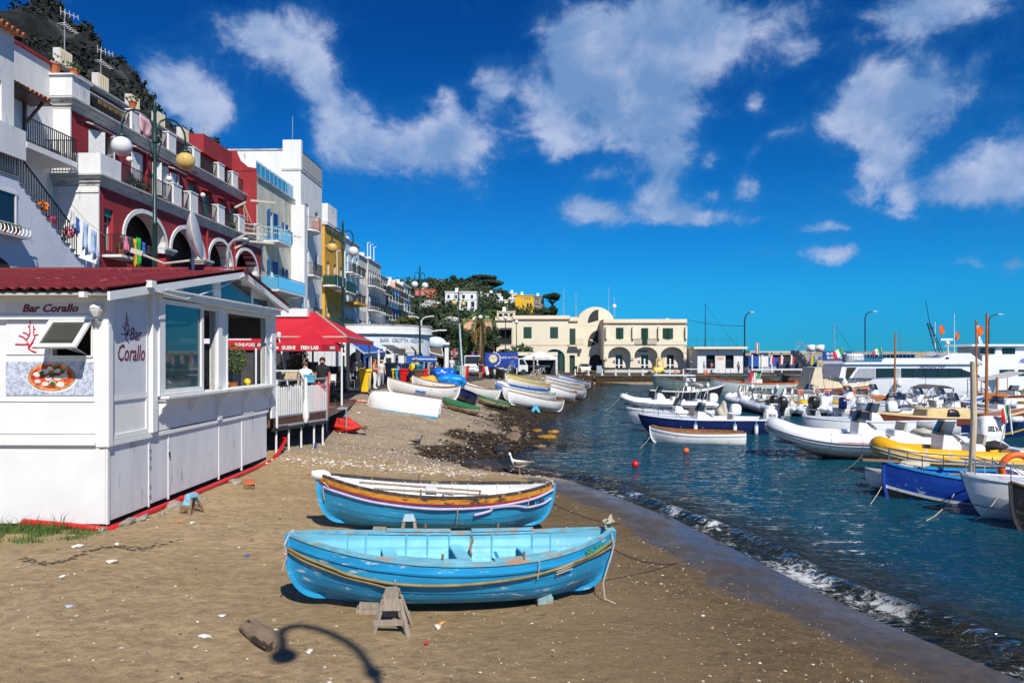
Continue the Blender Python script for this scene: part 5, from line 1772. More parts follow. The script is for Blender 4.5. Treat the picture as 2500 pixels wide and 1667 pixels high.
rows=hull_pts(Lb,1.4,.66,.10,.0,.86,full=.5,ff=.07,sv=strakes(6,.003),fine=.6)
loft_hull(t,rows,white2,transom=True);rail_strip(t,rows,mat('azure_rail',(.05,.35,.62),.5,.1,5),.06,.025,.06);keel_bar(t,rows,white2,.05,.035)
inner_skin(t,rows,white_in)
place(t,b_,a,.74,0)
e_=t.rotation_euler
t.rotation_euler=(PI-.12,e_.y,e_.z)
rm_o=brown_rail
a,b_=two(948,962,1112,985)
t,rows=rowboat('white rowing boat with brown rim behind the upturned boat',a,b_,(b_-a).length*1.06,1.45,.66,white2,wood_orange,rm_o,None,None,white2,group=Gb,rb=.28,rs=.2,m=6,step=.003)
mb=MB();pp=near_side(rows,t,.33,0,-1,drop=.3,out=.008);qq=near_side(rows,t,.47,0,-1,drop=.3,out=.008)
mb.beam(pp,qq,.01,.2);mb.build('blue_sticker',cl_blue,t)
tx=text('1C500',.11,black,t,near_side(rows,t,.9,0,-1,drop=.2,out=.014),(PI/2,0,.3),'registration',ext=.001)
a,b_=two(1003,954,1121,972)
a.y+=1.0;b_.y+=1.0
t,rows=rowboat('white rowing boat piled with blue and yellow covers',a,b_,(b_-a).length*1.08,1.4,.66,white2,white_in,rm_o,None,None,white2,group=Gb,m=6,step=.003)
def bundle(label,p,sx,sy,sz,m_,seed,cat='cover',n_=2,name='cover'):
 mb=MB()
 for k in range(n_):
  mb.rock((k*sx*.8,.1*k,sz*(.7-.1*k)),1,sx,sy,sz,seed+k,3)
 o=mb.build(name,m_,None,True,p)
 return tag(o,label,cat)
bl_t=mat('blue_plastic_cover',(.01,.12,.55),.3,.15,3,.02,6)
pt=lambda u,v,q:at(u,v,q)
Yb=(a.y+b_.y)/2
bundle('crumpled blue plastic cover heaped upright on a white boat',pt(1077,925,Yb+.6),.52,.38,.42,bl_t,5)
bundle('lighter blue plastic cover spread over the end of a white boat',pt(1092,938,Yb),.62,.42,.34,mat('azure_plastic_cover',(.01,.25,.70),.3,.15,3,.02,6),9)
bundle('yellow cloth cover on the white boat beside the blue covers',pt(1028,938,Yb),.62,.35,.26,mat('yellow_cover',(.70,.38,.05),.7,.12,3,.02,6),14)
a,b_=two(1112,958,1182,976)
t,rows=rowboat('white rowing boat with brown rim beside the pole',a,b_,max(3.6,(b_-a).length*1.1),1.35,.66,white2,white_in,rm_o,None,None,white2,group=Gb,m=6,step=.003)
p=at(1133,965,b_.y+.3)
t3=thing('mast_pole','leaning white and teal pole standing among the beached boats','pole',(p.x,p.y,gp(1133,975).z))
mb=MB();mb.tube([(0,0,0),(-.3,.1,4.6)],.055,8);mb.build('pole',mat('teal_white_pole',(.42,.55,.55),.5,.25,2),t3)
a,b_=two(1126,975,1152,988)
rowboat('small navy dinghy between the white boats',a,b_,2.6,1.0,.42,navy,navy,black,group=Gb,m=4,thw=(.5,),tholes=False,rb=.1,rs=.08)
gr_p=mat('green_plastic_rim',(.03,.17,.055),.5,.12,4)
def canoe(label,a,b_,B=.95,D=.34):
 L=(b_-a).length*1.05
 t=thing('canoe',label,'boat',(0,0,0),0,'green rimmed canoes on the slipway')
 rows=hull_pts(L,B,D,.05,.05,None,full=.45,ff=.08,sv=strakes(5,0),fine=.6)
 loft_hull(t,rows,mat('beige_canoe_hull',(.40,.33,.20),.6,.15,3,stain=((.10,.08,.05),.3,3)))
 rail_strip(t,rows,gr_p,.06,.03,.05)
 mb=MB()
 mb.grid([[(r[-1][0],-r[-1][1]+.05,r[-1][2]+.03),(r[-1][0],0,r[-1][2]+.10),(r[-1][0],r[-1][1]-.05,r[-1][2]+.03)]for r in rows],flip=True)
 mb.build('deck_cover',gr_p,t,True)
 place(t,a,b_,.05)
canoe('nearest green topped canoe next to the upturned boat',*two(1082,995,1166,1018))
canoe('middle green topped canoe lower on the slipway',*two(1165,985,1240,1004))
canoe('small green topped canoe farthest up the slipway',*two(1190,963,1218,972))
cyan_in=mat('cyan_inside',(.16,.48,.60),.6,.1,4)
olive_r=mat('olive_rim',(.33,.33,.08),.6,.15,5)
yel_r=mat('yellow_rim',(.66,.42,.03),.6,.12,5)
blu_r=mat('blue_rim',(.03,.11,.38),.6,.12,5)
crowd=[(1241,990,1370,1010,white2,wood_orange,brown_rail,None,'white rowing boat with brown rim propped on a blue block, lowest on the shore'),(1229,979,1352,992,white2,cyan_in,olive_r,None,'white rowing boat with pale blue inside and olive rim'),(1212,965,1338,980,white2,white_in,blu_r,blu_r,'white and blue striped boat under a bundled parasol'),(1345,974,1402,983,white2,wood_orange,brown_rail,None,'white boat with brown rim floating its stern at the shore'),(1240,950,1340,964,white2,yel_r,yel_r,yel_r,'boat with a broad yellow wale in the row on shore'),(1236,940,1328,950,white2,white_in,olive_r,olive_r,'white boat with olive green wale, high on the slipway'),(1346,963,1428,974,white2,cyan_in,brown_rail,None,'white boat with turquoise inside near the water'),(1334,950,1424,962,white2,white_in,ochre_wale,None,'white boat with ochre rim by the water'),(1336,941,1418,952,white2,cyan_in,blu_r,None,'white boat with pale blue rim second from the quay'),(1366,936,1440,950,white2,wood_orange,ochre_wale,blu_r,'long white boat with orange and blue rims nearest the quay')]
for i,(u0,v0,u1,v1,hm,im,rm,wl,lab)in enumerate(crowd):
 a,b_=two(u0,v0,u1,v1)
 L=max(3.6,(b_-a).length*1.05)
 rowboat(lab,a,b_,L,1.45,.66,hm,im,rm,wl,None,hm,group=Gb,m=6,step=.003,rb=.26,rs=.22,roll=R.uniform(-.06,.06),ribs=i<3)
 if i==0:
  p=(a+b_)/2
  t3=thing('boat_chock','bright blue chock under the lowest white boat','chock',gp(1307,1006),.2)
  mb=MB();mb.prism([(-.3,0),(-.12,.4),(.12,.4),(.3,0),(.15,0),(0,.2),(-.15,0)],lambda q,z,d:(q,d,z),-.12,.12);fixn(mb.build('block',mat('cyan_block',(.10,.45,.70),.6,.1,4),t3))
 if i==2:
  mb=MB()
  rows_=[]
  for j in range(9):
   f=j/8
   rr_=.34*math.sin(PI*(.12+.8*f))**.8
   rows_.append([(f*1.15,rr_*(1+.18*math.cos(7*a_))*math.cos(a_),rr_*(1+.18*math.cos(7*a_))*math.sin(a_))for a_ in[2*PI*k/28 for k in range(28)]])
  mb.grid(rows_,True)
  mb.mi=[(k//2)%2 for k in range(len(mb.mi))]
  o=mb.build('bundled_parasol',[cl_white,cl_blue],None,False,at(1211,936,a.y),(.1,.5,-.2))
  tag(o,'blue and white striped parasol bundled on a boat end','parasol')
p=gp(1303,944)
t3=thing('wooden_post','thin wooden post rising among the beached boats','post',p)
mb=MB();mb.tube([(0,0,-.1),(0,0,2.6)],.07,7);mb.build('post',wood_grey,t3)
# moored boats
def rrect(hx,hy,r,k=3):
 pts=[]
 for cx,cy,a0 in((hx-r,hy-r,0),(-hx+r,hy-r,90),(-hx+r,-hy+r,180),(hx-r,-hy+r,270)):
  for i in range(k+1):
   t_=math.radians(a0+90*i/k)
   pts.append((cx+r*math.cos(t_),cy+r*math.sin(t_)))
 return pts
def rblock(mb,levels,c=(0,0,0)):
 """stack of rounded rectangles: (z, half x, half y, radius, shift x)"""
 rows=[]
 for z,hx,hy,r,dx_ in levels:
  rows.append([(c[0]+x+dx_,c[1]+y,c[2]+z)for x,y in rrect(hx,hy,r)])
 mb.grid(rows,True)
 n_=len(rows[0])
 mb.add(rows[0],[tuple(range(n_-1,-1,-1))]);mb.add(rows[-1],[tuple(range(n_))])
def outboard(parent,loc,s=1.0,m_=None,txt=None,tcol=None,tilt=0.0,rz=0.0):
 """engine hung on the stern (local -X is aft)"""
 m_=m_ or white2
 mb=MB()
 rblock(mb,[(.0,.26,.19,.06,0),(.08,.30,.21,.08,-.01),(.36,.31,.21,.09,-.02),(.52,.27,.19,.1,-.02),(.60,.20,.14,.1,0),(.62,.10,.08,.06,0)])
 cw=mb.build('outboard_motor',m_,parent,50,loc,(0,tilt,rz))
 cw.scale=(s,s,s)
 mb=MB()
 rblock(mb,[(-.75,.10,.05,.03,.02),(-.3,.12,.07,.04,.02),(-.0,.2,.14,.06,0)])
 mb.cbox((-.12,0,-.72),(.40,.05,.1));mb.cbox((.16,0,-.12),(.14,.24,.26))
 mb.build('motor_leg',black if m_ is black else alu,cw)
 if txt:
  for sg in(-1,1):
   text(txt,.17,tcol or black,cw,(-.02,sg*.214,.30),(PI/2,0,0 if sg<0 else PI),'lettering',.12,.003,.006,sx=.75)
 return cw
def fender(parent,loc,r=.11,h=.55,m_=None,capm=None):
 mb=MB();mb.lathe([(.02,h/2+.1),(.05,h/2),(r,h/2-.08),(r,-h/2+.08),(.05,-h/2),(.01,-h/2-.04)],10,loc)
 o=mb.build('fender',m_ or white2,parent,True)
 if capm:
  mb=MB();mb.lathe([(.03,h/2+.12),(.06,h/2-.0),(r*1.02,h/2-.09),(r*1.02,h/2-.12)],10,loc);mb.build('fender_cap',capm,parent,True)
 return o
def wheel(parent,c,r=.2,tilt=.9):
 mb=MB()
 k=16
 M_=Matrix.Rotation(tilt,3,'Y')
 pts=[M_@Vector((0,r*math.cos(2*PI*i/k),r*math.sin(2*PI*i/k)))+Vector(c)for i in range(k)]
 mb.tube(pts,.018,5,closed=True)
 for i in(0,5,11):
  mb.tube([c,pts[i]],.014,4)
 return mb.build('steering_wheel',black,parent)
def console(t,x,z,w=.7,h=.85,d=.6,scr=.42,m_=None):
 m_=m_ or gel
 mb=MB()
 mb.prism([(x+d/2,z),(x+d/2*.7,z+h),(x-d*.1,z+h*.95),(x-d/2,z+h*.6),(x-d/2,z)],lambda a,b_,q:(a,q,b_),-w/2,w/2)
 fixn(mb.build('console',m_,t))
 mb=MB()
 pr=[(x+d*.36,-w/2+.02),(x+d*.42,0),(x+d*.36,w/2-.02)]
 mb.grid([[(a+.03,b_,z+h-.02)for a,b_ in[(x-d*.05,-w/2)]+pr+[(x-d*.05,w/2)]],[(a-.16,b_*.9,z+h+scr)for a,b_ in[(x-d*.02,-w/2)]+pr+[(x-d*.02,w/2)]]])
 o=mb.build('windscreen',smoke_m,t)
 wheel(t,(x-d*.62,0,z+h*.80))
def bow_rail(t,rows,f0,h=.38,m_=None,both_=True):
 m_=m_ or steel
 n_=len(rows)
 idx=[i for i in range(n_)if i/(n_-1)>=f0]
 for sg in(-1,1):
  mb=MB()
  pts=[(rows[i][-1][0],sg*max(0.02,rows[i][-1][1]-.08),rows[i][-1][2]+h*min(1,(k+.3)/2))for k,i in enumerate(idx)]
  mb.tube(pts,.018,5)
  for k,i in enumerate(idx[1::3]):
   p_=(rows[i][-1][0],sg*max(.02,rows[i][-1][1]-.08),rows[i][-1][2])
   mb.tube([p_,(p_[0],p_[1],p_[2]+h*.97)],.014,5)
  mb.build('bow_rail',m_,t)
def deck(t,rows,m_,f0,f1,dz=-.03,name='deck',camber=.05):
 n_=len(rows)
 rr=[]
 for i,r in enumerate(rows):
  f=i/(n_-1)
  if f0-1e-3<=f<=f1+1e-3:
   x,y,z=r[-1]
   y=max(.0,y-.03)
   rr.append([(x*.995,-y,z+dz),(x*.995,-y*.5,z+dz+camber*.8),(x*.995,0,z+dz+camber),(x*.995,y*.5,z+dz+camber*.8),(x*.995,y,z+dz)])
 mb=MB();mb.grid(rr,flip=True)
 a=rr[0]
 mb.add(a+[(q[0],q[1],q[2]-.25)for q in(a[0],a[-1])],[(0,1,2,3,4,6,5)])
 return mb.build(name,m_,t)
def float_boat(t,x,y,rz,draft):
 t.location=(x,y,-draft)
 t.rotation_euler=(R.uniform(-.015,.015),R.uniform(-.012,.012),rz)
def motorboat(label,x,y,rz,L,B,D,hm,dm=None,draft=.28,stripe=None,ob=white2,txt=None,con=True,rail=True,fenders=(),seats=True,wl=None,group=None,foredeck=.55,obs=1.0):
 t=thing('motorboat',label,'boat',(0,0,0),0,group or 'moored motor boats')
 dm=dm or gel
 rows=hull_pts(L,B,D,.22,.0,.82,full=.42,ff=.13,sv=strakes(4,.0),fine=.72,stem=.25)
 loft_hull(t,rows,hm,transom=True)
 inner_skin(t,rows,dm,.10,.12)
 rail_strip(t,rows,dm,.12,.03,.05)
 if stripe:
  band(t,rows,stripe,.06,.26,'stripe',.008)
 if wl:
  band(t,rows,wl,D*.62,D*.98,'boot_top',.006)
 deck(t,rows,dm,foredeck,.98,.02)
 mb=MB()
 fl=[(r[-1][0],max(.05,r[-1][1]-.16))for i,r in enumerate(rows)if i/(len(rows)-1)<=foredeck+.08]
 mb.prism([(a,-b_)for a,b_ in fl]+[(a,b_)for a,b_ in reversed(fl)],lambda a,b_,q:(a,b_,q),draft+.02,draft+.05)
 mb.build('floor',dm,t)
 if con:
  console(t,L*.02,draft+.05,.8,D-draft+.35,.7)
 if seats:
  mb=MB();rblock(mb,[(0,.25,.5,.06,0),(.45,.25,.5,.08,0),(.5,.22,.46,.08,0)],(-L*.18,0,draft+.05));mb.build('seat',dm,t,50)
  mb=MB();mb.cbox((-L*.18-.25,0,draft+.72),(.08,.95,.40),Euler((0,-.15,0)));mb.build('backrest',canvas,t)
  mb=MB();rblock(mb,[(0,.22,B*.33,.05,0),(.4,.22,B*.33,.06,0)],(-L*.40,0,draft+.05));mb.build('seat',dm,t,50)
 if rail:
  bow_rail(t,rows,.55)
 if ob:
  outboard(t,(-L/2-.28,0,D*.88),obs,ob,txt)
 for f,sg in fenders:
  p_=near_side(rows,t,f,0,sg,drop=.42,out=.12)
  fender(t,p_,.1,.55,white2,blu_r)
  mb=MB();mb.tube([p_+Vector((0,0,.3)),near_side(rows,t,f,0,sg,drop=-.05,out=.02)],.01,4);mb.build('rope',ropem,t)
 float_boat(t,x,y,rz,draft)
 return t,rows
def fittings(t,L,B,z):
 if R.random()<.7:
  mb=MB();mb.tube([(-L*.2,B*.2,z),(-L*.2-R.uniform(.1,.5),B*.2,z+R.uniform(1.8,3.0))],[.018,.009],5);mb.build('aerial',R.choice([black,white,alu]),t)
 if R.random()<.6:
  mb=MB();rblock(mb,[(0,.22,.16,.03,0),(.28,.22,.16,.03,0),(.32,.23,.17,.03,0)],(L*R.uniform(.14,.22),R.uniform(-.2,.2),z));mb.build('cool_box',R.choice([white2,cl_blue,orange_p,white2]),t)
 if R.random()<.7:
  mb=MB();mb.rock((-L*R.uniform(.2,.3),R.uniform(-.3,.3),z+.45),.3,1.2,1.6,.5,R.randrange(99),2);mb.build('cover',R.choice([canvas,charcoal,cl_blue,mat('grey_cover',(.38,.39,.40),.7,.1,4),yellow_p]),t,True)
 mb=MB();c_=(L*.30,0,z+.06);mb.tube([(c_[0]+.16*math.cos(k*.8),.16*math.sin(k*.8),c_[2]+.008*k)for k in range(24)],.018,5);mb.build('rope_coil',ropem,t)
def rib(label,x,y,rz,L,B,r=.25,tm=None,hm=None,sm=None,ob=white2,txt=None,con=True,draft=.30,extra=None,hb=.42,stripe=None,group=None,roll_bar=False,obs=1.0):
 t=thing('inflatable_boat',label,'boat',(0,0,0),0,group or 'moored inflatable boats')
 tm,hm,sm=tm or gel,hm or mat('grey_rib_hull',(.40,.42,.44),.35,.1,3),sm or mat('dark_rubber_strake',(.03,.04,.06),.6,.1,5)
 zt=draft+hb
 def path(off,dz=0.0,k=13):
  pts=[]
  w=B/2-r+off
  xs0=-L/2
  for i in range(7):
   f=i/6
   pts.append(Vector((xs0+(L*.62)*f,-w,zt+dz+.10*f*f)))
  cx=xs0+L*.62
  ln=L*.38-r+off
  for i in range(1,k):
   a_=PI/2*i/k
   pts.append(Vector((cx+ln*math.sin(a_)**.9,-w*math.cos(a_)**.8,zt+dz+.10+.42*(L/7)*math.sin(a_)**2.2)))
  pts.append(Vector((cx+ln,0,zt+dz+.10+.42*(L/7))))
  return pts
 half=path(0)
 full=half+[Vector((p.x,-p.y,p.z))for p in reversed(half[:-1])]
 rs=[r*.92]*len(full)
 ex=[full[0]+Vector((-.35,0,.05)),full[0]+Vector((-.15,0,.02))]
 ex2=[full[-1]+Vector((-.15,0,.02)),full[-1]+Vector((-.35,0,.05))]
 mb=MB();mb.tube(ex+full+ex2,[.06,r*.7]+[r]*len(full)+[r*.7,.06],14)
 mb.build('tube',tm,t,True)
 h2=path(r*.98,-.03)
 f2=h2+[Vector((p.x,-p.y,p.z))for p in reversed(h2[:-1])]
 mb=MB();mb.tube(f2,.028,6);mb.build('rubbing_strake',sm,t,True)
 mb=MB();mb.tube([p+Vector((0,0,-.10))for p in f2],.016,5);mb.build('rubbing_strake',sm,t,True)
 for i in(3,6,9):
  for sg in(-1,1):
   p=half[i]
   mb=MB()
   d=(half[i+1]-half[i-1]).normalized()
   a_=d.cross(Vector((0,0,1))).normalized()
   c=Vector((p.x,-p.y*sg,p.z))
   dd=Vector((d.x,-d.y*sg,d.z))
   aa=dd.cross(Vector((0,0,1))).normalized()
   up=aa.cross(dd)
   ring=[c+(aa*math.cos(q)+up*math.sin(q))*(r*1.006)for q in[2*PI*k/14 for k in range(14)]]
   mb.grid([[p_-dd*.02 for p_ in ring],[p_+dd*.02 for p_ in ring]],True)
   mb.build('tube_seam',mat('grey_rib_hull',(.4,.42,.44)),t)
 rows=[]
 for i in range(len(half)):
  p=half[i]
  f=i/(len(half)-1)
  e=max(0,(p.x/L+.5-.45)/.55)
  kz=.0+(zt+.35*L/7)*e**2.6
  hw=max(.01,abs(p.y)+.02)
  rows.append([(p.x-.10*e,-hw,p.z-r*.6),(p.x-.1*e,-hw*.55,(p.z-r*.6)*.45+kz*.55),(p.x-.05*e,0,min(kz,p.z-.02)),(p.x-.1*e,hw*.55,(p.z-r*.6)*.45+kz*.55),(p.x-.1*e,hw,p.z-r*.6)])
 mb=MB();mb.grid(rows);mb.add(rows[0],[(0,1,2,3,4)]);mb.build('hull',hm,t,True)
 mb=MB()
 fl=[(p.x,abs(p.y))for p in half]
 mb.prism([(a,-b_)for a,b_ in fl]+[(a,b_)for a,b_ in reversed(fl[:-1])],lambda a,b_,q:(a,b_,q),zt-.06,zt-.02)
 mb.build('floor',mat('grey_deck',(.45,.46,.47),.6,.1,4),t)
 mb=MB();mb.box(-L/2+.02,-L/2+.10,-B/2+r*1.5,B/2-r*1.5,draft-.05,zt+.22);mb.build('transom',gel,t)
 if stripe:
  for sg in(-1,1):
   mb=MB()
   for dz,rr_,m2 in((.03,.02,0),):
    pp=[Vector((p.x,sg*abs(p.y),p.z+.07))for p in h2[:9]]
    mb.tube(pp,.022,6)
   mb.build('stripe',stripe,t)
 if con:
  console(t,L*.06,zt-.02,.75,.85,.65)
  mb=MB();rblock(mb,[(0,.24,.38,.06,0),(.42,.24,.38,.06,0),(.55,.2,.36,.08,0)],(-L*.10,0,zt-.02));mb.build('seat',gel,t,50)
  mb=MB();mb.cbox((-L*.10-.2,0,zt+.66),(.09,.74,.34),Euler((0,-.2,0)));mb.build('backrest',canvas,t)
  mb=MB();rblock(mb,[(0,.2,B*.26,.05,0),(.38,.2,B*.26,.06,0)],(-L*.36,0,zt-.02));mb.build('seat',gel,t,50)
 if roll_bar:
  mb=MB();w=B*.34
  mb.tube([(-L*.42,-w,zt),(-L*.44,-w*.95,zt+1.25),(-L*.44,w*.95,zt+1.25),(-L*.42,w,zt)],.035,7);mb.tube([(-L*.36,-w,zt),(-L*.42,-w*.95,zt+1.0)],.03,6);mb.tube([(-L*.36,w,zt),(-L*.42,w*.95,zt+1.0)],.03,6)
  mb.build('roll_bar',alu,t,True)
 if ob:
  outboard(t,(-L/2-.22,0,zt+.18),obs,ob,txt)
 fittings(t,L,B,zt)
 mb=MB();mb.lathe([(.05,0),(.05,.06),(.09,.07),(.09,.1)],8,(L/2-r*1.9,0,half[-1].z+r*.8));mb.build('bow_bitt',alu,t)
 float_boat(t,x,y,rz,draft)
 return t
def mooring(a,b,sag,label,r=.012,m_=None):
 a,b=Vector(a),Vector(b)
 pts=[a.lerp(b,k/12)+Vector((0,0,-sag*4*(k/12)*(1-k/12)))for k in range(13)]
 mb=MB();mb.tube(pts,r,5)
 return tag(mb.build('mooring_rope',m_ or ropem),label,'rope','mooring ropes')
p0,p1=on(1590,1078),on(1816,1081)
a,b_=Vector((p1.x,p1.y,-.2)),Vector((p0.x,p0.y,-.16))
t,rows=rowboat('white rowing boat with varnished brown rim floating beside the navy boat',a,b_,(b_-a).length*1.02,1.5,.66,white2,wood_orange,brown_rail,None,mat('grey_strake',(.45,.5,.55),.5,.1,5),white2,m=6,step=.003,tr=.45,rb=.22,rs=.02,up=0)
deck(t,rows,brown_rail,.86,.99,.02)
p0=on(1577,1058);xL=p0.x;p1=on(1890,1058)
motorboat('navy blue motor boat with white deck and three white fenders',(xL+p1.x)/2-.1,p0.y+.9,PI-.02,(p1.x-xL)*.97,2.2,.98,navy,gel,.30,None,white2,'SELVA',True,True,((.09,1),(.30,1),(.60,1)),foredeck=.5,obs=1.05)
t,_=motorboat('white motor boat with covered consoles just behind the navy boat',9.7,42.5,PI+.03,5.8,2.0,.95,gel,gel,.30,None,white2,None,True,True,(),foredeck=.45)
for i,(u,v,lab)in enumerate(((1698,1015,'brown grey cloth cover over a boat console'),(1762,1012,'grey canvas cover tied over a boat seat'))):
 p=at(u,v,40.6+i);bundle(lab,(p.x,p.y,p.z-.55),.42-.08*i,.4,.62+.1*i,mat('brown_grey_cover',(.20,.15,.14),.8,.2,4)if i==0 else canvas,60+i,'cover',1)
p=on(1620,1003)
t=rib('grey white inflatable with folded awning frame behind the navy boat',p.x+.3,p.y+1,PI+.06,6.6,2.3,.27,None,None,None,white2,None,True,.3,roll_bar=True)
mb=MB();mb.rock((-2.3,0,2.1),.4,.9,2.2,.4,3,2);mb.build('folded_awning',canvas,t,True)
for dx_ in(-.9,-1.9):
 mb=MB();mb.tube([(dx_,-.7,.7),(dx_-.3,-.7,2.1),(dx_-.3,.7,2.1),(dx_,.7,.7)],.03,6);mb.build('awning_frame',alu,t,True)
p0,p1=on(1945,1128),on(2440,1136)
t=rib('large white inflatable boat with SELVA outboard behind the yellow boat',(p0.x+p1.x)/2+.15,p0.y+1.6,PI-.03,8.3,2.7,.34,None,mat('light_rib_hull',(.55,.56,.56),.3,.1,3),None,white2,'SELVA',True,.28,hb=.52,stripe=mat('red_stripe',(.45,.01,.03),.4,.1,4),obs=1.5)
mb=MB();mb.tube([(-2.0,-.7,1.45),(-3.4,-.2,1.30)],.17,10);mb.build('rolled_cover',mat('grey_cover',(.38,.39,.40),.7,.1,4),t,True)
t=rib('yellow inflatable boat with grey stripe squeezed behind the blue boat',14.6,24.3,PI-.05,5.4,2.0,.30,mat('yellow_rubber',(.78,.40,.008),.4,.06,3),None,mat('grey_band',(.35,.42,.5),.5,.1,4),None,None,True,.25,hb=.50)
t,_=motorboat('white motor boat with a dark red stripe behind the big inflatable',17.6,35.6,PI-.02,6.6,2.2,1.15,gel,gel,.35,None,mat('black_cowl',(.012,.013,.018),.3,.2,5),'MERCURY',True,True,(),wl=mat('maroon_boot_top',(.16,.006,.02),.4,.1,4),foredeck=.5)
t=thing('fishing_boat','bright blue wooden open boat with a pale mast and orange lifebuoy','boat')
rows=hull_pts(6.6,2.0,1.05,.38,.2,None,full=.5,ff=.06,sv=strakes(7,.005))
royal=mat('royal_blue_paint',(.006,.045,.30),.4,.12,4,stain=((.35,.4,.5),.08,8))
az_in=mat('azure_inside',(.012,.20,.58),.6,.1,3)
loft_hull(t,rows,royal);inner_skin(t,rows,az_in);rail_strip(t,rows,mat('azure_gunwale',(.02,.26,.62),.5,.1,4),.10,.03,.05)
band(t,rows,white2,.62,.70,'water_line');band(t,rows,black,.70,1.0,'boot_top',.008)
deck(t,rows,az_in,.88,.99,.0)
keel_bar(t,rows,royal,.07,.06)
mb=MB();mb.tube([(1.1,.1,.3),(1.0,.1,2.6),(1.02,.1,4.2)],[.085,.08,.07],9);mb.build('mast',mat('stripped_mast_wood',(.52,.42,.29),.8,.15,3,.01,20,stretch=(3,3,.6)),t)
bow_rail(t,rows,.45,.42)
mb=MB();mb.beam((2.9,0,1.46),(3.9,0,1.50),.22,.05);mb.build('bowsprit',wood,t)
mb=MB();rblock(mb,[(0,.3,.3,.05,0),(.7,.28,.26,.08,0),(.78,.2,.2,.08,0)],(.1,.2,.55));mb.build('engine_box',white2,t,50)
mb=MB();mb.tube([(1.9,.6,1.0),(-1.5,.75,.98)],.035,6);mb.tube([(1.5,-.65,.98),(-1.8,-.7,1.0)],.035,6);mb.build('oar',wood,t)
rd=mat('lifebuoy_orange',(.80,.13,.015),.5,.06,4)
mb=MB();mb.tube([(.30+.36*math.cos(q),.80+.05*math.sin(q),1.42+.36*math.sin(q))for q in[2*PI*k/20 for k in range(20)]],.085,9,closed=True);mb.build('lifebuoy',rd,t,True)
mb=MB();mb.rock((2.6,0,1.36),.3,1.6,.8,.4,4,2);mb.build('sail_bundle',canvas,t,True)
wolf=[(0,.10),(.06,.16),(.14,.17),(.2,.14),(.34,.15),(.42,.13),(.52,.18),(.6,.16),(.58,.10),(.48,.06),(.50,-.08),(.45,-.08),(.42,.02),(.32,.0),(.36,-.09),(.30,-.09),(.26,.02),(.16,.0),(.10,-.09),(.05,-.09),(.09,.02),(.04,.06),(-.05,.0)]
p_=near_side(rows,t,.56,0,-1,drop=.36,out=.01);q_=near_side(rows,t,.50,0,-1,drop=.36,out=.01)
mb=MB()
for aq,bq in(((0,1)),):
 pass
dxy=(near_side(rows,t,.64,0,1,drop=.36,out=.012)-near_side(rows,t,.56,0,1,drop=.36,out=.012)).normalized()
base=near_side(rows,t,.50,0,1,drop=.42,out=.014)
mb.prism(wolf,lambda a,b_,d:base+dxy*a*1.0+Vector((0,-.012*b_,b_*1.0))+Vector((0,.006+d,0)),0,.006)
mb.build('wolf_emblem',white2,t)
float_boat(t,13.6,20.1,PI-.10,.45)
t,_=motorboat('white motor boat with dark underwater hull at the right edge',14.0,17.7,PI-.10,5.6,2.1,1.15,gel,gel,.35,None,None,None,True,True,(),foredeck=.5,wl=mat('dark_hull_green',(.02,.03,.03),.4,.2,3))
t,rows=rowboat('dark wooden boat bow cut off by the right edge',(15.0,15.9,-.3),(11.45,16.6,-.3),4.0,1.5,.95,mat('dark_boat_paint',(.03,.03,.03),.5,.2,4,stain=((.25,.12,.06),.2,6)),wood_dark,brown_rail,m=6,rb=.35)
t=thing('small_tender','grey white tender boat half hidden under the blue boat bow','boat')
rows=hull_pts(3.0,1.3,.5,.12,.05,.7,full=.45,ff=.12,sv=strakes(3,0),fine=.7)
loft_hull(t,rows,gel,transom=True);inner_skin(t,rows,gel);rail_strip(t,rows,alu,.08,.03,.05)
mb=MB();rblock(mb,[(0,.3,.25,.05,0),(.3,.3,.25,.05,0)],(.6,0,.45));mb.build('locker',gel,t)
float_boat(t,11.9,21.4,PI-.4,.12)
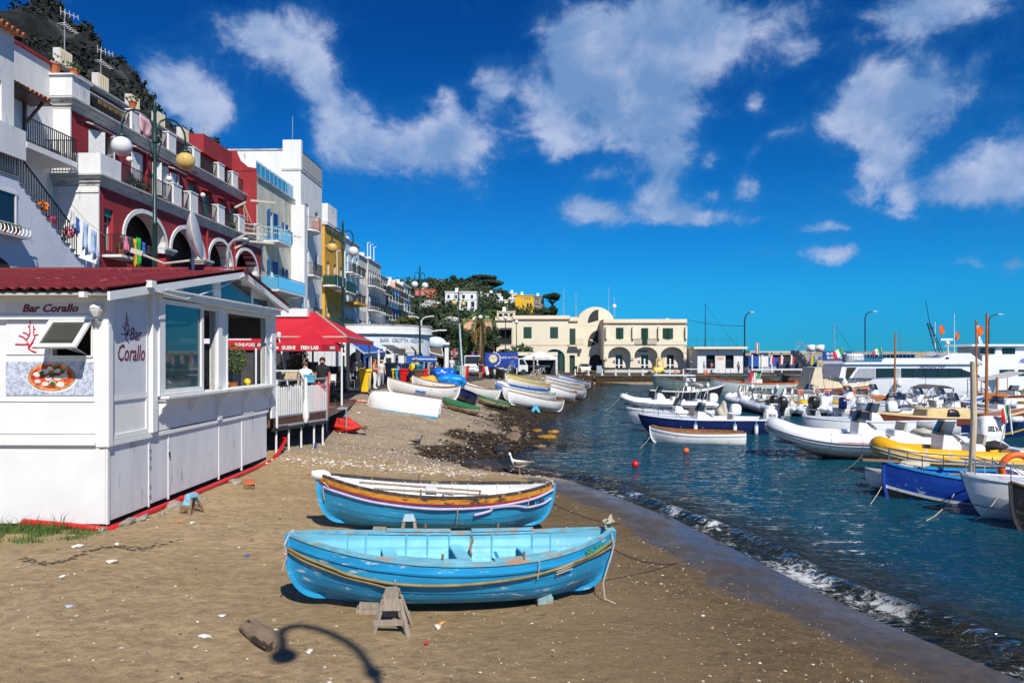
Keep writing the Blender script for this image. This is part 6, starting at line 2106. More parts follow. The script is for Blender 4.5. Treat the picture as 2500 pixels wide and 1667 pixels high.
def gozzo(label,x,y,rz,L,B,D,hm,wl,rail_m,deck_m,draft=.4,mast=None,name_txt=None,rb=.4,txc=None,dk=True,fend=(),boot=None):
 t=thing('wooden_sailing_boat',label,'boat',(0,0,0),0,'wooden boats moored at the right')
 rows=hull_pts(L,B,D,rb,.25,None,full=.48,ff=.06,sv=strakes(7,.004))
 loft_hull(t,rows,hm);inner_skin(t,rows,deck_m);rail_strip(t,rows,rail_m,.12,.04,.06)
 if wl:
  band(t,rows,wl,.05,.30,'wale')
 if boot:
  band(t,rows,boot,D-draft-.10,D-draft-.02,'water_line',.014)
 keel_bar(t,rows,hm,.08,.06)
 if dk:
  deck(t,rows,deck_m,.62,.99,.02);deck(t,rows,deck_m,.02,.2,.02)
  mb=MB();rblock(mb,[(0,L*.13,B*.25,.1,0),(.4,L*.12,B*.23,.1,0),(.46,L*.1,B*.2,.1,0)],(0,0,D-.05));mb.build('cabin_top',rail_m,t)
 if mast:
  mx_,mz,mm=mast
  mb=MB();mb.tube([(mx_,0,.2),(mx_,0,mz)],[.08,.06],8);mb.build('mast',mm,t)
 if name_txt:
  for sg in(-1,1):
   p_=near_side(rows,t,.72,0,sg,drop=.18,out=.03)
   q_=near_side(rows,t,.66,0,sg,drop=.18,out=.03)
   tx=text(name_txt,.22,txc or white2,t,p_,(PI/2,0,math.atan2((p_-q_).y,(p_-q_).x)+(PI if sg>0 else 0)),'lettering',.1,.003,.008)
 for f,sg,rr_ in fend:
  p_=near_side(rows,t,f,0,sg,drop=.22,out=rr_)
  mb=MB();mb.tube([p_+Vector((-.28,0,0)),p_+Vector((.28,0,.03))],rr_,10);mb.build('fender',white2,t,True)
  for s2 in(-1,1):
   mb=MB();mb.tube([p_+Vector((.285*s2,0,.015+.015*s2)),p_+Vector((.34*s2,0,.015+.02*s2))],rr_*1.0,10);mb.build('fender_cap',blu_r,t,True)
 float_boat(t,x,y,rz,draft)
 return t,rows
mah=mat('mahogany',(.15,.035,.015),.35,.2,4,coat=.3)
cream_r=mat('cream_rail',(.70,.52,.24),.4,.1,4)
gozzo('brown and navy wooden boat with yellow water line and cream deck edge',21.0,36.0,.03,9.0,2.6,1.35,navy,mah,cream_r,wood_orange,.42,(2.2,6.4,wood_orange),'APPOLAS.INS',.45,fend=((.84,-1,.15),),boot=yel_r)
gozzo('dark brown wooden boat with white lettering farther right',30.5,44.5,PI-.03,8.6,2.5,1.3,mah,wood_dark,gel,wood_orange,.4,(1.2,3.0,wood_orange),'DOGNIN',.4,fend=())
t,rows=gozzo('white hulled wooden boat with rounded stern behind the brown boat',28.2,40.6,PI-.03,6.2,2.1,1.15,gel,None,gel,wood_orange,.35,None,None,.3)
gozzo('low dark boat with orange sail bundle in front of the ferry',26.5,54,PI,8.0,2.3,1.0,black,mah,wood_orange,wood_orange,.4,(-1.5,6.0,wood_orange),None,.3)
gozzo('orange masted wooden boat below the ferry bow',36.0,55.5,PI,8.0,2.3,1.1,mah,black,wood_orange,wood_orange,.4,(1.0,7.0,wood_orange),None,.3)
rows_m=[(1868,49.5,'white inflatable with black outboard, leftmost of the stern-on row',black,None,4.6),(1896,48.0,'white boat with big black outboard and beige cover',black,'MERCURY',5.2),(1955,47.5,'white inflatable with large black outboard and silver arch',black,'MERCURY',5.6),(2002,48.5,'white inflatable with white outboard beside the grey console',white2,'SELVA',5.0),(2075,47.0,'white inflatable with dark blue outboard and orange stripe',navy,None,5.4),(2140,47.5,'white inflatable with red white and green band on its side',white2,None,5.6)]
for i,(u,Y,lab,ob,tx_,L)in enumerate(rows_m):
 p=at(u,1000,Y)
 rib(lab,p.x+.4,Y+L/2,PI/2+(.06,-.03,.12,-.1,-.32,-.45)[i],L,2.0,.25,None,None,orange_p if i in(3,4)else(mat('flag_green',(.02,.30,.08),.6)if i==5 else None),ob,tx_,True,.25,roll_bar=i in(2,),hb=.38,obs=1.15)
for i,(u,v,Y,L,rz,lab)in enumerate(((2120,975,58,6.0,.05,'white inflatable pointing right in front of the ferry'),(2310,1008,44,6.2,.04,'white inflatable under the grey folding awning, pointing right'),(2230,992,51,5.5,.1,'white inflatable with mustard seats among the masts'))):
 p=at(u,v,Y)
 t=rib(lab,p.x,Y,rz,L,2.1,.27,None,None,None,white2 if i==1 else None,None,True,.25)
 if i==1:
  mb=MB()
  mb.grid([[(-1.6+1.5*k/6,y_,2.25+.18*math.sin(PI*k/6))for k in range(7)]for y_ in(-.9,.9)])
  o=mb.build('awning',mat('taupe_canvas',(.12,.105,.10),.8,.1,4),t);md=o.modifiers.new('thick','SOLIDIFY');md.thickness=.05
  for sg in(-1,1):
   for x0,x1 in((-2.4,-1.6),(-1.0,-1.6),(-.4,-.1),(-1.0,-.1)):
    mb=MB();mb.tube([(x0,sg*.8,.8),(x1,sg*.9,2.25)],.022,5);mb.build('awning_pole',steel,t)
for i,(u,v,Y,L,rz,kind,lab)in enumerate(((2058,990,54.5,5.4,.15,0,'white inflatable pointing right behind the stern-on row'),(1985,980,58,5.2,PI+.1,0,'white inflatable pointing left before the cream cruiser'),(2205,1003,46.5,5.4,PI-.05,1,'white motor boat pointing left among the stern-on boats'),(2440,1012,42.5,5.8,PI,1,'white motor boat behind the brown and navy wooden boat'),(2290,985,53,6.2,.02,1,'white motor boat below the ferry hull, pointing right'),(1820,990,55,4.6,PI/2+.2,0,'white inflatable with grey outboard at the left of the stern-on row'),(2480,975,58,5.5,PI+.1,1,'white motor boat under the grey awning at the right edge'))):
 p=at(u,v,Y)
 if kind==0:
  rib(lab,p.x,Y,rz,L,2.0,.25,None,None,None,R.choice([white2,black,alu]),None,True,.25,roll_bar=i%2==0)
 else:
  t,_=motorboat(lab,p.x,Y,rz,L,2.0,1.05,gel,gel,.3,R.choice([None,cl_blue,navy]),R.choice([white2,black]),None,True,True,(),foredeck=.5)
  fittings(t,L,2.0,1.0)
t=thing('sun_awning','flat pale grey sun awning stretched on poles at the right edge','awning',at(2430,925,58))
mb=MB();mb.grid([[(-1.9,-1.2,-.1),(0,-1.2,.12),(1.7,-1.2,.55)],[(-1.6,1.2,-.05),(.2,1.2,.2),(1.9,1.2,.6)]]);o=mb.build('cloth',mat('pale_awning',(.50,.50,.48),.8,.06,3),t);md=o.modifiers.new('thick','SOLIDIFY');md.thickness=.02
for q in((-1.8,-1.1,-.1),(1.7,-1.1,.5),(1.7,1.1,.55),(-1.5,1.1,-.05)):
 mb=MB();mb.tube([q,(q[0],q[1],-2.0)],.03,5);mb.build('pole',wood_orange,t)
for i,(u0,v0,Y0,u1,v1)in enumerate(((1516,968,52,1478,1003),(1580,1018,38,1545,1050),(1592,1058,33,1562,1095),(1996,1050,36,1960,1082),(2105,1110,24.5,2060,1150),(2166,1160,21,2125,1230))):
 mooring(at(u0,v0,Y0),on(u1,v1),.06,['pale rope from the outer grey inflatable into the water','pale rope from the white boat behind the navy one','pale rope from the floating white rowing boat','pale rope from the maroon striped boat','pale rope from the yellow inflatable','pale rope from the blue wooden boat bow'][i],.010)
def workboat(label,x,y,rz,L,B,D,hm,rail_m,draft=.5,canopy=None):
 t=thing('passenger_launch',label,'boat',(0,0,0),0,'launches moored at the quay')
 rows=hull_pts(L,B,D,.6,.1,.75,full=.42,ff=.10,sv=strakes(5,.003),fine=.75,stem=.4)
 loft_hull(t,rows,hm,transom=True);inner_skin(t,rows,gel,.12,.2);rail_strip(t,rows,rail_m,.14,.05,.08)
 deck(t,rows,gel,.72,.99,.0)
 bow_rail(t,rows,.70,.6)
 for f in(.12,.35,.58):
  for sg in(-1,1):
   mb=MB();q=near_side(rows,t,f,0,sg,drop=.0,out=-.15);mb.tube([q,q+Vector((0,0,1.35))],.03,6);mb.build('canopy_pole',steel,t)
 z_=D+1.35
 mb=MB();mb.box(-L*.44,L*.14,-B*.42,B*.42,z_,z_+.09);mb.build('canopy',canopy or gel,t)
 mb=MB();mb.box(L*.03,L*.14,-B*.33,B*.33,.5,D+.45);mb.build('wheelhouse',gel,t)
 mb=MB();mb.grid([[(L*.14,-B*.3,D+.45),(L*.14,B*.3,D+.45)],[(L*.10,-B*.28,D+1.1),(L*.10,B*.28,D+1.1)]]);mb.build('windscreen',smoke_m,t)
 for k in range(4):
  mb=MB();mb.box(-L*.40+k*L*.1,-L*.40+k*L*.1+.4,-B*.36,B*.36,.5,D+.05);mb.build('bench',orange_p if k%2 else wood_orange,t)
 for f in(.2,.4,.62):
  p_=near_side(rows,t,f,0,1,drop=.35,out=.2);fender(t,p_,.16,.5,white2)
 float_boat(t,x,y,rz,draft)
 return t
gg=mat('grey_green_hull',(.14,.20,.19),.45,.12,3)
gg2=mat('pale_green_hull',(.42,.50,.49),.45,.08,3)
p=on(1610,958);workboat('dark teal launch with white canopy moored at the quay',p.x+4.4,80,PI-.03,9.0,2.8,1.5,gg,gg,.45)
p=on(1735,962);workboat('grey green launch with orange gunwale flying an Italian flag',p.x+4.6,73,PI+.02,9.6,3.0,1.7,gg2,orange_p,.55)
p=on(1725,984);t=workboat('black hulled launch with a grey awning frame, bow to the right',p.x-1.4,62.5,-.12,5.8,2.2,1.25,black,gel,.4)
t=thing('cabin_cruiser','cream cabin cruiser with raked arch and varnished stripe','boat')
rows=hull_pts(7.2,2.6,1.4,.2,.0,.8,full=.42,ff=.13,sv=strakes(4,0),fine=.72,stem=.3)
crm=mat('cream_gelcoat',(.70,.60,.42),.3,.06,3)
loft_hull(t,rows,gel,transom=True);inner_skin(t,rows,crm,.1);rail_strip(t,rows,wood_orange,.14,.04,.06);deck(t,rows,crm,.4,.98,.1,'deck',.3);band(t,rows,orange_p,.1,.55,'stripe')
mb=MB();mb.prism([(-2.6,1.3),(-2.0,3.3),(-1.4,3.3),(-1.3,2.3),(.2,2.0),(.8,1.35)],lambda a,b_,d:(a,d,b_),-1.1,1.1);fixn(mb.build('cabin',crm,t))
mb=MB();mb.grid([[(.85,-1.0,1.5),(.85,1.0,1.5)],[(.1,-.9,2.25),(.1,.9,2.25)]]);mb.build('windscreen',pane_m,t)
bow_rail(t,rows,.55,.5)
float_boat(t,28.5,66,.1,.4)
# ferries
t=thing('ferry','white passenger ferry lettered GRECALE with sloping dark windows','ferry',(0,0,0))
FY=71.6
def fp(u,v):
 q=at(u,v,FY)
 return(q.x,q.z)
mb=MB()
def ext(name,uv,y0,y1,m_,parent=t,fn=None):
 mb=MB();mb.prism([fp(u,v)for u,v in uv],lambda a,b_,d:(a,FY+d,b_),y0,y1)
 return fixn(mb.build(name,m_,parent))
outl=[(-1.0,0.0),(-.9,.35),(-.55,.8),(0,1.0),(.45,.95),(.75,.62),(.92,.28),(1.0,.02)]
xs0,xs1=fp(2044,900)[0],fp(2485,900)[0]
rows=[]
for z_,k_,sh_ in((-.6,.80,-.04),(.0,.90,-.02),(.8,.97,.0),(1.62,1.0,.02)):
 up_=0
 r_=[]
 for s_ in(-1,1):
  for a_,b_ in(outl if s_<0 else reversed(outl)):
   x_=(xs0+xs1)/2+(xs1-xs0)/2*a_*(.97+.03*k_)+sh_*8*max(0,a_)
   r_.append((x_,FY+2.8+s_*2.8*b_*k_,z_+(.5*max(0,a_)**2 if z_>1 else 0)))
 rows.append(r_)
mb=MB();mb.grid(rows,True);mb.add(rows[-1],[tuple(range(len(rows[-1])))])
fixn(mb.build('hull',gel,t,40))
sal=[(2055,923),(2063,890),(2100,888),(2400,890),(2452,912),(2470,926),(2460,926)]
ext('saloon',sal,.55,5.0,gel)
ext('saloon_window',[(2145,899),(2190,899),(2190,922),(2145,922)],.50,.56,pane_m)
ext('saloon_window',[(2207,899),(2350,899),(2398,916),(2402,922),(2207,922)],.50,.56,pane_m)
ext('saloon_window',[(2074,897),(2098,897),(2080,922),(2070,922)],.50,.56,dark_in)
ext('louvre_panel',[(2103,899),(2143,899),(2143,922),(2088,922)],.51,.555,alu)
ext('louvre_panel',[(2192,899),(2205,899),(2205,922),(2192,922)],.51,.555,alu)
for i in range(5):
 q0=fp(2235+30*i,899);mb=MB();mb.box(q0[0],q0[0]+.06,FY+.47,FY+.51,fp(0,922)[1],q0[1]);mb.build('window_bar',black,t)
ext('upper_deck',[(2063,889),(2070,884),(2390,884),(2400,889)],.3,5.2,gel)
ext('bulwark',[(2158,884),(2158,878),(2165,874),(2300,874),(2330,862),(2375,862),(2405,884)],.35,.48,gel)
ext('bridge',[(2318,884),(2326,868),(2338,862),(2378,862),(2412,887)],.6,4.8,gel)
ext('bridge_window',[(2350,880),(2358,870),(2378,870),(2400,885)],.55,.61,smoke_m)
ext('bridge_window',[(2312,876),(2315,872),(2322,872),(2321,877)],.33,.36,black)
for k in range(16):
 q0=fp(2100+k*10,884)
 for d_ in(1.4,3.0):
  mb=MB();mb.box(q0[0]-.18,q0[0]+.18,FY+d_-.5,FY+d_+.5,q0[1],q0[1]+.4);mb.cbox((q0[0]-.18,FY+d_,q0[1]+.55),(.06,1.0,.4));mb.build('bench',mat('blue_bench',(.03,.16,.30),.5,.1,5),t)
rl=[(fp(u,884)[0],FY+.38,fp(u,884)[1])for u in(2070,2160)]
railing(t,rl,1.0,steel,.25)
mb=MB();q=fp(2100,873);mb.tube([(q[0]-.75,FY+1.2,q[1]),(q[0]+.75,FY+1.2,q[1])],.42,12);mb.build('life_raft',white2,t,True)
text('GRECALE',.42,mat('navy_lettering',(.02,.03,.16),.5),t,(fp(2281,0)[0],FY+.29,fp(0,894)[1]),(PI/2,0,0),'lettering',.25,.004,.008,sx=1.25,space=1.15)
for u in(2060,2192):
 q=fp(u,935 if u<2100 else 936);mb=MB();mb.lathe([(.01,.55),(.1,.42),(.32,.1),(.34,-.1),(.22,-.33),(.02,-.4)],12,(q[0],FY-.15,q[1]));mb.build('fender',white2,t,True)
mb=MB()
q=fp(2320,862)
for dx_,dd in((-1.4,0),(-.8,.5),(-1.4,1.2),(-.8,1.2)):
 mb.tube([(q[0],FY+1.2+dd,q[1]),(q[0]-1.0+dx_*.1,FY+1.5+dd*.4,q[1]+3.0)],.04,5)
mb.tube([(q[0]-1.1,FY+1.6,q[1]+3.0),(q[0]-1.5,FY+1.6,q[1]+5.2)],.03,5)
for k in range(4):
 mb.beam((q[0]-.3-.2*k,FY+1.2,q[1]+.7*k+.4),(q[0]-.3-.2*k,FY+2.2,q[1]+.7*k+.4),.05)
mb.build('mast',black,t)
mb=MB();q=fp(2325,828);mb.box(q[0]-.3,q[0]+.9,FY+1.4,FY+1.6,q[1]-.1,q[1]+.1);mb.ball((q[0]+.4,FY+1.5,q[1]-.35),.22,10,7);mb.tube([(q[0]+.4,FY+1.5,q[1]),(q[0]+.5,FY+1.5,q[1]-1.6)],.06,6);mb.build('radar',white2,t)
t2=thing('ferry','taller white ferry with dark wheelhouse behind, at the right edge','ferry',(0,0,0))
FY2=82
def fq(u,v):
 q=at(u,v,FY2);return(q.x,q.z)
def ext2(name,uv,y0,y1,m_):
 mb=MB();mb.prism([fq(u,v)for u,v in uv],lambda a,b_,d:(a,FY2+d,b_),y0,y1)
 return fixn(mb.build(name,m_,t2))
ext2('hull',[(2400,952),(2396,892),(2640,892),(2640,952)],0,6,gel)
ext2('superstructure',[(2402,892),(2402,868),(2440,866),(2640,866),(2640,892)],.3,5.5,gel)
ext2('wheelhouse',[(2404,866),(2404,846),(2600,846),(2600,866)],.8,5,gel)
ext2('wheelhouse_window',[(2404,864),(2404,849),(2440,849),(2440,864)],.75,.81,smoke_m)
ext2('wheelhouse_window',[(2458,864),(2458,849),(2490,849),(2490,864)],.75,.81,smoke_m)
ext2('wheelhouse_roof',[(2374,845),(2380,840),(2610,840),(2610,845)],.3,5.5,gel)
ext2('door',[(2443,866),(2443,849),(2455,849),(2455,866)],.74,.80,white)
ext2('cabin_window',[(2440,917),(2440,902),(2476,902),(2476,917)],-.05,.02,pane_m)
ext2('cabin_window',[(2486,917),(2486,902),(2530,902),(2530,917)],-.05,.02,pane_m)
mb=MB();q=fq(2420,840);mb.tube([(q[0],FY2+2,q[1]),(q[0]-.4,FY2+2,q[1]+2.0),(q[0]-.2,FY2+2,q[1]+2.1)],.1,6);mb.tube([(q[0]+.3,FY2+2,q[1]),(q[0]-.3,FY2+2,q[1]+1.6)],.06,6);mb.build('mast',white2,t2)
logo=mat('blue_emblem',(.02,.12,.45),.5)
mb=MB()
for k in range(5):
 q=fq(2492+k*5,886);mb.tube([(q[0],FY2+.27,q[1]),(q[0]+.25,FY2+.27,q[1]+.4+.1*(k%2)),(q[0]+.5,FY2+.27,q[1])],.05,5)
mb.build('wave_emblem',logo,t2)
for i,(u,v,r,lab)in enumerate(((1551,1137,.13,'red round mooring buoy nearest the beach'),(1675,1103,.12,'small orange buoy in front of the white rowing boat'),(1584,1036,.2,'orange buoy at the bow of the navy boat'),(2368,985,.2,'orange buoy near the ferry bow'))):
 p=on(u,v);t3=thing('buoy',lab,'buoy',(p.x,p.y,0),0,'mooring buoys')
 mb=MB();mb.ball((0,0,r*.5),r,12,8);mb.build('float',red_paint if i==0 else orange_p,t3,True)
 mb=MB();mb.tube([(0,0,r*1.4),(.03,0,r*1.7),(-.03,0,r*1.7),(0,0,r*1.4)],.015,5);mb.build('ring',black,t3)
dark_rope=mat('dark_rope',(.03,.028,.025),.9,.2,10)
b1w=rowb1.matrix_basis@Vector((2.3,0,.7));b2w=rowb2.matrix_basis@Vector((2.3,0,.55))
p=gp(1760,1322);mooring(b1w,(p.x,p.y,p.z+.04),.38,'thin dark mooring rope from the nearest blue boat to the sea',.010,dark_rope)
p=gp(1640,1262);mooring(b2w,(p.x,p.y,p.z+.04),.32,'thin dark mooring rope from the second blue boat to the sea',.010,dark_rope)
mooring(at(1930,1062,27.0),on(1888,1130),.1,'dark rope dropping from the big white inflatable bow',.012,dark_rope)
mooring(at(2330,1205,19.5),on(2262,1270),.1,'pale rope from the blue boat down into the water',.012)
mooring(at(2440,1205,17.5),on(2380,1270),.1,'pale rope from the boat at the right edge into the water',.012)
# street lamps
globe_w=mat('white_globe',(.74,.74,.74),.12,.03,3,coat=.4)
globe_y=mat('yellowed_globe',(.62,.42,.12),.15,.06,3,coat=.4)
def street_lamp(label,x,y,z,H,d,ms,r=.28,reach=1.0,clutter=False,sides=(-1,1),crook=False):
 t=thing('street_lamp',label,'street lamp',(x,y,z),math.atan2(d[1],d[0]),'green globe street lamps')
 mb=MB()
 mb.lathe([(.30,0),(.30,.12),(.22,.16),(.22,.5),(.19,.55),(.19,1.0),(.23,1.04),(.23,1.10),(.15,1.2),(.10,1.35)],14)
 mb.build('base',iron_green,t,40)
 mb=MB()
 mb.lathe([(.10,1.3),(.075,H*.6),(.09,H*.6+.02),(.09,H*.6+.1),(.065,H*.6+.14),(.055,H*.86),(.10,H*.86+.02),(.10,H*.86+.12)]+([(.005,H*.86+.2)]if crook else[(.06,H*.88+.1),(.05,H*.955),(.07,H*.96),(.05,H*.975),(.06,H*.985),(.005,H)]),10)
 mb.build('pole',iron_green,t,40)
 for s_,m_ in[q for q in((-1,ms[0]),(1,ms[1]))if q[0]in sides]:
  mb=MB()
  R_=reach
  pts=[(0 if crook else s_*.04,0,H*.86)]+[(s_*(.05+R_*.5*(1-math.cos(PI*k/8))),0,H*.865+.35+R_*.5*math.sin(PI*k/8))for k in range(9)]+[(s_*(R_+.05),0,H*.865+.05)]
  mb.tube(pts,.06 if crook else .032,7)
  if not crook:
   mb.tube([(s_*.05,0,H*.80),(s_*.22,0,H*.87),(s_*.08,0,H*.91)],.02,5)
  arm=mb.build('arm',iron_green,t,True)
  gx,gz_=s_*(R_+.05),H*.865-.10-r
  mb=MB();mb.lathe([(.04,.22),(.05,.1),(r*.5,.04),(r*.55,-.04)],12,(gx,0,gz_+r));mb.build('globe_cap',iron_green,arm,True)
  mb=MB();mb.ball((gx,0,gz_),r,20,14);mb.build('globe',m_,arm,True)
 if clutter:
  mb=MB();mb.cbox((.2,0,H*.52),(.22,.1,.14));mb.build('loudspeaker',white,t)
  mb=MB();mb.tube([(.1+.14*math.cos(a_),.02,H*.83+.45+.14*math.sin(a_))for a_ in[k*.5 for k in range(12)]],.012,5);mb.build('cable_coil',white,t)
 return t
DA=(.55,.84)
p=at(378,600,24.3);street_lamp('tall green street lamp rising behind the kiosk roof, white left globe and yellow right globe',p.x,p.y,DZ,10.4,DA,(globe_w,globe_y),.31,1.05,True)
p=gp(837,955)
t=street_lamp('green street lamp beside the yellow bin with a big round base',p.x,p.y,1.98,9.25,DA,(globe_y,globe_w),.28,.72)
mb=MB();mb.lathe([(.001,-.03),(.50,-.03),(.52,0),(.50,.03),(.001,.03)],20,(0,0,0),'Y');mb.build('road_sign',iron_green,t,False,(-.22,.25,3.3),(0,0,-.99))
mb=MB()
for k in range(5):
 mb.cbox((.17,0,2.0+.3*k),(.03,.16,.16))
mb.build('stickers',white,t,False,(0,0,0),(0,0,4.2))
p=at(1025,940,61);street_lamp('green street lamp with two white globes in front of the round bar',p.x,61,1.98,9.4,DA,(globe_w,globe_w),.28,.6)
p=at(1120,930,80);street_lamp('green street lamp with two yellow globes near the white van',p.x,80,1.9,9.3,DA,(globe_y,globe_y),.29,.75)
p=at(1181,920,96);street_lamp('green street lamp with two white globes beside the palm',p.x,96,1.3,9.2,DA,(globe_w,globe_w),.29,.7)
street_lamp('green street lamp by the photographer whose shadow falls on the sand',1.75,-.7,gz(1.75,-.7),10.9,(-.88,.47),(globe_w,globe_w),.16,1.3,False,(1,),True)
for i,(u,v,lab)in enumerate(((1234,776,'thin lamp post with one white globe at the corner of the harbour building'),(1261,786,'second thin lamp post with one white globe before the harbour building'))):
 p=at(u,v,108);t=thing('globe_lamp',lab,'street lamp',(p.x,p.y,1.3),0,'single globe lamps')
 mb=MB();mb.tube([(0,0,0),(0,0,p.z-1.5)],[.09,.05],7);mb.build('pole',iron_green,t)
 mb=MB();mb.ball((0,0,p.z-1.3),.32,14,9);mb.build('globe',globe_w,t,True)
def arm_lamp(label,u,v0,v1,Y,reach,dirx=1,m_=iron,grp='curved lamps on the mole'):
 p,q=at(u,v0,Y),at(u,v1,Y)
 t=thing('lamp_post',label,'street lamp',q,0,grp)
 h=p.z-q.z
 mb=MB();mb.tube([(0,0,0),(0,0,h*.85),(dirx*reach*.15,0,h*.93),(dirx*reach*.5,0,h*.98),(dirx*reach,0,h)],.10 if Y>100 else .07,6);mb.build('pole',m_,t,True)
 mb=MB();mb.cbox((dirx*reach*1.1,0,h),(reach*.5,.3,.12));mb.build('lamp_head',white,t)
arm_lamp('dark curved lamp post at the end of the small white building',1818,762,895,112,1.0)
arm_lamp('dark curved lamp post on the mole beyond the ferry',2112,760,858,135,1.6)
arm_lamp('dark curved lamp post behind the white wheelhouse',2414,767,858,135,1.9)
arm_lamp('white curved lamp post behind the round bar',1045,806,880,75,1.4,1,white,'white curved lamps')
for s_ in(-1,1):
 p=at(1027+s_*22,773,90)
arm_lamp('white twin lamp post high in the trees, left arm',1028,772,860,88,1.1,-1,white,'white curved lamps')
arm_lamp('white twin lamp post high in the trees, right arm',1029,772,860,88,1.1,1,white,'white curved lamps')
# terrace awnings, parasol and shop fronts
def panel(t,name,m_,q,th=.03):
 mb=MB();mb.add(q,[(0,1,2,3)if len(q)==4 else(0,1,2)])
 o=mb.build(name,m_,t)
 md=o.modifiers.new('thick','SOLIDIFY');md.thickness=th
 return o
t=thing('red_awning','large red hipped awning over the terrace with white edging','awning',(0,0,0))
ze,zr=4.62,5.68
e=[(-10.1,28.6,ze),(-6.43,28.6,ze),(-7.25,38.5,ze),(-10.1,38.5,ze)]
r_=[(-10,30.4,zr),(-8.1,30.4,zr),(-8.9,35.5,zr),(-10,35.5,zr)]
panel(t,'front_cloth',red_cloth,[e[0],e[1],r_[1],r_[0]])
panel(t,'side_cloth',red_cloth,[e[1],e[2],r_[2],r_[1]])
panel(t,'back_cloth',red_cloth,[e[2],e[3],r_[3],r_[2]])
panel(t,'top_cloth',red_cloth,r_)
for i,(a,b_)in enumerate(((e[0],e[1]),(e[1],e[2]))):
 a,b_=Vector(a),Vector(b_)
 panel(t,'valance',red_cloth,[a,b_,b_-Vector((0,0,.22)),a-Vector((0,0,.22))],.02)
 mb=MB();mb.beam(a+Vector((0,0,.01)),b_+Vector((0,0,.01)),.05,.05);mb.build('edging',canvas,t)
mb=MB();mb.beam(Vector(e[1])+Vector((0,0,.03)),Vector(r_[1])+Vector((0,0,.03)),.05,.05);mb.build('edging',canvas,t)
mb=MB();mb.box(-10.2,-8.3,29.9,30.2,zr-.2,zr+.12);mb.build('cassette',white,t)
for p in((-6.65,28.8),(-7.4,38.2),(-10,28.8)):
 mb=MB();mb.tube([(p[0],p[1],DZ),(p[0],p[1],ze)],.04,7);mb.build('pole',white if p[1]<30 else alu,t)
mb=MB();mb.tube([(-8.45,28.3,DZ),(-8.95,28.3,4.6)],.03,6);mb.lathe([(.07,0),(.09,.12),(.06,.2)],8,(-8.95,28.3,4.6));mb.build('parasol_pole',white,t)
t=thing('sushi_parasol','square red parasol lettered SUSHI FISH LAB over the terrace','parasol',(0,0,0))
c=at(745,850,27.6)
hw=1.10
ap=Vector((c.x+.1,c.y+.7,c.z+.60))
cs=[Vector((c.x-hw,c.y-.3,c.z+.14)),Vector((c.x+hw*.62,c.y-.3,c.z+.14)),Vector((c.x+hw,c.y+1.5,c.z+.14)),Vector((c.x-hw*.6,c.y+1.5,c.z+.14))]
for k in range(4):
 a,b_=cs[k],cs[(k+1)%4]
 panel(t,'canopy',red_cloth,[a,b_,ap],.015)
 panel(t,'valance',red_cloth,[a,b_,b_-Vector((0,0,.25)),a-Vector((0,0,.25))],.015)
mb=MB();mb.tube([(ap.x,ap.y,DZ),(ap.x,ap.y,ap.z)],.04,7);mb.build('pole',wood_dark,t)
text('SUSHI',.19,white,t,(c.x-.52,c.y-.33,c.z+.01),name='lettering',bold=.008)
text('FISH LAB',.19,white,t,(c.x+.26,c.y-.33,c.z+.01),name='lettering',bold=.008,sx=.88)
mb=MB();disc(mb,c.x-.97,c.z+.01,.09,.05,c.y-.335);disc(mb,c.x-.97,c.z+.045,.05,.025,c.y-.34);mb.build('sushi_emblem',white,t)
tx=text('SUSHI',.16,white,t,(c.x+.90,c.y+.5,c.z+.01),(PI/2,0,math.radians(77)),'lettering',bold=.006)
for i,(u,v,Y,w,h,s_,lab,bold)in enumerate(((628,842,41,3.2,.55,'WINE-POKERIA-SEAFOOD','red banner lettered across the sushi stall front',.006),)):
 c=at(u,v,Y);t=thing('banner',lab,'banner',c,.05)
 mb=MB();mb.box(-w/2,w/2,0,.04,-h/2,h/2);mb.build('board',red_cloth,t)
 text(s_,.26,white,t,(0,-.01,0),name='lettering',bold=bold,sx=.8)
t=thing('shop','dark open shop fronts under the houses behind the terrace','shop',(0,0,0))
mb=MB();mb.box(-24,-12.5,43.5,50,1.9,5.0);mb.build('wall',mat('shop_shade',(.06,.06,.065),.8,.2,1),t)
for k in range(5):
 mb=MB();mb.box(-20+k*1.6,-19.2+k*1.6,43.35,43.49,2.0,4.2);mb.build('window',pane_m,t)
mb=MB();mb.box(-24,-12.3,43.0,43.45,4.6,4.95);mb.build('sign_band',white,t)
t=thing('screen_wall','plain pale grey panel wall behind the standing couple','wall',(0,0,0))
a,b_=at(738,836,42.0),at(846,836,42.0)
k_=6
for i in range(k_):
 x0,x1=a.x+(b_.x-a.x)*i/k_,a.x+(b_.x-a.x)*(i+1)/k_
 mb=MB();mb.box(x0+.01,x1-.01,42.0,42.08,3.3,a.z);mb.build('panel',mat('pale_panel',(.62,.62,.62),.6,.04,1),t)
mb=MB();mb.box(a.x,b_.x,42.02,42.2,1.95,3.28);mb.build('base',charcoal,t)
mb=MB();mb.box(b_.x,b_.x+.16,41.95,42.15,1.95,a.z+.1);mb.build('post',charcoal,t)
def awning(label,cs,m_,trim=white,group='shop awnings',posts=()):
 t=thing('shop_awning',label,'awning',(0,0,0),0,group)
 panel(t,'cloth',m_,cs,.03)
 mb=MB();mb.beam(cs[2],cs[3],.09,.09);mb.build('front_bar',trim,t)
 for i in((0,3),(1,2)):
  mb=MB();mb.beam(cs[i[0]],cs[i[1]],.06,.06);mb.build('side_bar',trim,t)
 a,b_=Vector(cs[3]),Vector(cs[2])
 panel(t,'valance',m_,[a,b_,b_-Vector((0,0,.25)),a-Vector((0,0,.25))],.02)
 for p in posts:
  mb=MB();mb.beam(p,(p[0],p[1],1.95),.12,.12);mb.build('post',trim,t)
 return t
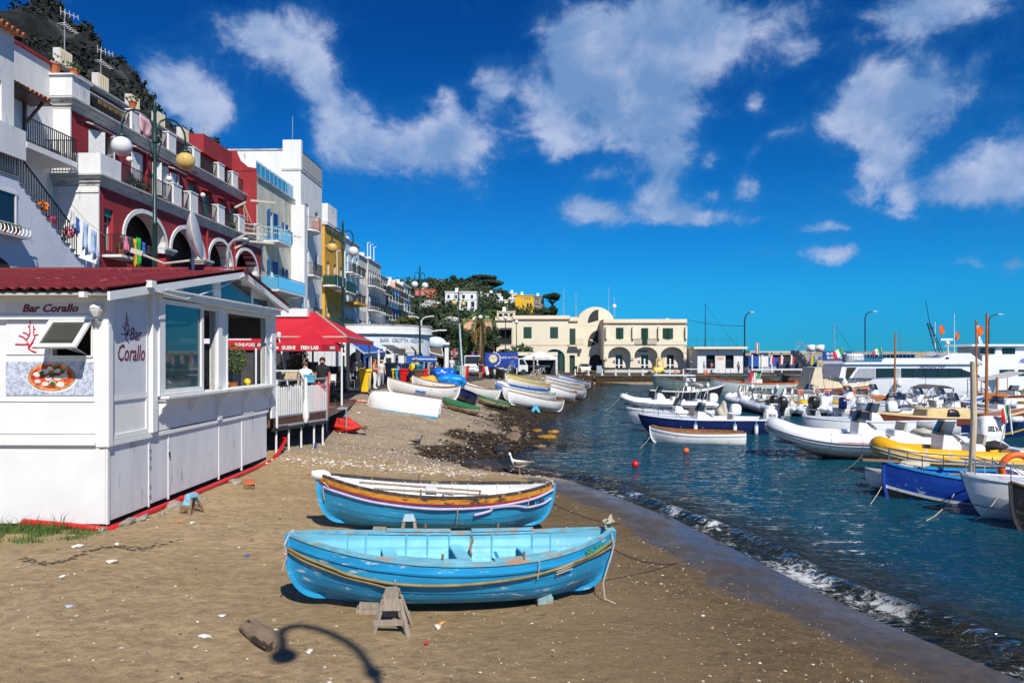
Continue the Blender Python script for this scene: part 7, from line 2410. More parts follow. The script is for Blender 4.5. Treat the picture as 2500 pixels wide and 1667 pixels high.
awning('bright blue sloping awning on a white frame',[at(850,834,44),at(896,836,51),at(940,858,50),at(888,862,43)],blue_cloth,posts=(at(873,846,44),at(925,854,47)))
awning('dark grey sloping awning beyond the blue one',[at(930,842,52),at(960,843,58),at(994,862,57),at(962,866,51)],grey_cloth,posts=(at(956,856,52),))
awning('beige awning over the round bar door',[at(958,847,64),at(1024,847,64),at(1026,858,62.5),at(956,858,62.5)],canvas)
awning('blue awning with white letters by the street bend',[at(1002,868,60),at(1062,870,62),at(1066,877,60),at(1000,876,58)],blue_cloth)
awning('red awning half hidden behind the grey awning',[at(935,850,58),at(965,850,58),at(968,868,56.5),at(938,870,56.5)],red_cloth)
awning('brown awning at the terrace beyond the bar',[at(1048,850,70),at(1078,850,70),at(1082,868,68),at(1050,860,68)],mat('brown_awning',(.12,.09,.065),.8,.1,2))
t=thing('shop_kiosk','white framed kiosk with dark posts under the blue awning','kiosk',(0,0,0))
for u in(868,880,897,912,935):
 p=at(u,850,50);mb=MB();mb.box(p.x,p.x+.18,50,50.2,1.95,4.5);mb.build('post',charcoal if u<900 else white,t)
p,q=at(862,845,51),at(990,845,53)
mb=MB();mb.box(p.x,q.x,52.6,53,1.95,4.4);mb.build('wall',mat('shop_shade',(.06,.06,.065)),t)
for k in range(7):
 mb=MB();x_=p.x+.15+k*.55;mb.box(x_,x_+.42,52.5,52.6,2.9,3.9);mb.build('poster',(blue_cloth,white,cl_white,blue_cloth,red_cloth,white,blue_cloth)[k],t)
mb=MB();mb.box(p.x+1.4,p.x+2.9,50.4,51.2,1.95,4.0);mb.build('doorway',white,t)
mb=MB();mb.box(p.x+1.55,p.x+2.75,50.3,50.39,1.95,3.75);mb.build('door_opening',dark_in,t)
t=thing('round_bar','round white bar building lettered BAR GROTTA AZZURRA','building',(-14.6,75.0,0))
rb_=6.2
def arc(r,z0,z1,m_,nm,a0=-175,a1=10,th=.25,n_=28):
 mb=MB()
 rows=[]
 for z,rr_ in((z0,r),(z1,r),(z1,r-th),(z0,r-th)):
  rows.append([(rr_*math.cos(math.radians(a0+(a1-a0)*k/n_)),rr_*math.sin(math.radians(a0+(a1-a0)*k/n_)),z)for k in range(n_+1)])
 mb.grid(rows+[rows[0]],flip=True)
 return mb.build(nm,m_,t,30)
arc(rb_,1.9,6.1,mat('pale_blue_white',(.62,.68,.72),.8,.05,.5),'wall')
arc(rb_+.3,5.95,6.05,wall_white,'moulding',th=.3)
arc(rb_+.2,6.053,6.75,wall_white,'parapet',th=.25)
arc(rb_+.26,6.753,6.83,trim_grey,'coping',th=.4)
mb=MB();mb.lathe([(.001,0),(rb_+.2,0)],30,(0,0,5.95));mb.build('roof',wall_grey,t)
for i,ch in enumerate('BAR GROTTA AZZURRA'):
 if ch!=' ':
  a_=math.radians(-68+i*2.75)
  text(ch,.52,mat('grey_lettering',(.16,.17,.19),.6),t,(math.cos(a_)*(rb_+.015),math.sin(a_)*(rb_+.015),5.32),(PI/2,0,a_+PI/2),'lettering',ext=.01)
for a_ in(-88,-58,-28):
 mb=MB()
 pts=arch_pts(-.8,.8,3.6,4.3)
 r0=math.radians(a_)
 mb.prism([(-.8,2.4)]+pts+[(.8,2.4)],lambda q,z,d:(math.cos(r0)*(rb_+d)-math.sin(r0)*q,math.sin(r0)*(rb_+d)+math.cos(r0)*q,z),-.3,.02)
 mb.build('arched_window',smoke_m,t)
t=thing('blue_dome_kiosk','white kiosk with a pale blue domed top beyond the bar','kiosk',at(1063,905,78)*1.0)
t.location.z=1.95
for sx in(-1.2,1.2):
 mb=MB();mb.box(sx-.2,sx+.2,-.2,.2,0,3.3);mb.build('pier',white,t)
mb=MB();mb.ball((0,0,3.25),1.15,16,8,1,.7,.62);mb.build('dome',mat('pale_blue_dome',(.55,.64,.70),.6,.06,2),t,True)
mb=MB();mb.box(-1.5,1.5,-.5,.5,3.1,3.35);mb.box(-4.2,-1.5,-.5,.5,2.6,3.2);mb.build('beam',white,t)
# harbour front
t=thing('harbour_quay','dark stone harbour quay with a lighter ledge at the water','quay',(0,0,0))
qx0,qx1=11.3,60
q1=mat('dark_quay_stone',(.075,.066,.055),.9,.25,2,.02,10,island=.3)
q2=mat('pale_quay_stone',(.30,.24,.16),.9,.22,2,.02,10,island=.25,stain=((.06,.05,.035),.2,2))
x=qx0
for j,(za,zb,ya,m2)in enumerate(((-.9,-.08,98.75,q2),(-.075,.36,98.75,q2),(.365,.74,99.25,q1),(.745,1.12,99.3,q1))):
 x=qx0-.4*(j%2)
 me=None
 while x<42:
  w_=R.uniform(.9,1.3)
  mb=MB();mb.box(x+.015,x+w_-.015,ya+R.uniform(-.02,.02),99.9,za,zb);mb.build('stone',m2,t)
  x+=w_
 mb=MB();mb.box(42,qx1,ya,99.9,za,zb);mb.build('masonry',m2,t)
mb=MB();mb.box(qx0,qx1,99.2,101,1.124,1.22);mb.build('coping',mat('asphalt_edge',(.07,.068,.065),.9,.15,2),t)
BL=['white bollard at the quay below the white car','white bollard below the stair arch','white bollard left of the leaning bicycle','white bollard below the first arch door','white bollard under the pier between first and second arches','white bollard below the middle arch','white bollard just left of the forklift','white bollard below the third arch','white bollard by the corner cone, last along the quay']
for i in range(9):
 u=1404+i*33
 p=at(u,918,99.7);t2=thing('bollard',BL[i],'bollard',(p.x,99.75,1.22),0,'white bollards along the quay')
 mb=MB();mb.lathe([(.2,0),(.2,.12),(.09,.16),(.09,.75),(.12,.78),(.10,.86)],8);mb.build('body',white,t2)
mb=MB()
pts=[(at(1404+i*16.5,0,99.75).x,99.75,1.22+(.72 if i%2==0 else .52))for i in range(17)]
mb.tube(pts,.03,4);tag(mb.build('chain',yellow_p),'slack yellow chain between the quay bollards','chain')
t=thing('harbour_building','cream two storey harbour building with three arches and a domed centre','building',(0,0,0))
HC=mat('harbour_cream',(.74,.66,.50),.85,.05,.3,.004,6,stain=((.55,.47,.34),.08,.4))
HB=mat('harbour_trim',(.62,.40,.28),.85,.1,1)
gsh=green_sh
def hz(v,Y):return CZ-(v-HV)*Y/F
def hx(u,Y):return(u-HU)*Y/F
YL,YR,YC=117.0,113.0,117.5
zb=1.25
def block(Y,u0,u1,vt,depth_,holes,name='wall',zbot=None):
 mb=MB()
 x0,x1,zt=hx(u0,Y),hx(u1,Y),hz(vt,Y)
 z0_=zb if zbot is None else zbot
 wall_holes(mb,face_y(Y),x0,x1,z0_,zt,holes,.35)
 mb.add([(x0,Y,z0_),(x0,Y+depth_,z0_),(x0,Y+depth_,zt),(x0,Y,zt),(x1,Y,z0_),(x1,Y+depth_,z0_),(x1,Y+depth_,zt),(x1,Y,zt)],[(0,3,2,1),(4,5,6,7),(3,7,6,2)])
 return mb.build(name,HC,t),x0,x1,zt
def uh(Y,u0,u1,v0,v1,spring=None):
 h=[hx(u0,Y),hx(u1,Y),max(zb,hz(v1,Y)),hz(v0,Y)]
 if spring:
  h.append(hz(spring,Y))
 return tuple(h)
LW=[uh(YL,1278,1298,798,826),uh(YL,1343,1362.5,798,826),uh(YL,1390.5,1405,802,842)]
LG=[uh(YL,1390.5,1403.5,867,910),uh(YL,1329,1379,852,910,872),uh(YL,1270,1308,852,910,868)]
block(YL,1251,1409,774,9,LW+LG)
_,x0,x1,zt=block(YL,1212,1250.5,777,8,[uh(YL,1222,1249,802,841),uh(YL,1226,1246,851,905,868)])
for h in LW:
 wn=window(t,((h[0]+h[1])/2,YL+.12,h[2]),round(h[1]-h[0],2),round(h[3]-h[2],2),0,gsh,1,False)
 shutters(t,((h[0]+h[1])/2,YL+.06,h[2]),round(h[1]-h[0],2),round(h[3]-h[2],2),0,gsh,(PI-.02,PI-.02))
for h,m2 in((LG[0],gsh),(LG[1],white),(LG[2],white)):
 mb=MB();mb.box(h[0],h[1],YL+.36,YL+.5,h[2],h[3]);mb.build('doorway',pane_m if m2 is white else gsh,t)
for a in(1348,1365,1335):
 xx=hx(a,YL);mb=MB();mb.box(xx,xx+.65,YL-.3,YL+.06,zb,zb+2.9);mb.build('door_leaf',gsh if a!=1348 else white,t)
mb=MB();mb.box(hx(1222,YL),hx(1249,YL),YL+.5,YL+.6,hz(841,YL),hz(802,YL));mb.build('loggia',dark_in,t)
railing(t,[(hx(1222,YL),YL+.05,hz(841,YL)),(hx(1249,YL),YL+.05,hz(841,YL))],1.0,iron,.15)
panel(t,'loggia_awning',charcoal,[(hx(1221,YL),YL+.1,hz(800,YL)),(hx(1250,YL),YL+.1,hz(800,YL)),(hx(1250,YL),YL-.8,hz(806,YL)),(hx(1221,YL),YL-.8,hz(806,YL))])
for u0,u1,v,Y in((1250,1390,774,YL),(1210,1251,777,YL),(1474,1676,783,YR),(1390,1410,779,YL)):
 mb=MB();mb.box(hx(u0,Y)-.1,hx(u1,Y)+.1,Y-.28,Y+8,hz(v,Y)-.38,hz(v,Y)-.22);mb.build('cornice',HB,t)
 mb=MB();mb.box(hx(u0,Y)-.05,hx(u1,Y)+.05,Y-.16,Y+8,hz(v,Y)-.217,hz(v,Y)+.25);mb.build('parapet',HC,t)
mb=MB();mb.box(hx(1212,YL),hx(1409,YL),YL-.05,YL,hz(843,YL),hz(841.5,YL));mb.build('string_course',HB,t)
mb=MB();mb.box(hx(1389,YL),hx(1424,YL),YL-1.0,YL,hz(846,YL),hz(843,YL));mb.build('balcony_slab',HC,t)
railing(t,[(hx(1390,YL),YL-.95,hz(843,YL)),(hx(1422,YL),YL-.95,hz(843,YL))],.95,iron,.14)
mb=MB()
x0,x1=hx(1409,YC),hx(1500,YC)
vs=arch_pts(x0,x1,hz(790,YC),hz(749,YC),18)
q0=[(hx(1435,YC),hz(789,YC)),(hx(1461,YC),hz(782,YC)),(hx(1461,YC),hz(755.5,YC))]+[(hx(1461-26*math.sin(PI/2*k/6),YC),hz(789-33.5*math.cos(PI/2*k/6),YC))for k in range(1,7)]
mb.prism([(x0,zb)]+vs+[(x1,zb)],lambda a,b_,d:(a,YC+d,b_),0,5)
fixn(mb.build('domed_wall',HC,t))
mb=MB();mb.prism(q0[:-1],lambda a,b_,d:(a,YC+d,b_),-.02,.3);fixn(mb.build('quarter_opening',mat('dark_opening',(.03,.03,.032),.8),t))
q1_=[(hx(1435,YC),hz(848,YC)),(hx(1461,YC),hz(838,YC)),(hx(1461,YC),hz(806,YC))]+[(hx(1461-26*math.sin(PI/2*k/6),YC),hz(840-34*math.cos(PI/2*k/6),YC))for k in range(1,7)]
mb=MB();mb.prism(q1_,lambda a,b_,d:(a,YC+d,b_),-.025,.3);fixn(mb.build('stair_opening',mat('dark_opening',(.03,.03,.032),.8),t))
for k in range(6):
 xx,zz=hx(1440+k*3.5,YC),hz(828+k*2.2,YC)
 mb=MB();mb.box(xx,xx+.24,YC-.04,YC-.026,zz-.18,zz);mb.build('stair_step',HC,t)
mb=MB();mb.prism([(hx(1438,YC),zb)]+arch_pts(hx(1438,YC),hx(1472,YC),hz(885,YC),hz(865,YC))+[(hx(1472,YC),zb)],lambda a,b_,d:(a,YC+d,b_),-.03,.3);fixn(mb.build('archway',mat('dark_opening',(.03,.03,.032),.8),t))
mb=MB();mb.box(x0,hx(1470,YC),YC-.04,YC,hz(794,YC),hz(793,YC));mb.build('string_course',HC,t)
RW=[uh(YR,1504,1522,800,827),uh(YR,1565.5,1582.5,801,841),uh(YR,1618,1643,801,827)]
RA=[(hx(a,YR),hx(b_,YR),hz(878,YR),hz(846.5,YR)-.01*i,hz(868,YR))for i,(a,b_)in enumerate(((1485,1540),(1549,1605.5),(1613,1669.5)))]
block(YR,1474,1676,783,9,RW+RA,zbot=hz(878,YR))
Yg=YR+1.5
RG=[uh(Yg,1503,1520,866,912),uh(Yg,1565.5,1582.5,866,912),uh(Yg,1628,1645,866,912)]
mb=MB();wall_holes(mb,face_y(Yg),hx(1476,Yg),hx(1676,Yg),zb,hz(842,Yg),RG,.25)
mb.add([(hx(1476,Yg),Yg,zb),(hx(1476,Yg),Yg+7,zb),(hx(1476,Yg),Yg+7,hz(842,Yg)),(hx(1476,Yg),Yg,hz(842,Yg))],[(0,1,2,3)])
mb.build('ground_wall',HC,t)
mb=MB();mb.box(hx(1476,YR)-.05,hx(1676,YR)+.05,YR-.10,YR-.0,hz(842,YR),hz(826,YR)*.0+hz(827.5,YR));mb.build('balcony_parapet',HC,t)
for h in RW:
 window(t,((h[0]+h[1])/2,YR+.12,h[2]),round(h[1]-h[0],2),round(h[3]-h[2],2),0,gsh,1,False)
 shutters(t,((h[0]+h[1])/2,YR+.02,h[2]),round((h[1]-h[0])*1.0,2),round(h[3]-h[2],2),0,gsh,(PI-.35,PI-.35))
for h in RG:
 mb=MB();mb.box(h[0],h[1],Yg+.26,Yg+.34,h[2],h[3]);mb.build('doorway',smoke_m,t)
 cx=(h[0]+h[1])/2
 mb=MB();mb.box(cx-.12,cx+.12,Yg+.1,Yg+.2,h[2],h[3]-.6);mb.build('door_frame',white,t)
 mb=MB();mb.box(h[0],h[1],Yg+.05,Yg+.15,h[2],h[2]+.5);mb.build('door_panel',white,t)
 mb=MB();mb.box(h[0],h[1],Yg+.12,Yg+.18,h[2]+1.1,h[2]+1.25);mb.build('door_rail',white,t)
mb=MB();mb.box(hx(1476,Yg),hx(1676,Yg),Yg-.04,Yg,zb,zb+.75);mb.build('plinth',wall_grey,t)
for u in(1544.5,1609.5,1480,1673):
 mb=MB();xx=hx(u,YR);mb.lathe([(.05,0),(.28,.45),(.32,.8)],8,(xx,YR+.2,hz(883,YR)));mb.build('corbel',HC,t)
railing(t,[(hx(1549,YR),YR-.14,hz(842,YR)),(hx(1602,YR),YR-.14,hz(842,YR))],.95,iron,.14)
for u in(1545,1608,1480,1674):
 mb=MB();xx=hx(u,YR);mb.box(xx-.14,xx+.14,YR-.5,YR,hz(827,YR),hz(797,YR));mb.build('balcony_fin',HC,t)
mb=MB();xx=hx(1574,YR);mb.box(xx-.7,xx+.7,Yg-.06,Yg,hz(859,Yg),hz(855,Yg));mb.build('sign',mat('blue_sign',(.05,.15,.45),.5),t)
for u in(1499,1560):
 mb=MB();xx=hx(u,Yg);mb.box(xx-.14,xx+.14,Yg-.05,Yg,hz(886,Yg),hz(880,Yg));mb.build('sign',blue_cloth,t)
for i,(u,v0,v1,lab)in enumerate(((1376,700,774,'tall thin aerial mast on the left of the harbour building'),(1406,716,774,'shorter aerial mast before the dome'),(1486,700,768,'tall aerial mast just right of the dome'),(1500,724,770,'aerial mast with white ball right of the dome'))):
 p,q=at(u,v0,YL+2),at(u,v1+3,YL+2)
 t2=thing('aerial_mast',lab,'aerial',q,0,'masts on the harbour building')
 mb=MB();mb.tube([(0,0,0),(0,0,p.z-q.z)],[.07,.035],5);mb.build('mast',alu,t2)
 if i==3:
  mb=MB();mb.ball((0,0,1.7),.33,10,7);mb.build('radome',white,t2,True)
mb=MB();mb.lathe([(.001,.55),(.3,.5),(.6,.2),(.65,0)],12,(hx(1639,YR),YR+3,hz(783,YR)));mb.build('roof_vent',wall_grey,t)
t=thing('ticket_office','low white flat roofed ticket office right of the harbour building','building',(0,0,0))
YW=112.0
mb=MB()
wh=[uh(YW,1724,1746,867,903),uh(YW,1771,1791.5,867,899)]
x0,x1,zt=hx(1703,YW),hx(1814,YW),hz(852,YW)
wall_holes(mb,face_y(YW),x0,x1,zb,zt,wh,.2)
mb.add([(x0,YW,zb),(hx(1678,YW),YW+6,zb),(hx(1678,YW),YW+6,zt),(x0,YW,zt),(x1,YW,zb),(x1,YW+7,zb),(x1,YW+7,zt),(x1,YW,zt)],[(0,3,2,1),(4,5,6,7)])
mb.build('wall',wall_white,t)
mb=MB();mb.box(hx(1690,YW),hx(1820,YW),YW-1.0,YW+7,zt+.003,zt+.35);mb.build('roof',HC,t)
mb=MB();mb.box(x0+.3,x1-.3,YW+.5,YW+.6,zb,zt-.1);mb.build('interior',dark_in,t)
for h in wh:
 mb=MB();mb.box(h[0]+.1,h[1]-.1,YW+.22,YW+.26,h[2],h[3]-.8);mb.build('pane',pane_m,t)
railing(t,[(hx(1680,YW),YW,zt+.35),(hx(1800,YW),YW,zt+.35)],1.1,iron,1.2)
mb=MB();mb.box(hx(1752,YW),hx(1767,YW),YW-.05,YW,hz(877,YW),hz(871,YW));mb.build('sign',wall_peach,t)
t=thing('quay_sheds','row of low white and blue ticket huts along the quay','sheds',(0,0,0))
for u0,u1,v0,v1,m2 in((1828,1852,868,904,blue_cloth),(1853,1876,858,895,white),(1877,1900,872,895,blue_cloth),(1900,1965,866,884,charcoal),(1826,1890,895,912,alu)):
 mb=MB();mb.box(hx(u0,116),hx(u1,116),116,119,hz(v1,116),hz(v0,116));mb.build('hut',m2,t)
mb=MB();mb.box(hx(1828,116),hx(1990,116),115.5,119.5,hz(861,116),hz(857,116));mb.build('roof',trim_grey,t)
for u in range(1835,1985,24):
 mb=MB();mb.box(hx(u,115.8),hx(u,115.8)+.2,115.8,116,zb,hz(861,116));mb.build('post',white,t)
t=thing('banner','bright blue BLUE GROTTO ISLAND TOUR banner at the mole','banner',(0,0,0))
Yq=108
mb=MB();mb.box(hx(2008,Yq),hx(2078,Yq),Yq,Yq+.1,hz(880,Yq),hz(857,Yq));mb.build('board',mat('banner_blue',(.012,.05,.26),.5),t)
for s_,v in(('BLUE GROTTO',863.5),('ISLAND TOUR',873)):
 text(s_,.50,white,t,(hx(2042,Yq),Yq-.02,hz(v,Yq)),name='lettering',bold=.02,sx=.86)
t=thing('banner','long dark navy banner under the string of flags','banner',(0,0,0))
mb=MB();mb.box(hx(1890,Yq),hx(1988,Yq),Yq-1,Yq-.9,hz(902,Yq-1),hz(883,Yq-1));mb.build('board',mat('banner_navy',(.008,.018,.06),.5),t)
text('GROTTA AZZURRA - GOMMONI',.5,mat('banner_grey',(.10,.16,.22),.6),t,(hx(1939,Yq),Yq-1.02,hz(892,Yq)),name='lettering',bold=.01,sx=.75)
fgreen,fred=mat('flag_green',(.02,.30,.08),.7),mat('flag_red',(.60,.02,.03),.7)
def flag(label,base,h,ang_,w,hh,cols,pole=True,group='flags in the harbour',vertical=True):
 t=thing('flag',label,'flag',base,0,group)
 d=Vector((math.sin(ang_),0,math.cos(ang_)))
 if pole:
  mb=MB();mb.tube([(0,0,0),d*h],.03,5);mb.build('pole',white,t)
 mb=MB()
 top=d*h
 side=Vector((-math.cos(ang_),0,math.sin(ang_)))
 n_=len(cols)
 k=9
 rows=[]
 for j in range(4):
  rows.append([top-d*(hh*j/3)+side*(w*i/k)+Vector((0,.08*math.sin(5*i/k+j*.5),-.25*w*(i/k)**1.5))for i in range(k+1)])
 mb.grid(rows)
 mb.mi=[min(n_-1,(q%k)*n_//k)if vertical else min(n_-1,(q//k)*n_//3)for q in range(len(mb.f))]
 o=mb.build('cloth',cols,t,True)
ITA=[fgreen,white,fred]
flag('Italian flag on a slanting pole over the blue banner',at(2066,880,100),1.9,-.35,1.35,1.0,ITA)
flag('Italian flag flying above the ferry upper deck',at(2158,884,73),1.5,-.2,.95,.75,ITA)
flag('Italian flag on the stern of the grey green launch',at(1848,945,72),1.6,.3,1.1,.95,ITA)
flag('Italian flag hanging from a tall pole by the ticket huts',at(1853,905,110),4.2,.0,.5,1.6,ITA)
flag('small Italian pennant on the navy boat arch',at(1816,965,38),.5,.1,.18,.3,ITA)
flag('Italian flag standing on the big white inflatable',at(2471,1060,28),1.1,-.1,.35,.55,ITA)
flag('orange pennant on the ferry mast',at(2308,815,71.5),.9,-.2,.5,.8,[orange_p],False)
flag('orange pennant above the rear ferry wheelhouse',at(2406,822,80),1.3,-.3,.7,.9,[orange_p],False)
flag('orange pennant on the tall wooden mast',at(2345,838,38),.6,-.1,.25,.35,[orange_p],False)
fl_c=[[fred,white],[white,fred],[fred,white],[black,fred,yellow_p],[fred,cl_blue],[fgreen,yellow_p],[cl_blue,yellow_p]]
for i,(u,cs_)in enumerate(zip((1890,1913,1940,1963,1984,1990,2006),fl_c)):
 flag(['red white and blue','white and red','red and white','black red and yellow','red striped','green and yellow','blue and yellow'][i]+' flag in the string above the navy banner',at(u,872,106),.1,.1,.55,1.1 if i<6 else .8,cs_,False,'string of flags over the quay',i!=6)
t=thing('gangway','dark steel gangway sloping down from the mole to the boats','gangway',(0,0,0))
a,b_=at(1940,858,100),at(2006,938,84)
mb=MB();mb.beam(a,b_,1.0,.3);mb.build('ramp',black,t)
for k in range(8):
 q=Vector(a).lerp(Vector(b_),k/7);mb=MB();mb.beam(q,q+Vector((.9,0,1.1)),.06);mb.build('stanchion',alu,t)
mb=MB();mb.beam(Vector(a)+Vector((.9,0,1.1)),Vector(b_)+Vector((.9,0,1.1)),.06);mb.build('handrail',alu,t)
mb=MB();mb.tube([a,at(1946,836,100),at(1957,834,100),at(1972,856,100)],.05,5);mb.build('hoop',alu,t)
t=thing('fuel_tanks','two white cylindrical tanks on the mole','tanks',at(1990,850,112))
for s_ in(0,1):
 mb=MB();mb.tube([(-1.2+1.4*s_,0,0),(-.3+1.4*s_,-.6,-.02)],.55,14);mb.build('tank',white2,t,True)
t=thing('breakwater','long pale stone breakwater wall behind the ferries','wall',(0,0,0))
YB=138
zt=hz(858.5,YB)
for k in range(46):
 x0=hx(1820,YB)+k*2.6
 mb=MB();mb.box(x0+.02,x0+2.58,YB+R.uniform(0,.08),YB+3,-.5,zt+R.uniform(-.06,.06));mb.build('block',mat('mole_stone',(.33,.29,.22),.9,.2,1,island=.2),t)
mb=MB();mb.box(hx(1820,YB),hx(2600,YB)+60,YB-8,YB,-.5,1.4);mb.build('walkway',q2,t)
for i,(u,v0,v1,Y,lab)in enumerate(((1722,740,848,125,'dark yacht mast behind the ticket office'),(2037,790,862,112,'pale mast with stays beside the blue banner'),(2198,812,862,130,'thin brown post on the mole'),(2283,785,870,76,'thin white whip aerial left of the ferry mast'),(2330,765,860,78,'white whip aerial right of the ferry mast'),(2386,785,850,84,'thin dark mast beside the rear ferry'))):
 p,q=at(u,v0,Y),at(u,v1+4,Y)
 t2=thing('mast',lab,'mast',q,0,'masts above the harbour')
 mb=MB();mb.tube([(0,0,0),(0,0,p.z-q.z)],[.09,.05]if i in(0,1)else[.05,.025],5);mb.build('pole',(black,alu,wood,white,white,black)[i],t2)
 if i<2:
  mb=MB();mb.tube([(0,0,(p.z-q.z)*.97),(5.5 if i==0 else 3,0,.2)],.02,4);mb.tube([(0,0,(p.z-q.z)*.6),(.5,0,(p.z-q.z)*.6)],.025,4);mb.build('stay',black,t2)
mb=MB()
a,b_=at(1676,780,114),at(1818,795,114)
mb.tube([a.lerp(b_,k/10)+Vector((0,0,-.9*4*(k/10)*(1-k/10)*.35))for k in range(11)],.035,4)
tag(mb.build('overhead_wire',black),'sagging wire from the harbour building to the lamp post','wire')
# hill village
def zridge(X):
 return interp(X,[(-90,34),(-42,25),(-34,24.5),(-18,24.5),(-6,23),(1.2,18.5),(9.6,16.5),(15.5,11),(20,5),(26,1.2),(60,1.2)])
def hill(X,Y):
 f=min(1,max(0,(Y-100)/112))
 Xs=X*(215/max(Y,100))if Y<215 else X
 return 1.2+max(0,zridge(Xs)-1.2)*f**1.05*(1 if Y<235 else max(.5,1-(Y-235)/200))
rows=[]
for j in range(40):
 Y=100+j*5.2
 rows.append([(X,Y,hill(X,Y)-1.6*(1-smooth(108,135,Y))+(.8*mnoise.noise((X*.15,Y*.15,0))if Y>120 else 0))for X in[-80+k*2.2 for k in range(52)]])
mb=MB();mb.grid(rows,flip=False)
o=mb.build('hillside',mat('hill_scrub',(.045,.06,.022),.95,.35,.3,.1,2),None,True)
tag(o,'green wooded hillside behind the harbour',None,None,'structure')
mb=MB()
pa,pb=[at(1085,908,86),at(1165,906,86)],[at(1082,866,118),at(1140,866,118)]
mb.grid([[Vector((p.x,p.y,1.99))for p in pa],[Vector((p.x,p.y,p.z))for p in pb]])
tag(mb.build('road',mat('grey_asphalt',(.05,.05,.052),.9,.15,2)),'dark street climbing away between the bar and the trees',None,None,'structure')
t=thing('stone_wall','low rough stone retaining wall at the top of the climbing street','wall',at(1108,865,119))
for k in range(12):
 for j in range(3):
  mb=MB();mb.cbox((-2.6+k*.46+.2*(j%2),R.uniform(-.03,.03),-.3+j*.32),(.43,.4,.29));mb.build('stone',mat('pale_wall_stone',(.45,.38,.28),.9,.2,2,island=.35),t)
def hill_house(name,label,u0,u1,v0,v1,Y,m_,wins=(),D=7,fm=None,wm=None,arch=(),roofm=None):
 a,b_=at(u0,v0,Y),at(u1,v1,Y)
 t=thing(name,label,'house',(a.x,Y,b_.z),0,'houses on the hill')
 W,H=b_.x-a.x,a.z-b_.z
 k=Y/F
 holes=[]
 for(x,y,w,h)in wins:
  holes.append(((x-u0)*k,(x-u0+w)*k,(v1-y-h)*k,(v1-y)*k))
 for(x,y,w,h)in arch:
  holes.append(((x-u0)*k,(x-u0+w)*k,(v1-y-h)*k,(v1-y)*k,(v1-y)*k-w*k*.5))
 mb=MB()
 wall_holes(mb,face_y(0),0,W,-6,H,holes,.25)
 mb.add([(0,0,-6),(0,D,-6),(0,D,H),(0,0,H),(W,0,-6),(W,D,-6),(W,D,H),(W,0,H)],[(0,3,2,1),(4,5,6,7),(3,7,6,2)])
 mb.build('wall',m_,t)
 mb=MB();mb.box(.1,W-.1,.5,.6,0,H-.1);mb.build('interior',dark_in,t)
 for h in holes:
  if len(h)==4:
   window(t,((h[0]+h[1])/2,.16,h[2]),round(h[1]-h[0],2),round(h[3]-h[2],2),0,fm or white_sh,1,False)
  else:
   mb=MB();mb.box(h[0],h[1],.26,.3,h[2],h[3]);mb.build('doorway',pane_m,t)
 mb=MB();mb.box(-.12,W+.12,-.14,D,H+.003,H+.22);mb.build('roof',roofm or m_,t)
 mb=MB();mb.box(W*.3,W*.3+.7,2,2.7,H+.22,H+1.2);mb.build('chimney',wall_white,t)
 return t,W,H
hwhite=mat('bright_white_plaster',(.76,.76,.74),.8,.04,.4)
hyel=mat('bright_yellow_plaster',(.74,.42,.015),.8,.06,.4)
t,W,H=hill_house('white_villa','big white villa with three storeys of windows on the hill',1087,1163,714,771,165,hwhite,[(1092,720,6,9),(1111,720,5,9),(1128,720,7,9),(1149,720,6,9),(1095,736,8,14),(1110,736,8,14),(1133,736,8,14),(1150,736,8,14),(1109,757,7,12)],fm=green_sh)
for x in(1094,1109,1132,1149):
 balcony(t,0,0,.1,-20,.1,hwhite,iron)if False else None
 k=165/F;mb=MB();mb.box((x-1087)*k,(x-1087+10)*k,-.9,0,(771-752)*k,(771-751)*k);mb.build('balcony_slab',hwhite,t)
 railing(t,[((x-1087)*k,-.85,(771-751)*k),((x-1087+10)*k,-.85,(771-751)*k)],.9,iron,.2)
mb=MB();mb.box(0,W,-.1,0,(771-732)*165/F,(771-731)*165/F);mb.build('string_course',hwhite,t)
hill_house('pink_house','salmon pink house with two white windows behind the lamp',1014,1062,708,738,182,wall_pink,[(1034,713,7,5),(1048,712,5,5)],roofm=roof_tile)
hill_house('arched_villa','peach villa with arched windows at the top of the hill',1042,1100,688,706,228,wall_peach,(),arch=[(1057,693,10,9),(1072,693,8,9),(1086,693,8,9)])
hill_house('pale_cube_house','white cube house with one green window on the hill',1183,1223,719,745,188,hwhite,[(1190,724,4,6),(1206,726,5,7)],fm=green_sh)
hill_house('small_white_house','white house with two yellow window awnings',1212,1240,734,755,180,hwhite,(),arch=[(1219,739,6,9),(1230,739,6,9)])
hill_house('left_white_house','low white house left of the white cube house',1166,1186,722,742,192,hwhite,[(1170,727,4,6),(1177,727,4,6)])
hill_house('yellow_villa','bright yellow villa with arched windows on the hill',1258,1303,722,754,198,hyel,[(1272,727,3,4),(1279,727,4,6),(1285,727,4,6),(1290,727,4,6),(1273,742,4,5)],arch=[(1286,740,5,11),(1293,740,5,11)])
hill_house('stone_house','square grey stone house beside the yellow villa',1303,1328,725,756,198,stone_m,[(1306,729,8,5),(1306,742,8,5),(1320,729,4,6)],fm=white_sh)
hill_house('terrace_house','low white terraced house behind the yellow villa',1240,1262,717,736,208,hwhite,[(1246,722,4,5),(1253,722,4,5)])
hill_house('coral_house','coral coloured low house among the trees',1058,1080,749,771,160,wall_pink,[(1064,754,4,8)])
hill_house('arcade_house','cream house with dark arches left of the harbour building',1213,1258,762,778,150,wall_cream,(),arch=[(1217,765,10,9),(1230,765,10,9),(1244,765,9,9)])
hill_house('shade_house','small peach pavilion behind the palm',1132,1200,783,812,128,wall_peach,[(1150,792,8,12),(1172,792,8,12)])
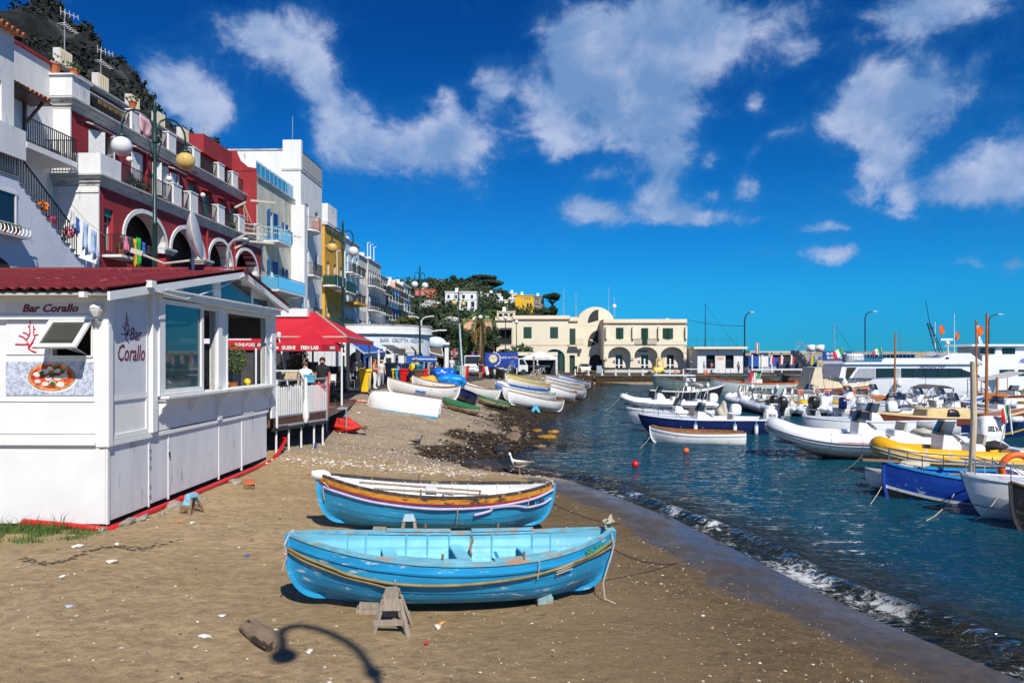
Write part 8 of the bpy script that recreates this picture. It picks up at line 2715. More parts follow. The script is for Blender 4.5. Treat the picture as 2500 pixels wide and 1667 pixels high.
for i,(x,y)in enumerate(((1222,739),(1233,739))):
 p=at(x,y,179.5);t2=thing('window_awning',('left' if i==0 else 'right')+' one of two yellow awnings on the small white house','awning',p,0,'yellow window awnings')
 mb=MB();mb.ball((0,0,-.3),.42,10,6,1,.8,.9);mb.build('cloth',yellow_p,t2)
def tree(label,u,v_top,v_base,Y,w_px,kind,seed,m_=None,name=None,base_z=None,cat='tree'):
 top,bs=at(u,v_top,Y),at(u,v_base,Y)
 H=top.z-bs.z
 Wd=w_px*Y/F
 t=thing(name or 'tree',label,cat,(bs.x,Y,bs.z),0,'trees on the hill')
 rr=random.Random(seed)
 if kind=='pine':
  hc=H*.66
  mb=MB();mb.tube([(0,0,-3),(Wd*.03,0,hc*.5),(-.02*Wd,0,hc*.95)],[.5,.38,.25],7)
  mb.build('trunk',wood_dark,t)
  mb=MB()
  for k in range(6):
   a_=k*1.05;mb.tube([(0,0,hc*.72),(Wd*.16*math.cos(a_),Wd*.16*math.sin(a_),hc*.9),(Wd*.33*math.cos(a_),Wd*.33*math.sin(a_),hc*1.05)],[.18,.13,.07],5)
  mb.build('limb',wood_dark,t)
  bl=[(rr.uniform(-.30,.30)*Wd,rr.uniform(-.3,.3)*Wd,H*(.80+rr.uniform(-.05,.06)),Wd*rr.uniform(.16,.24),Wd*rr.uniform(.16,.24),H*rr.uniform(.08,.14))for _ in range(11)]
  leafy('crown',t,bl,4200,.42*Y/215*max(.6,Wd/20),m_ or leaf_pine,seed,.55)
 else:
  mb=MB();mb.tube([(0,0,-3),(0,0,H*.6)],[.3,.15],6);mb.build('trunk',wood_dark,t)
  bl=[(rr.uniform(-.32,.32)*Wd,rr.uniform(-.25,.25)*Wd,H*rr.uniform(.25,.80),Wd*rr.uniform(.14,.24),Wd*rr.uniform(.14,.22),H*rr.uniform(.12,.2))for _ in range(13)]
  leafy('crown',t,bl,3200,.32*Y/180*max(.7,Wd/12),m_ or leaf_dark,seed,.6)
 return t
tree('dark round topped pine, left of the umbrella pines on the hill',1118,668,712,214,40,'bush',1,leaf_pine,'pine_tree')
tree('umbrella pine with a high domed crown in the middle of the hilltop',1178,668,715,218,78,'pine',2,leaf_pine,'umbrella_pine')
tree('broad flat umbrella pine leaning right on the hilltop',1200,684,722,212,76,'pine',3,leaf_pine,'umbrella_pine')
tree('smaller dark tree between the pine crowns',1150,672,715,216,34,'bush',4,leaf_pine,'pine_tree')
tree('dark bushy tree behind the white cube house',1232,706,730,205,30,'bush',5,leaf_pine)
tree('small pine with bare trunk at the right end of the village',1348,714,768,196,52,'pine',6,leaf_pine,'umbrella_pine')
tree('low dark tree under the right hand pine',1345,745,775,194,40,'bush',7,leaf_pine)
tree('feathery dark tree left of the hilltop pines',1090,696,724,205,46,'bush',8,leaf_pine)
tree('bright green tree below the pink house',1050,722,752,170,44,'bush',9,leaf_light)
tree('dark tree beside the pink house',1024,692,716,200,34,'bush',10,leaf_dark)
tree('green tree right of the big white villa',1200,738,775,160,50,'bush',11,leaf_dark)
tree('round tree in front of the yellow villa',1285,752,780,175,60,'bush',12,leaf_dark)
tree('dark tree under the stone house',1320,750,778,180,42,'bush',13,leaf_dark)
tree('potted looking tree growing on the balcony of the orange end house',945,698,728,104,28,'bush',14,leaf_light)
tree('big olive green bush above the round bar',990,768,800,105,66,'bush',15,leaf_olive)
tree('tall dark tree in the slope behind the second white lamp',1040,740,800,120,60,'bush',16,leaf_dark)
tree('dark tree on the slope below the white villa',1092,772,850,112,74,'bush',17,leaf_dark)
tree('leafy tree between palm and harbour building',1205,790,860,110,48,'bush',18,leaf_dark)
tree('drooping light green willow like tree behind the van',1146,812,880,100,30,'bush',19,leaf_light)
tree('dark hedge tree beside the palm trunk',1122,790,860,106,56,'bush',20,leaf_dark)
tree('mid green tree above the climbing street',1070,800,862,118,50,'bush',21,leaf_dark)
rr=random.Random(3)
bl=[]
while len(bl)<300:
 X,Y=rr.uniform(-34,22),rr.uniform(108,225)
 z=hill(X,Y)
 u=HU+X/Y*F
 if u<955 or u>1390:
  continue
 bl.append((X,Y,z+.5,rr.uniform(1.2,3.0),rr.uniform(1.2,2.5),rr.uniform(.8,2.0)))
o=leafy('hill_undergrowth',None,bl,26000,.42,leaf_dark,44)
tag(o,'dense green undergrowth covering the hill between the houses',None,None,'stuff')
bl=[(at(u,v,Y).x,Y,at(u,v,Y).z,1.4,.6,.5)for u,v,Y in((1090,792,118),(1102,780,124),(1040,745,150),(1050,738,155))]
o=leafy('blossom',None,bl,900,.16,white_fl,45)
tag(o,'white blossom clusters on the slope',None,None,'stuff')
p=at(1172,905,97)
t=thing('palm_tree','palm with dry brown fronds left of the harbour building','tree',(p.x,97,1.2),0)
hp=at(1172,768,97).z-1.2
mb=MB();mb.tube([(0,0,-.2),(.1,0,hp*.5),(.0,0,hp)],[.42,.36,.34],9)
for k in range(26):
 z=hp*k/26;mb.lathe([(.40,z),(.46,z+.12),(.38,z+.2)],9)
mb.build('trunk',wood,t)
rr=random.Random(9)
for k in range(34):
 a_=k*2.4;up=rr.uniform(-.9,1.0);L=rr.uniform(2.4,3.4)
 dry=up<-.25
 sp=[Vector((math.cos(a_),math.sin(a_),0))*(L*f*(.9 if not dry else .35))+Vector((0,0,hp+L*(up*f-.65*f*f)*(1 if not dry else .9)))for f in[q/7 for q in range(8)]]
 mb=MB()
 sd=Vector((-math.sin(a_),math.cos(a_),0))
 for q in range(7):
  for s_ in(-1,1):
   for e_ in(0,.5):
    b0=sp[q].lerp(sp[q+1],e_)
    tip=b0+sd*s_*(.55*(1-q/9))+(sp[q+1]-sp[q])*.8+Vector((0,0,-.18))
    mb.add([b0,b0+(sp[q+1]-sp[q])*.3,tip],[(0,1,2)])
 mb.tube(sp,.03,4)
 mb.build('frond',mat('dry_frond',(.30,.20,.06),.8,.3,2)if dry else leaf_light,t)
sil=[(-500,300),(-300,200),(-150,120),(-40,95),(20,62),(50,44),(90,36),(99,12),(118,9),(136,11),(152,24),(166,46),(190,58),(216,72),(230,92),(250,112),(272,141),(292,147),(312,170),(332,190),(350,214),(362,228),(378,254),(392,272),(402,288),(430,313),(455,321),(480,333),(505,346),(545,362),(600,420),(700,520),(820,640)]
rows=[]
YM=700
us=[-500+1320*k/260 for k in range(261)]
for j in range(60):
 f=j/59
 Y=380+(YM-380)*f
 r_=[]
 for u in us:
  vt=interp(u,sil)
  X=(u-HU)/F*YM
  zt=CZ+(HV-vt)/F*YM
  z=zt*f**.55
  q=26*mnoise.noise((X*.012,z*.006,Y*.004))+13*mnoise.noise((X*.035,z*.02,4))+6*mnoise.noise((X*.1,z*.07,2))
  zn=(6*mnoise.noise((X*.06,1.5,0))+5*mnoise.noise((X*.17,5.5,0))+3*mnoise.noise((X*.5,8.5,0)))*f
  r_.append((X*(Y/YM)**.25+q*.25*(1-f*.6),Y+q*1.6*(1-f*.5),z+zn))
 rows.append(r_)
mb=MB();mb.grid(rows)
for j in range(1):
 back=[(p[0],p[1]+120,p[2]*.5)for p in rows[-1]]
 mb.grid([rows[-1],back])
o=mb.build('mountain',mat('cloud_shade_rock',(.022,.024,.024),1,.5,.03,2.5,.1,stain=((.075,.075,.078),.42,.03),spec=.1),None,True)  # low rock colour carries a cloud shadow along with the dark vegetation
tag(o,'steep limestone mountain behind the houses, coloured dark for cloud shadow',None,None,'structure')
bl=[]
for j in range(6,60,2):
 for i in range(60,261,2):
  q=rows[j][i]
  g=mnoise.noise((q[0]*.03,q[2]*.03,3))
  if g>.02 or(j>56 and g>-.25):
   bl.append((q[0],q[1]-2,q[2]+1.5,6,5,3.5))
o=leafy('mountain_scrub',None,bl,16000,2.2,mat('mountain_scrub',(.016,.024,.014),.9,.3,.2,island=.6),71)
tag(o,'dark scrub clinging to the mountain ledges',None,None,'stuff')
for i,(u,v0,v1,w,lab)in enumerate(((490,332,356,30,'dark umbrella pine on the far ridge beside the red block'),(520,342,362,36,'broader dark umbrella pine on the far ridge'),(472,325,352,26,'small dark pine highest on the far ridge'))):
 tree(lab,u,v0,v1,320,w,'pine',30+i,leaf_pine,'umbrella_pine')
# vehicles and street things
def wheels(t,pts,r,w=.16):
 for x,y in pts:
  mb=MB();mb.lathe([(r*.6,-w/2),(r*.92,-w/2),(r,-w*.3),(r,w*.3),(r*.92,w/2),(r*.6,w/2)],16,(0,0,0),'Y')
  wl=mb.build('wheel',rubber,t,40,(x,y,r))
  mb=MB();mb.lathe([(.001,-w*.42),(r*.58,-w*.46),(r*.62,0),(r*.58,w*.46),(.001,w*.42)],12,(0,0,0),'Y');mb.build('rim',steel,wl,40)
def car_body(t,secs,m_,glass_m=None):
 """secs along X: (x, z_low, z_belt, z_roof, half width, half roof width)"""
 mb,mg=MB(),MB()
 rows=[]
 for x,zl,zb_,zr_,w,wr in secs:
  rows.append([(x,-w*.92,zl),(x,-w,zl+(zb_-zl)*.45),(x,-w*.97,zb_),(x,-wr,zr_),(x,wr,zr_),(x,w*.97,zb_),(x,w,zl+(zb_-zl)*.45),(x,w*.92,zl)])
 mb.grid(rows,True)
 mb.add(rows[0],[tuple(range(7,-1,-1))]);mb.add(rows[-1],[tuple(range(8))])
 fixn(mb.build('body',m_,t,40))
paint_navy=mat('dark_blue_car_paint',(.008,.018,.045),.15,.1,3,coat=.8)
paint_white=mat('white_car_paint',(.70,.70,.70),.2,.04,3,coat=.6)
def glassbox(t,pts,nm='side_window',m_=None):
 mb=MB();mb.add(pts,[tuple(range(len(pts)))]);return mb.build(nm,m_ or smoke_m,t)
def car(label,loc,rz,m_,cat='car'):
 t=thing('parked_car',label,cat,loc,rz)
 car_body(t,[(-1.95,.35,.85,.86,.72,.66),(-1.75,.25,.95,1.0,.82,.7),(-1.45,.22,.98,1.38,.84,.6),(-.4,.22,.95,1.46,.85,.62),(.4,.22,.94,1.42,.85,.6),(1.0,.22,.92,.96,.84,.7),(1.75,.25,.80,.82,.80,.66),(1.95,.35,.62,.64,.7,.6)],m_)
 for s_ in(-1,1):
  glassbox(t,[(-1.3,s_*.79,1.02),(.75,s_*.79,1.0),(.3,s_*.635,1.37),(-1.1,s_*.64,1.37)])
  mb=MB();mb.ball((1.78,s_*.6,.68),.12,8,6,.8,1,.8);mb.build('headlight',clear_m,t,True)
  mb=MB();mb.cbox((-1.9,s_*.62,.8),(.06,.16,.3));mb.build('tail_light',red_paint,t)
  mb=MB();mb.cbox((.6,s_*.95,1.0),(.14,.18,.11));mb.build('mirror',m_,t)
 glassbox(t,[(1.0,-.66,1.0),(1.0,.66,1.0),(.46,.57,1.41),(.46,-.57,1.41)],'windscreen')
 glassbox(t,[(-1.77,-.66,1.03),(-1.77,.66,1.03),(-1.5,.56,1.37),(-1.5,-.56,1.37)],'rear_window')
 wheels(t,[(-1.2,-.78),(-1.2,.78),(1.2,-.78),(1.2,.78)],.30)
 return t
p=at(965,905,50);car('dark blue hatchback parked behind the people at the bins',(p.x,50,1.98),2.6,paint_navy)
def van(label,loc,rz,m_):
 t=thing('white_van',label,'van',loc,rz)
 car_body(t,[(-2.1,.35,1.0,1.85,.82,.74),(-1.9,.28,1.0,1.95,.84,.76),(.9,.28,1.0,1.93,.84,.74),(1.5,.28,1.0,1.12,.84,.72),(1.95,.3,.85,.88,.82,.7),(2.1,.4,.6,.62,.74,.64)],m_)
 glassbox(t,[(1.53,-.68,1.15),(1.53,.68,1.15),(.98,.68,1.86),(.98,-.68,1.86)],'windscreen')
 for s_ in(-1,1):
  glassbox(t,[(-.2,s_*.838,1.1),(1.2,s_*.835,1.1),(.85,s_*.765,1.75),(-.2,s_*.765,1.75)])
  mb=MB();mb.cbox((2.0,s_*.58,.75),(.1,.3,.16));mb.build('headlight',steel,t)
  mb=MB();mb.cbox((1.15,s_*.98,1.2),(.1,.2,.2));mb.build('mirror',black,t)
 mb=MB();mb.cbox((2.08,0,.42),(.12,1.3,.12));mb.build('bumper',alu,t)
 mb=MB();mb.cbox((2.12,0,.56),(.03,.5,.12));mb.build('number_plate',alu,t)
 mb=MB()
 for k in range(3):
  mb.cbox((1.98,0,.72+.06*k),(.06,.8,.025))
 mb.build('grille',black,t)
 wheels(t,[(-1.3,-.76),(-1.3,.76),(1.35,-.76),(1.35,.76)],.30)
p=at(1151,915,70);van('small white van facing the beach, parked by the bins',(p.x,72,1.98),-PI/2+.03,paint_white)
p0,p1=at(1184,905,76),at(1265,905,76)
t=thing('delivery_truck','white truck carrying a blue banner with a watch picture','truck',(p0.x,76.0,1.9),.0)
W=p1.x-p0.x
mb=MB();mb.box(0,W,0,1.9,.75,2.32);mb.build('cargo_box',mat('truck_blue_tarp',(.012,.03,.16),.5,.2,1.5),t)
mb=MB();mb.box(.02,W-.02,-.035,-.005,.76,2.30);mb.build('banner',mat('truck_banner_blue',(.012,.045,.30),.5,.25,1.2),t)
mb=MB();mb.lathe([(.001,0),(.52,0),(.53,.02),(.001,.02)],24,(0,0,0),'Y');mb.build('watch_rim',steel,t,False,(.85,-.065,1.68));mb=MB();mb.lathe([(.001,0),(.43,0),(.43,.02),(.001,.02)],24,(0,0,0),'Y');mb.build('watch_face',mat('watch_face',(.70,.62,.40),.5,.1,4),t,False,(.85,-.088,1.68))
mb=MB()
for k in range(12):
 a_=k*PI/6;mb.cbox((.85+.36*math.sin(a_),-.10,1.68+.36*math.cos(a_)),(.04,.02,.07),Euler((0,a_,0)))
mb.cbox((.80,-.10,1.74),(.18,.02,.03),Euler((0,.7,0)));mb.cbox((.92,-.10,1.70),(.26,.02,.025),Euler((0,-.3,0)))
mb.build('watch_hands',black,t)
mb=MB()
for k in range(9):
 a_=-1.2+k*.33;mb.rock((.85+.72*math.cos(a_),-.06,1.62+.72*math.sin(a_)),.09,1,.3,1,k,1)
mb.build('blossom_print',white,t)
text('CAPRI WATCH',.29,white,t,(2.45,-.05,1.78),name='lettering',bold=.004,sx=.95)
mb=MB();mb.box(.3,W-.5,.1,1.8,.5,.745);mb.build('chassis',white,t)
mb=MB();mb.prism([(W+.02,.35),(W+1.0,.35),(W+1.02,.95),(W+.55,1.75),(W+.02,1.75)],lambda a,b_,d:(a,d,b_),.1,1.8);fixn(mb.build('cab',paint_white,t))
glassbox(t,[(W+.15,.09,1.05),(W+.85,.09,1.05),(W+.52,.09,1.62),(W+.15,.09,1.62)]);glassbox(t,[(W+1.0,.2,1.02),(W+1.0,1.7,1.02),(W+.58,1.7,1.72),(W+.58,.2,1.72)],'windscreen')
wheels(t,[(W+.55,.15),(W+.55,1.7),(.8,.15),(.8,1.7)],.30)
p=at(1430,905,110);t=car('white car with orange windscreen glare in front of the harbour building',(p.x,112,1.26),-PI/2,paint_white)
p=at(1607,910,104);t=thing('forklift','small yellow forklift truck driving along the quay','forklift',(p.x,104,1.25),PI)
mb=MB();rblock(mb,[(.3,.75,.5,.1,0),(.9,.72,.48,.1,0),(1.0,.6,.4,.1,0)]);mb.build('body',yellow_p,t,40)
mb=MB()
for x in(-.68,.35):
 for y in(-.45,.45):
  mb.beam((x,y,.9),(x*.9,y,2.2),.1)
mb.box(-.66,.36,-.5,.5,2.2,2.28);mb.build('cab_frame',yellow_p,t)
mb=MB();mb.box(.7,2.2,-.4,.4,.28,.5);mb.build('load_bed',white,t)
wheels(t,[(-.55,-.45),(-.55,.45),(1.3,-.42),(1.3,.42)],.28)
p=at(845,772,88);t=thing('red_bus','red bus high on the street above the round bar','bus',(p.x-.5,90,p.z-.8),.1)
mb=MB();rblock(mb,[(0,1.0,2.0,.2,0),(1.6,1.0,2.0,.25,0),(2.1,.95,1.9,.3,0)]);mb.build('body',red_paint,t,40)
glassbox(t,[(-.8,-2.02,.9),(.8,-2.02,.9),(.8,-2.0,1.6),(-.8,-2.0,1.6)],'windscreen')
for s_ in(-.6,.6):
 mb=MB();mb.ball((s_,-2.0,.45),.13,8,6);mb.build('headlight',white,t,True)
t=thing('retaining_wall','white wall carrying the upper street above the round bar','wall',(0,0,0))
a,b_=at(800,772,85),at(1000,772,100)
mb=MB();mb.add([(a.x,84,1.9),(b_.x,100,1.9),(b_.x,100,7.0),(a.x,84,7.0),(a.x-8,95,7.0),(b_.x-8,108,7.0)],[(0,1,2,3),(3,2,5,4)]);mb.build('wall',wall_white,t)
def scooter(label,loc,rz,m_,grp='scooters on the promenade'):
 t=thing('scooter',label,'scooter',loc,rz,grp)
 wheels(t,[(-.62,0),(.62,0)],.25,.11)
 mb=MB();rblock(mb,[(.28,.35,.14,.08,-.35),(.55,.42,.17,.1,-.38),(.75,.38,.14,.1,-.38)]);mb.build('body',m_,t,50)
 mb=MB();rblock(mb,[(.75,.40,.13,.08,-.36),(.86,.38,.12,.08,-.38)]);mb.build('seat',black,t,50)
 mb=MB();mb.prism([(.30,.25),(.42,.25),(.62,.95),(.52,1.0)],lambda a,b_,d:(a,d,b_),-.18,.18);mb.box(-.05,.40,-.15,.15,.24,.30);fixn(mb.build('leg_shield',m_,t))
 mb=MB();mb.tube([(.62,0,.25),(.56,0,.95),(.5,0,1.05)],.035,6);mb.tube([(.48,-.33,1.08),(.55,0,1.05),(.48,.33,1.08)],.022,5);mb.build('handlebar',black,t)
 mb=MB();mb.ball((.62,0,.98),.09,8,6);mb.build('headlight',clear_m,t,True)
 return t
for i,(u,v,rz,m_,lab)in enumerate(((1188,922,2.4,red_paint,'red scooter leaning in front of the blue banner truck'),(1200,923,2.6,white2,'white scooter beside the red one before the truck'),(1212,925,2.5,black,'dark scooter at the truck cab'),(1230,916,.3,alu,'grey scooter parked under the market canopy'),(1008,928,.2,cl_blue,'blue and white scooter between the coloured bins'),(1404,905,1.2,black,'black motor scooter by the harbour building door'))):
 p=gp(u,v)if i!=5 else Vector((at(u,v,111).x,111,1.26))
 scooter(lab,(p.x,p.y,p.z),rz,m_)
def bicycle(label,loc,rz,m_,grp='bicycles'):
 t=thing('bicycle',label,'bicycle',loc,rz,grp)
 for x in(-.5,.5):
  mb=MB();mb.tube([(x+.33*math.cos(q),0,.34+.33*math.sin(q))for q in[2*PI*k/18 for k in range(18)]],.022,5,closed=True);mb.build('wheel',rubber,t)
 mb=MB()
 for a,b_ in(((-.5,0,.34),(-.15,0,.78)),((-.15,0,.78),(.4,0,.82)),((-.08,0,.32),(.4,0,.8)),((-.15,0,.85),(-.08,0,.32)),((-.5,0,.34),(-.08,0,.32)),((.5,0,.34),(.36,0,.95))):
  mb.tube([a,b_],.02,5)
 mb.build('frame',m_,t)
 mb=MB();mb.cbox((-.17,0,.9),(.24,.12,.06));mb.build('saddle',black,t)
 mb=MB();mb.tube([(.25,-.25,.98),(.36,0,.97),(.25,.25,.98)],.018,5);mb.build('handlebar',black,t)
bicycle('black bicycle leaning on the harbour building',(at(1480,905,112).x,112.4,1.26),0,black)
bicycle('white bicycle behind the beached boats',gp(1306,922),.3,white)
bicycle('dark bicycle ridden along the water edge of the quay',(at(1428,922,98).x,98.2,.36),.1,black)
bicycle('white folding bicycle beside the market canopy',gp(1322,918),.7,white)
def bin_(label,u,v,Y,m_,s=1.0,grp='wheeled bins',z=1.98):
 p=at(u,v,Y);t=thing('wheeled_bin',label,'bin',(p.x,Y,z),.15,grp);t.scale=(s,s,s)
 mb=MB();rblock(mb,[(.04,.22,.26,.04,0),(.98,.29,.34,.05,0)]);mb.build('body',m_,t,40)
 mb=MB();rblock(mb,[(.98,.33,.38,.05,0),(1.05,.33,.38,.05,0),(1.09,.28,.33,.06,0)]);mb.build('lid',m_,t,40)
 for s_ in(-.2,.2):
  mb=MB();mb.lathe([(.001,-.03),(.1,-.03),(.1,.03),(.001,.03)],12,(s_,-.27,.1),'X');mb.build('wheel',rubber,t)
bin_('large yellow wheeled bin behind the upturned boat',892,953,38.5,yellow_p,1.12)
bin_('red bin right of the crouching woman',986,930,47,red_paint)
bin_('pale blue bin left of the red bin',976,930,47.3,mat('cyan_plastic',(.05,.42,.62)))
bin_('yellow bin half hidden by the woman in shorts',968,931,47.6,yellow_p)
bin_('brown bin left of the second red bin',1022,935,45,brown_p)
bin_('second red bin with a brown neighbour',1033,935,45.2,red_paint)
bin_('green bin by the far lamp post',1117,922,61,gr_p)
bin_('turquoise bin by the far lamp post',1123.5,922,61,mat('cyan_plastic',(.05,.42,.62)))
bin_('cream bin by the far lamp post',1129,924,60,canvas)
bin_('red bin beside the white van',1136,922,61,red_paint)
bundle('teal plastic sack sitting on the brown bin',at(1022,906,45),.28,.26,.28,mat('teal_sack',(.01,.16,.22),.5,.1,4),31,'sack',1,'sack')
bundle('yellow plastic sack heaped by the bins',at(1010,905,46),.3,.25,.3,yellow_p,33,'sack',2,'sack')
p=at(1318,900,88);t=thing('market_canopy','white pyramid market canopy on posts','canopy',(p.x,88,1.7))
hw=2.0
zc=at(1318,872,88).z-1.7
for k in range(4):
 a_=[(-hw,-hw),(hw,-hw),(hw,hw),(-hw,hw)]
 a,b_=a_[k],a_[(k+1)%4]
 panel(t,'roof_panel',white,[(a[0],a[1],zc),(b_[0],b_[1],zc),(0,0,zc+.75)],.02)
 panel(t,'valance',white,[(a[0],a[1],zc),(b_[0],b_[1],zc),(b_[0],b_[1],zc-.3),(a[0],a[1],zc-.3)],.02)
 mb=MB();mb.beam((a[0],a[1],0),(a[0],a[1],zc),.08);mb.build('post',alu,t)
mb=MB();mb.box(-hw*.6,hw*.6,-.3,.4,.85,1.05);mb.build('counter',white,t)
text('PORTA HOTEL - STORAGE',.22,charcoal,t,(0,-hw-.02,zc-.15),name='lettering',sx=.8)
t=thing('market_stall','white flat roofed market stall behind the canopy','stall',(at(1262,905,94).x,94,1.4))
mb=MB();mb.box(0,5.2,0,3,2.5,2.95);mb.build('roof',HC,t)
for x in(0,2.6,5.1):
 mb=MB();mb.beam((x,.1,0),(x,.1,2.5),.12);mb.build('post',white,t)
mb=MB();mb.box(.1,5.1,2.8,2.9,0,2.5);mb.build('back',dark_in,t)
text('PURE TRANSFERS STORAGE',.24,charcoal,t,(2.6,-.01,2.72),name='lettering',sx=.85)
for i,(u,v,Y,w,h,m_,n_,lab)in enumerate(((705,905,32,.55,.5,leaf_olive,500,'pale flowering shrub in a pot on the terrace'),(719,890,34,.28,.95,mat('brown_red_foliage',(.16,.05,.02),.8,.3,3,island=.4),700,'tall rust brown conifer on the terrace'),(741,893,35,.26,.85,leaf_dark,600,'slim dark green cypress on the terrace'),(812,915,44,.45,.7,leaf_dark,400,'dark shrub behind the green lamp post'),(571,875,40,.7,.9,leaf_light,600,'leafy plant seen through the kiosk window'))):
 p=at(u,v,Y);t=thing('potted_shrub',lab,'plant',(p.x,Y,DZ),0,'plants on the terrace')
 mb=MB();mb.lathe([(.18,0),(.26,.45),(.28,.5),(.22,.5)],10);mb.build('pot',terracotta,t)
 zc_=max(.8,p.z-DZ)
 leafy('foliage',t,[(0,0,zc_,w,w,h),(.1,0,zc_-.2,w*.8,w*.8,h*.7)],n_,.08,m_,90+i,.5)
t=thing('menu_board','chalk menu board behind the standing couple','sign',(at(758,905,36).x,36,DZ),.2)
mb=MB();mb.box(-.32,.32,0,.04,.5,1.6);mb.build('board',black,t)
mb=MB()
for bx in((-.37,-.32,-.01,.05,0,1.65),(.32,.37,-.01,.05,0,1.65),(-.32,.32,-.01,.05,1.6,1.65),(-.32,.32,-.01,.05,.45,.5)):
 mb.box(*bx)
mb.build('frame',wood_orange,t)
def chair(label,loc,rz,m_):
 t=thing('cafe_chair',label,'chair',loc,rz,'chairs on the terrace')
 mb=MB();mb.box(-.22,.22,-.22,.22,.44,.47);mb.build('seat',m_,t)
 mb=MB();mb.cbox((0,.22,.72),(.42,.03,.35));mb.build('backrest',m_,t)
 for sx in(-.2,.2):
  for sy in(-.2,.2):
   mb=MB();mb.beam((sx,sy,0),(sx,sy,.46 if sy<0 else .75),.03);mb.build('leg',m_,t)
for i,(u,Y,m_,lab)in enumerate(((808,40.5,white,'white metal chair near the lamp post'),(815,41.2,wood,'wooden folding chair near the lamp post'),(854,44,alu,'grey cafe chair at the steel table'),(862,46,charcoal,'dark cafe chair by the kiosk with the blue awning'))):
 p=at(u,920,Y);chair(lab,(p.x,Y,1.98),.4*i,m_)
for i,(u,Y,lab)in enumerate(((845,43,'steel pedestal table right of the lamp post'),(798,42,'small cafe table behind the terrace fence'))):
 p=at(u,920,Y);t=thing('cafe_table',lab,'table',(p.x,Y,1.98),0,'tables on the terrace')
 mb=MB();mb.box(-.4,.4,-.4,.4,.74,.78);mb.build('tabletop',alu,t)
 mb=MB();mb.tube([(0,0,0),(0,0,.74)],.04,7);mb.box(-.3,.3,-.05,.05,0,.04);mb.build('pedestal',alu,t)
t=thing('road_sign','red and white no entry signs on one post up the street','sign',(at(1111,868,112).x,112,3.2))
mb=MB();mb.tube([(0,0,0),(0,0,4.0)],.05,6);mb.build('post',alu,t)
for k in range(3):
 mb=MB();mb.lathe([(.001,0),(.34,0),(.34,.05),(.001,.05)],16,(0,0,0),'Y');mb.build('sign_plate',red_paint,t,False,(0,-.1,3.8-k*.75))
 mb=MB();mb.lathe([(.001,0),(.22,0),(.22,.02),(.001,.02)],16,(0,0,0),'Y');mb.build('sign_centre',white,t,False,(0,-.125,3.8-k*.75))
t=thing('road_sign','round blue and red no parking sign by the palm','sign',(at(1159,900,98).x,98,1.3))
mb=MB();mb.tube([(0,0,0),(0,0,2.9)],.04,6);mb.build('post',alu,t)
mb=MB();mb.lathe([(.001,0),(.42,0),(.42,.05),(.001,.05)],16,(0,0,0),'Y');mb.build('sign_plate',fred,t,False,(0,-.1,2.75))
mb=MB();mb.lathe([(.001,0),(.30,0),(.30,.02),(.001,.02)],16,(0,0,0),'Y');mb.build('sign_centre',cl_blue,t,False,(0,-.125,2.75))
for i,(u,Y)in enumerate(((1649,108),(1671,106),(1720,104),(1726,106))):
 p=at(u,905,Y);t=thing('traffic_cone',['orange cone left of the ticket office','orange cone at the corner of the harbour building','orange cone in front of the ticket office door','orange cone beside the ticket office window'][i],'cone',(p.x,Y,1.25),0,'orange cones on the quay')
 mb=MB();mb.lathe([(.24,0),(.24,.05),(.16,.06),(.04,.75)],10);mb.build('body',orange_p,t)
t=thing('info_board','grey information board by the stair arch','sign',(at(1463,905,110).x,110,1.26))
mb=MB();mb.box(-.4,.4,0,.12,0,1.15);mb.build('board',alu,t)
mb=MB();mb.box(-.33,.33,-.02,0,.1,1.05);mb.build('poster',mat('poster_blue',(.25,.42,.5),.5,.2,3),t)
# people
BONES={}
def skeleton(pose):
 J={'pelvis':(0,0,.95),'spine':(0,.01,1.14),'chest':(0,.0,1.34),'neck':(0,.01,1.49),'jaw':(0,-.015,1.575),'head':(0,-.01,1.66),'nose':(0,-.10,1.625)}
 for s,q in((-1,'l'),(1,'r')):
  J.update({'sh'+q:(.185*s,.0,1.41),'el'+q:(.235*s,.03,1.13),'wr'+q:(.245*s,-.04,.90),'ha'+q:(.245*s,-.06,.83),'hip'+q:(.09*s,0,.90),'kn'+q:(.095*s,-.02,.50),'an'+q:(.095*s,.03,.08),'toe'+q:(.11*s,-.13,.035)})
 J.update(pose)
 return{k:Vector(v)for k,v in J.items()}
EDG=[('pelvis','spine'),('spine','chest'),('chest','neck'),('neck','jaw'),('jaw','head'),('jaw','nose')]
for q in 'lr':
 EDG+=[('chest','sh'+q),('sh'+q,'el'+q),('el'+q,'wr'+q),('wr'+q,'ha'+q),('pelvis','hip'+q),('hip'+q,'kn'+q),('kn'+q,'an'+q),('an'+q,'toe'+q)]
RAD={'pelvis':(.15,.115),'spine':(.135,.10),'chest':(.165,.115),'neck':(.058,.058),'jaw':(.075,.085),'head':(.082,.098),'nose':(.015,.015),'sh':(.072,.072),'el':(.045,.045),'wr':(.031,.034),'ha':(.04,.022),'hip':(.098,.10),'kn':(.062,.062),'an':(.043,.043),'toe':(.045,.032)}
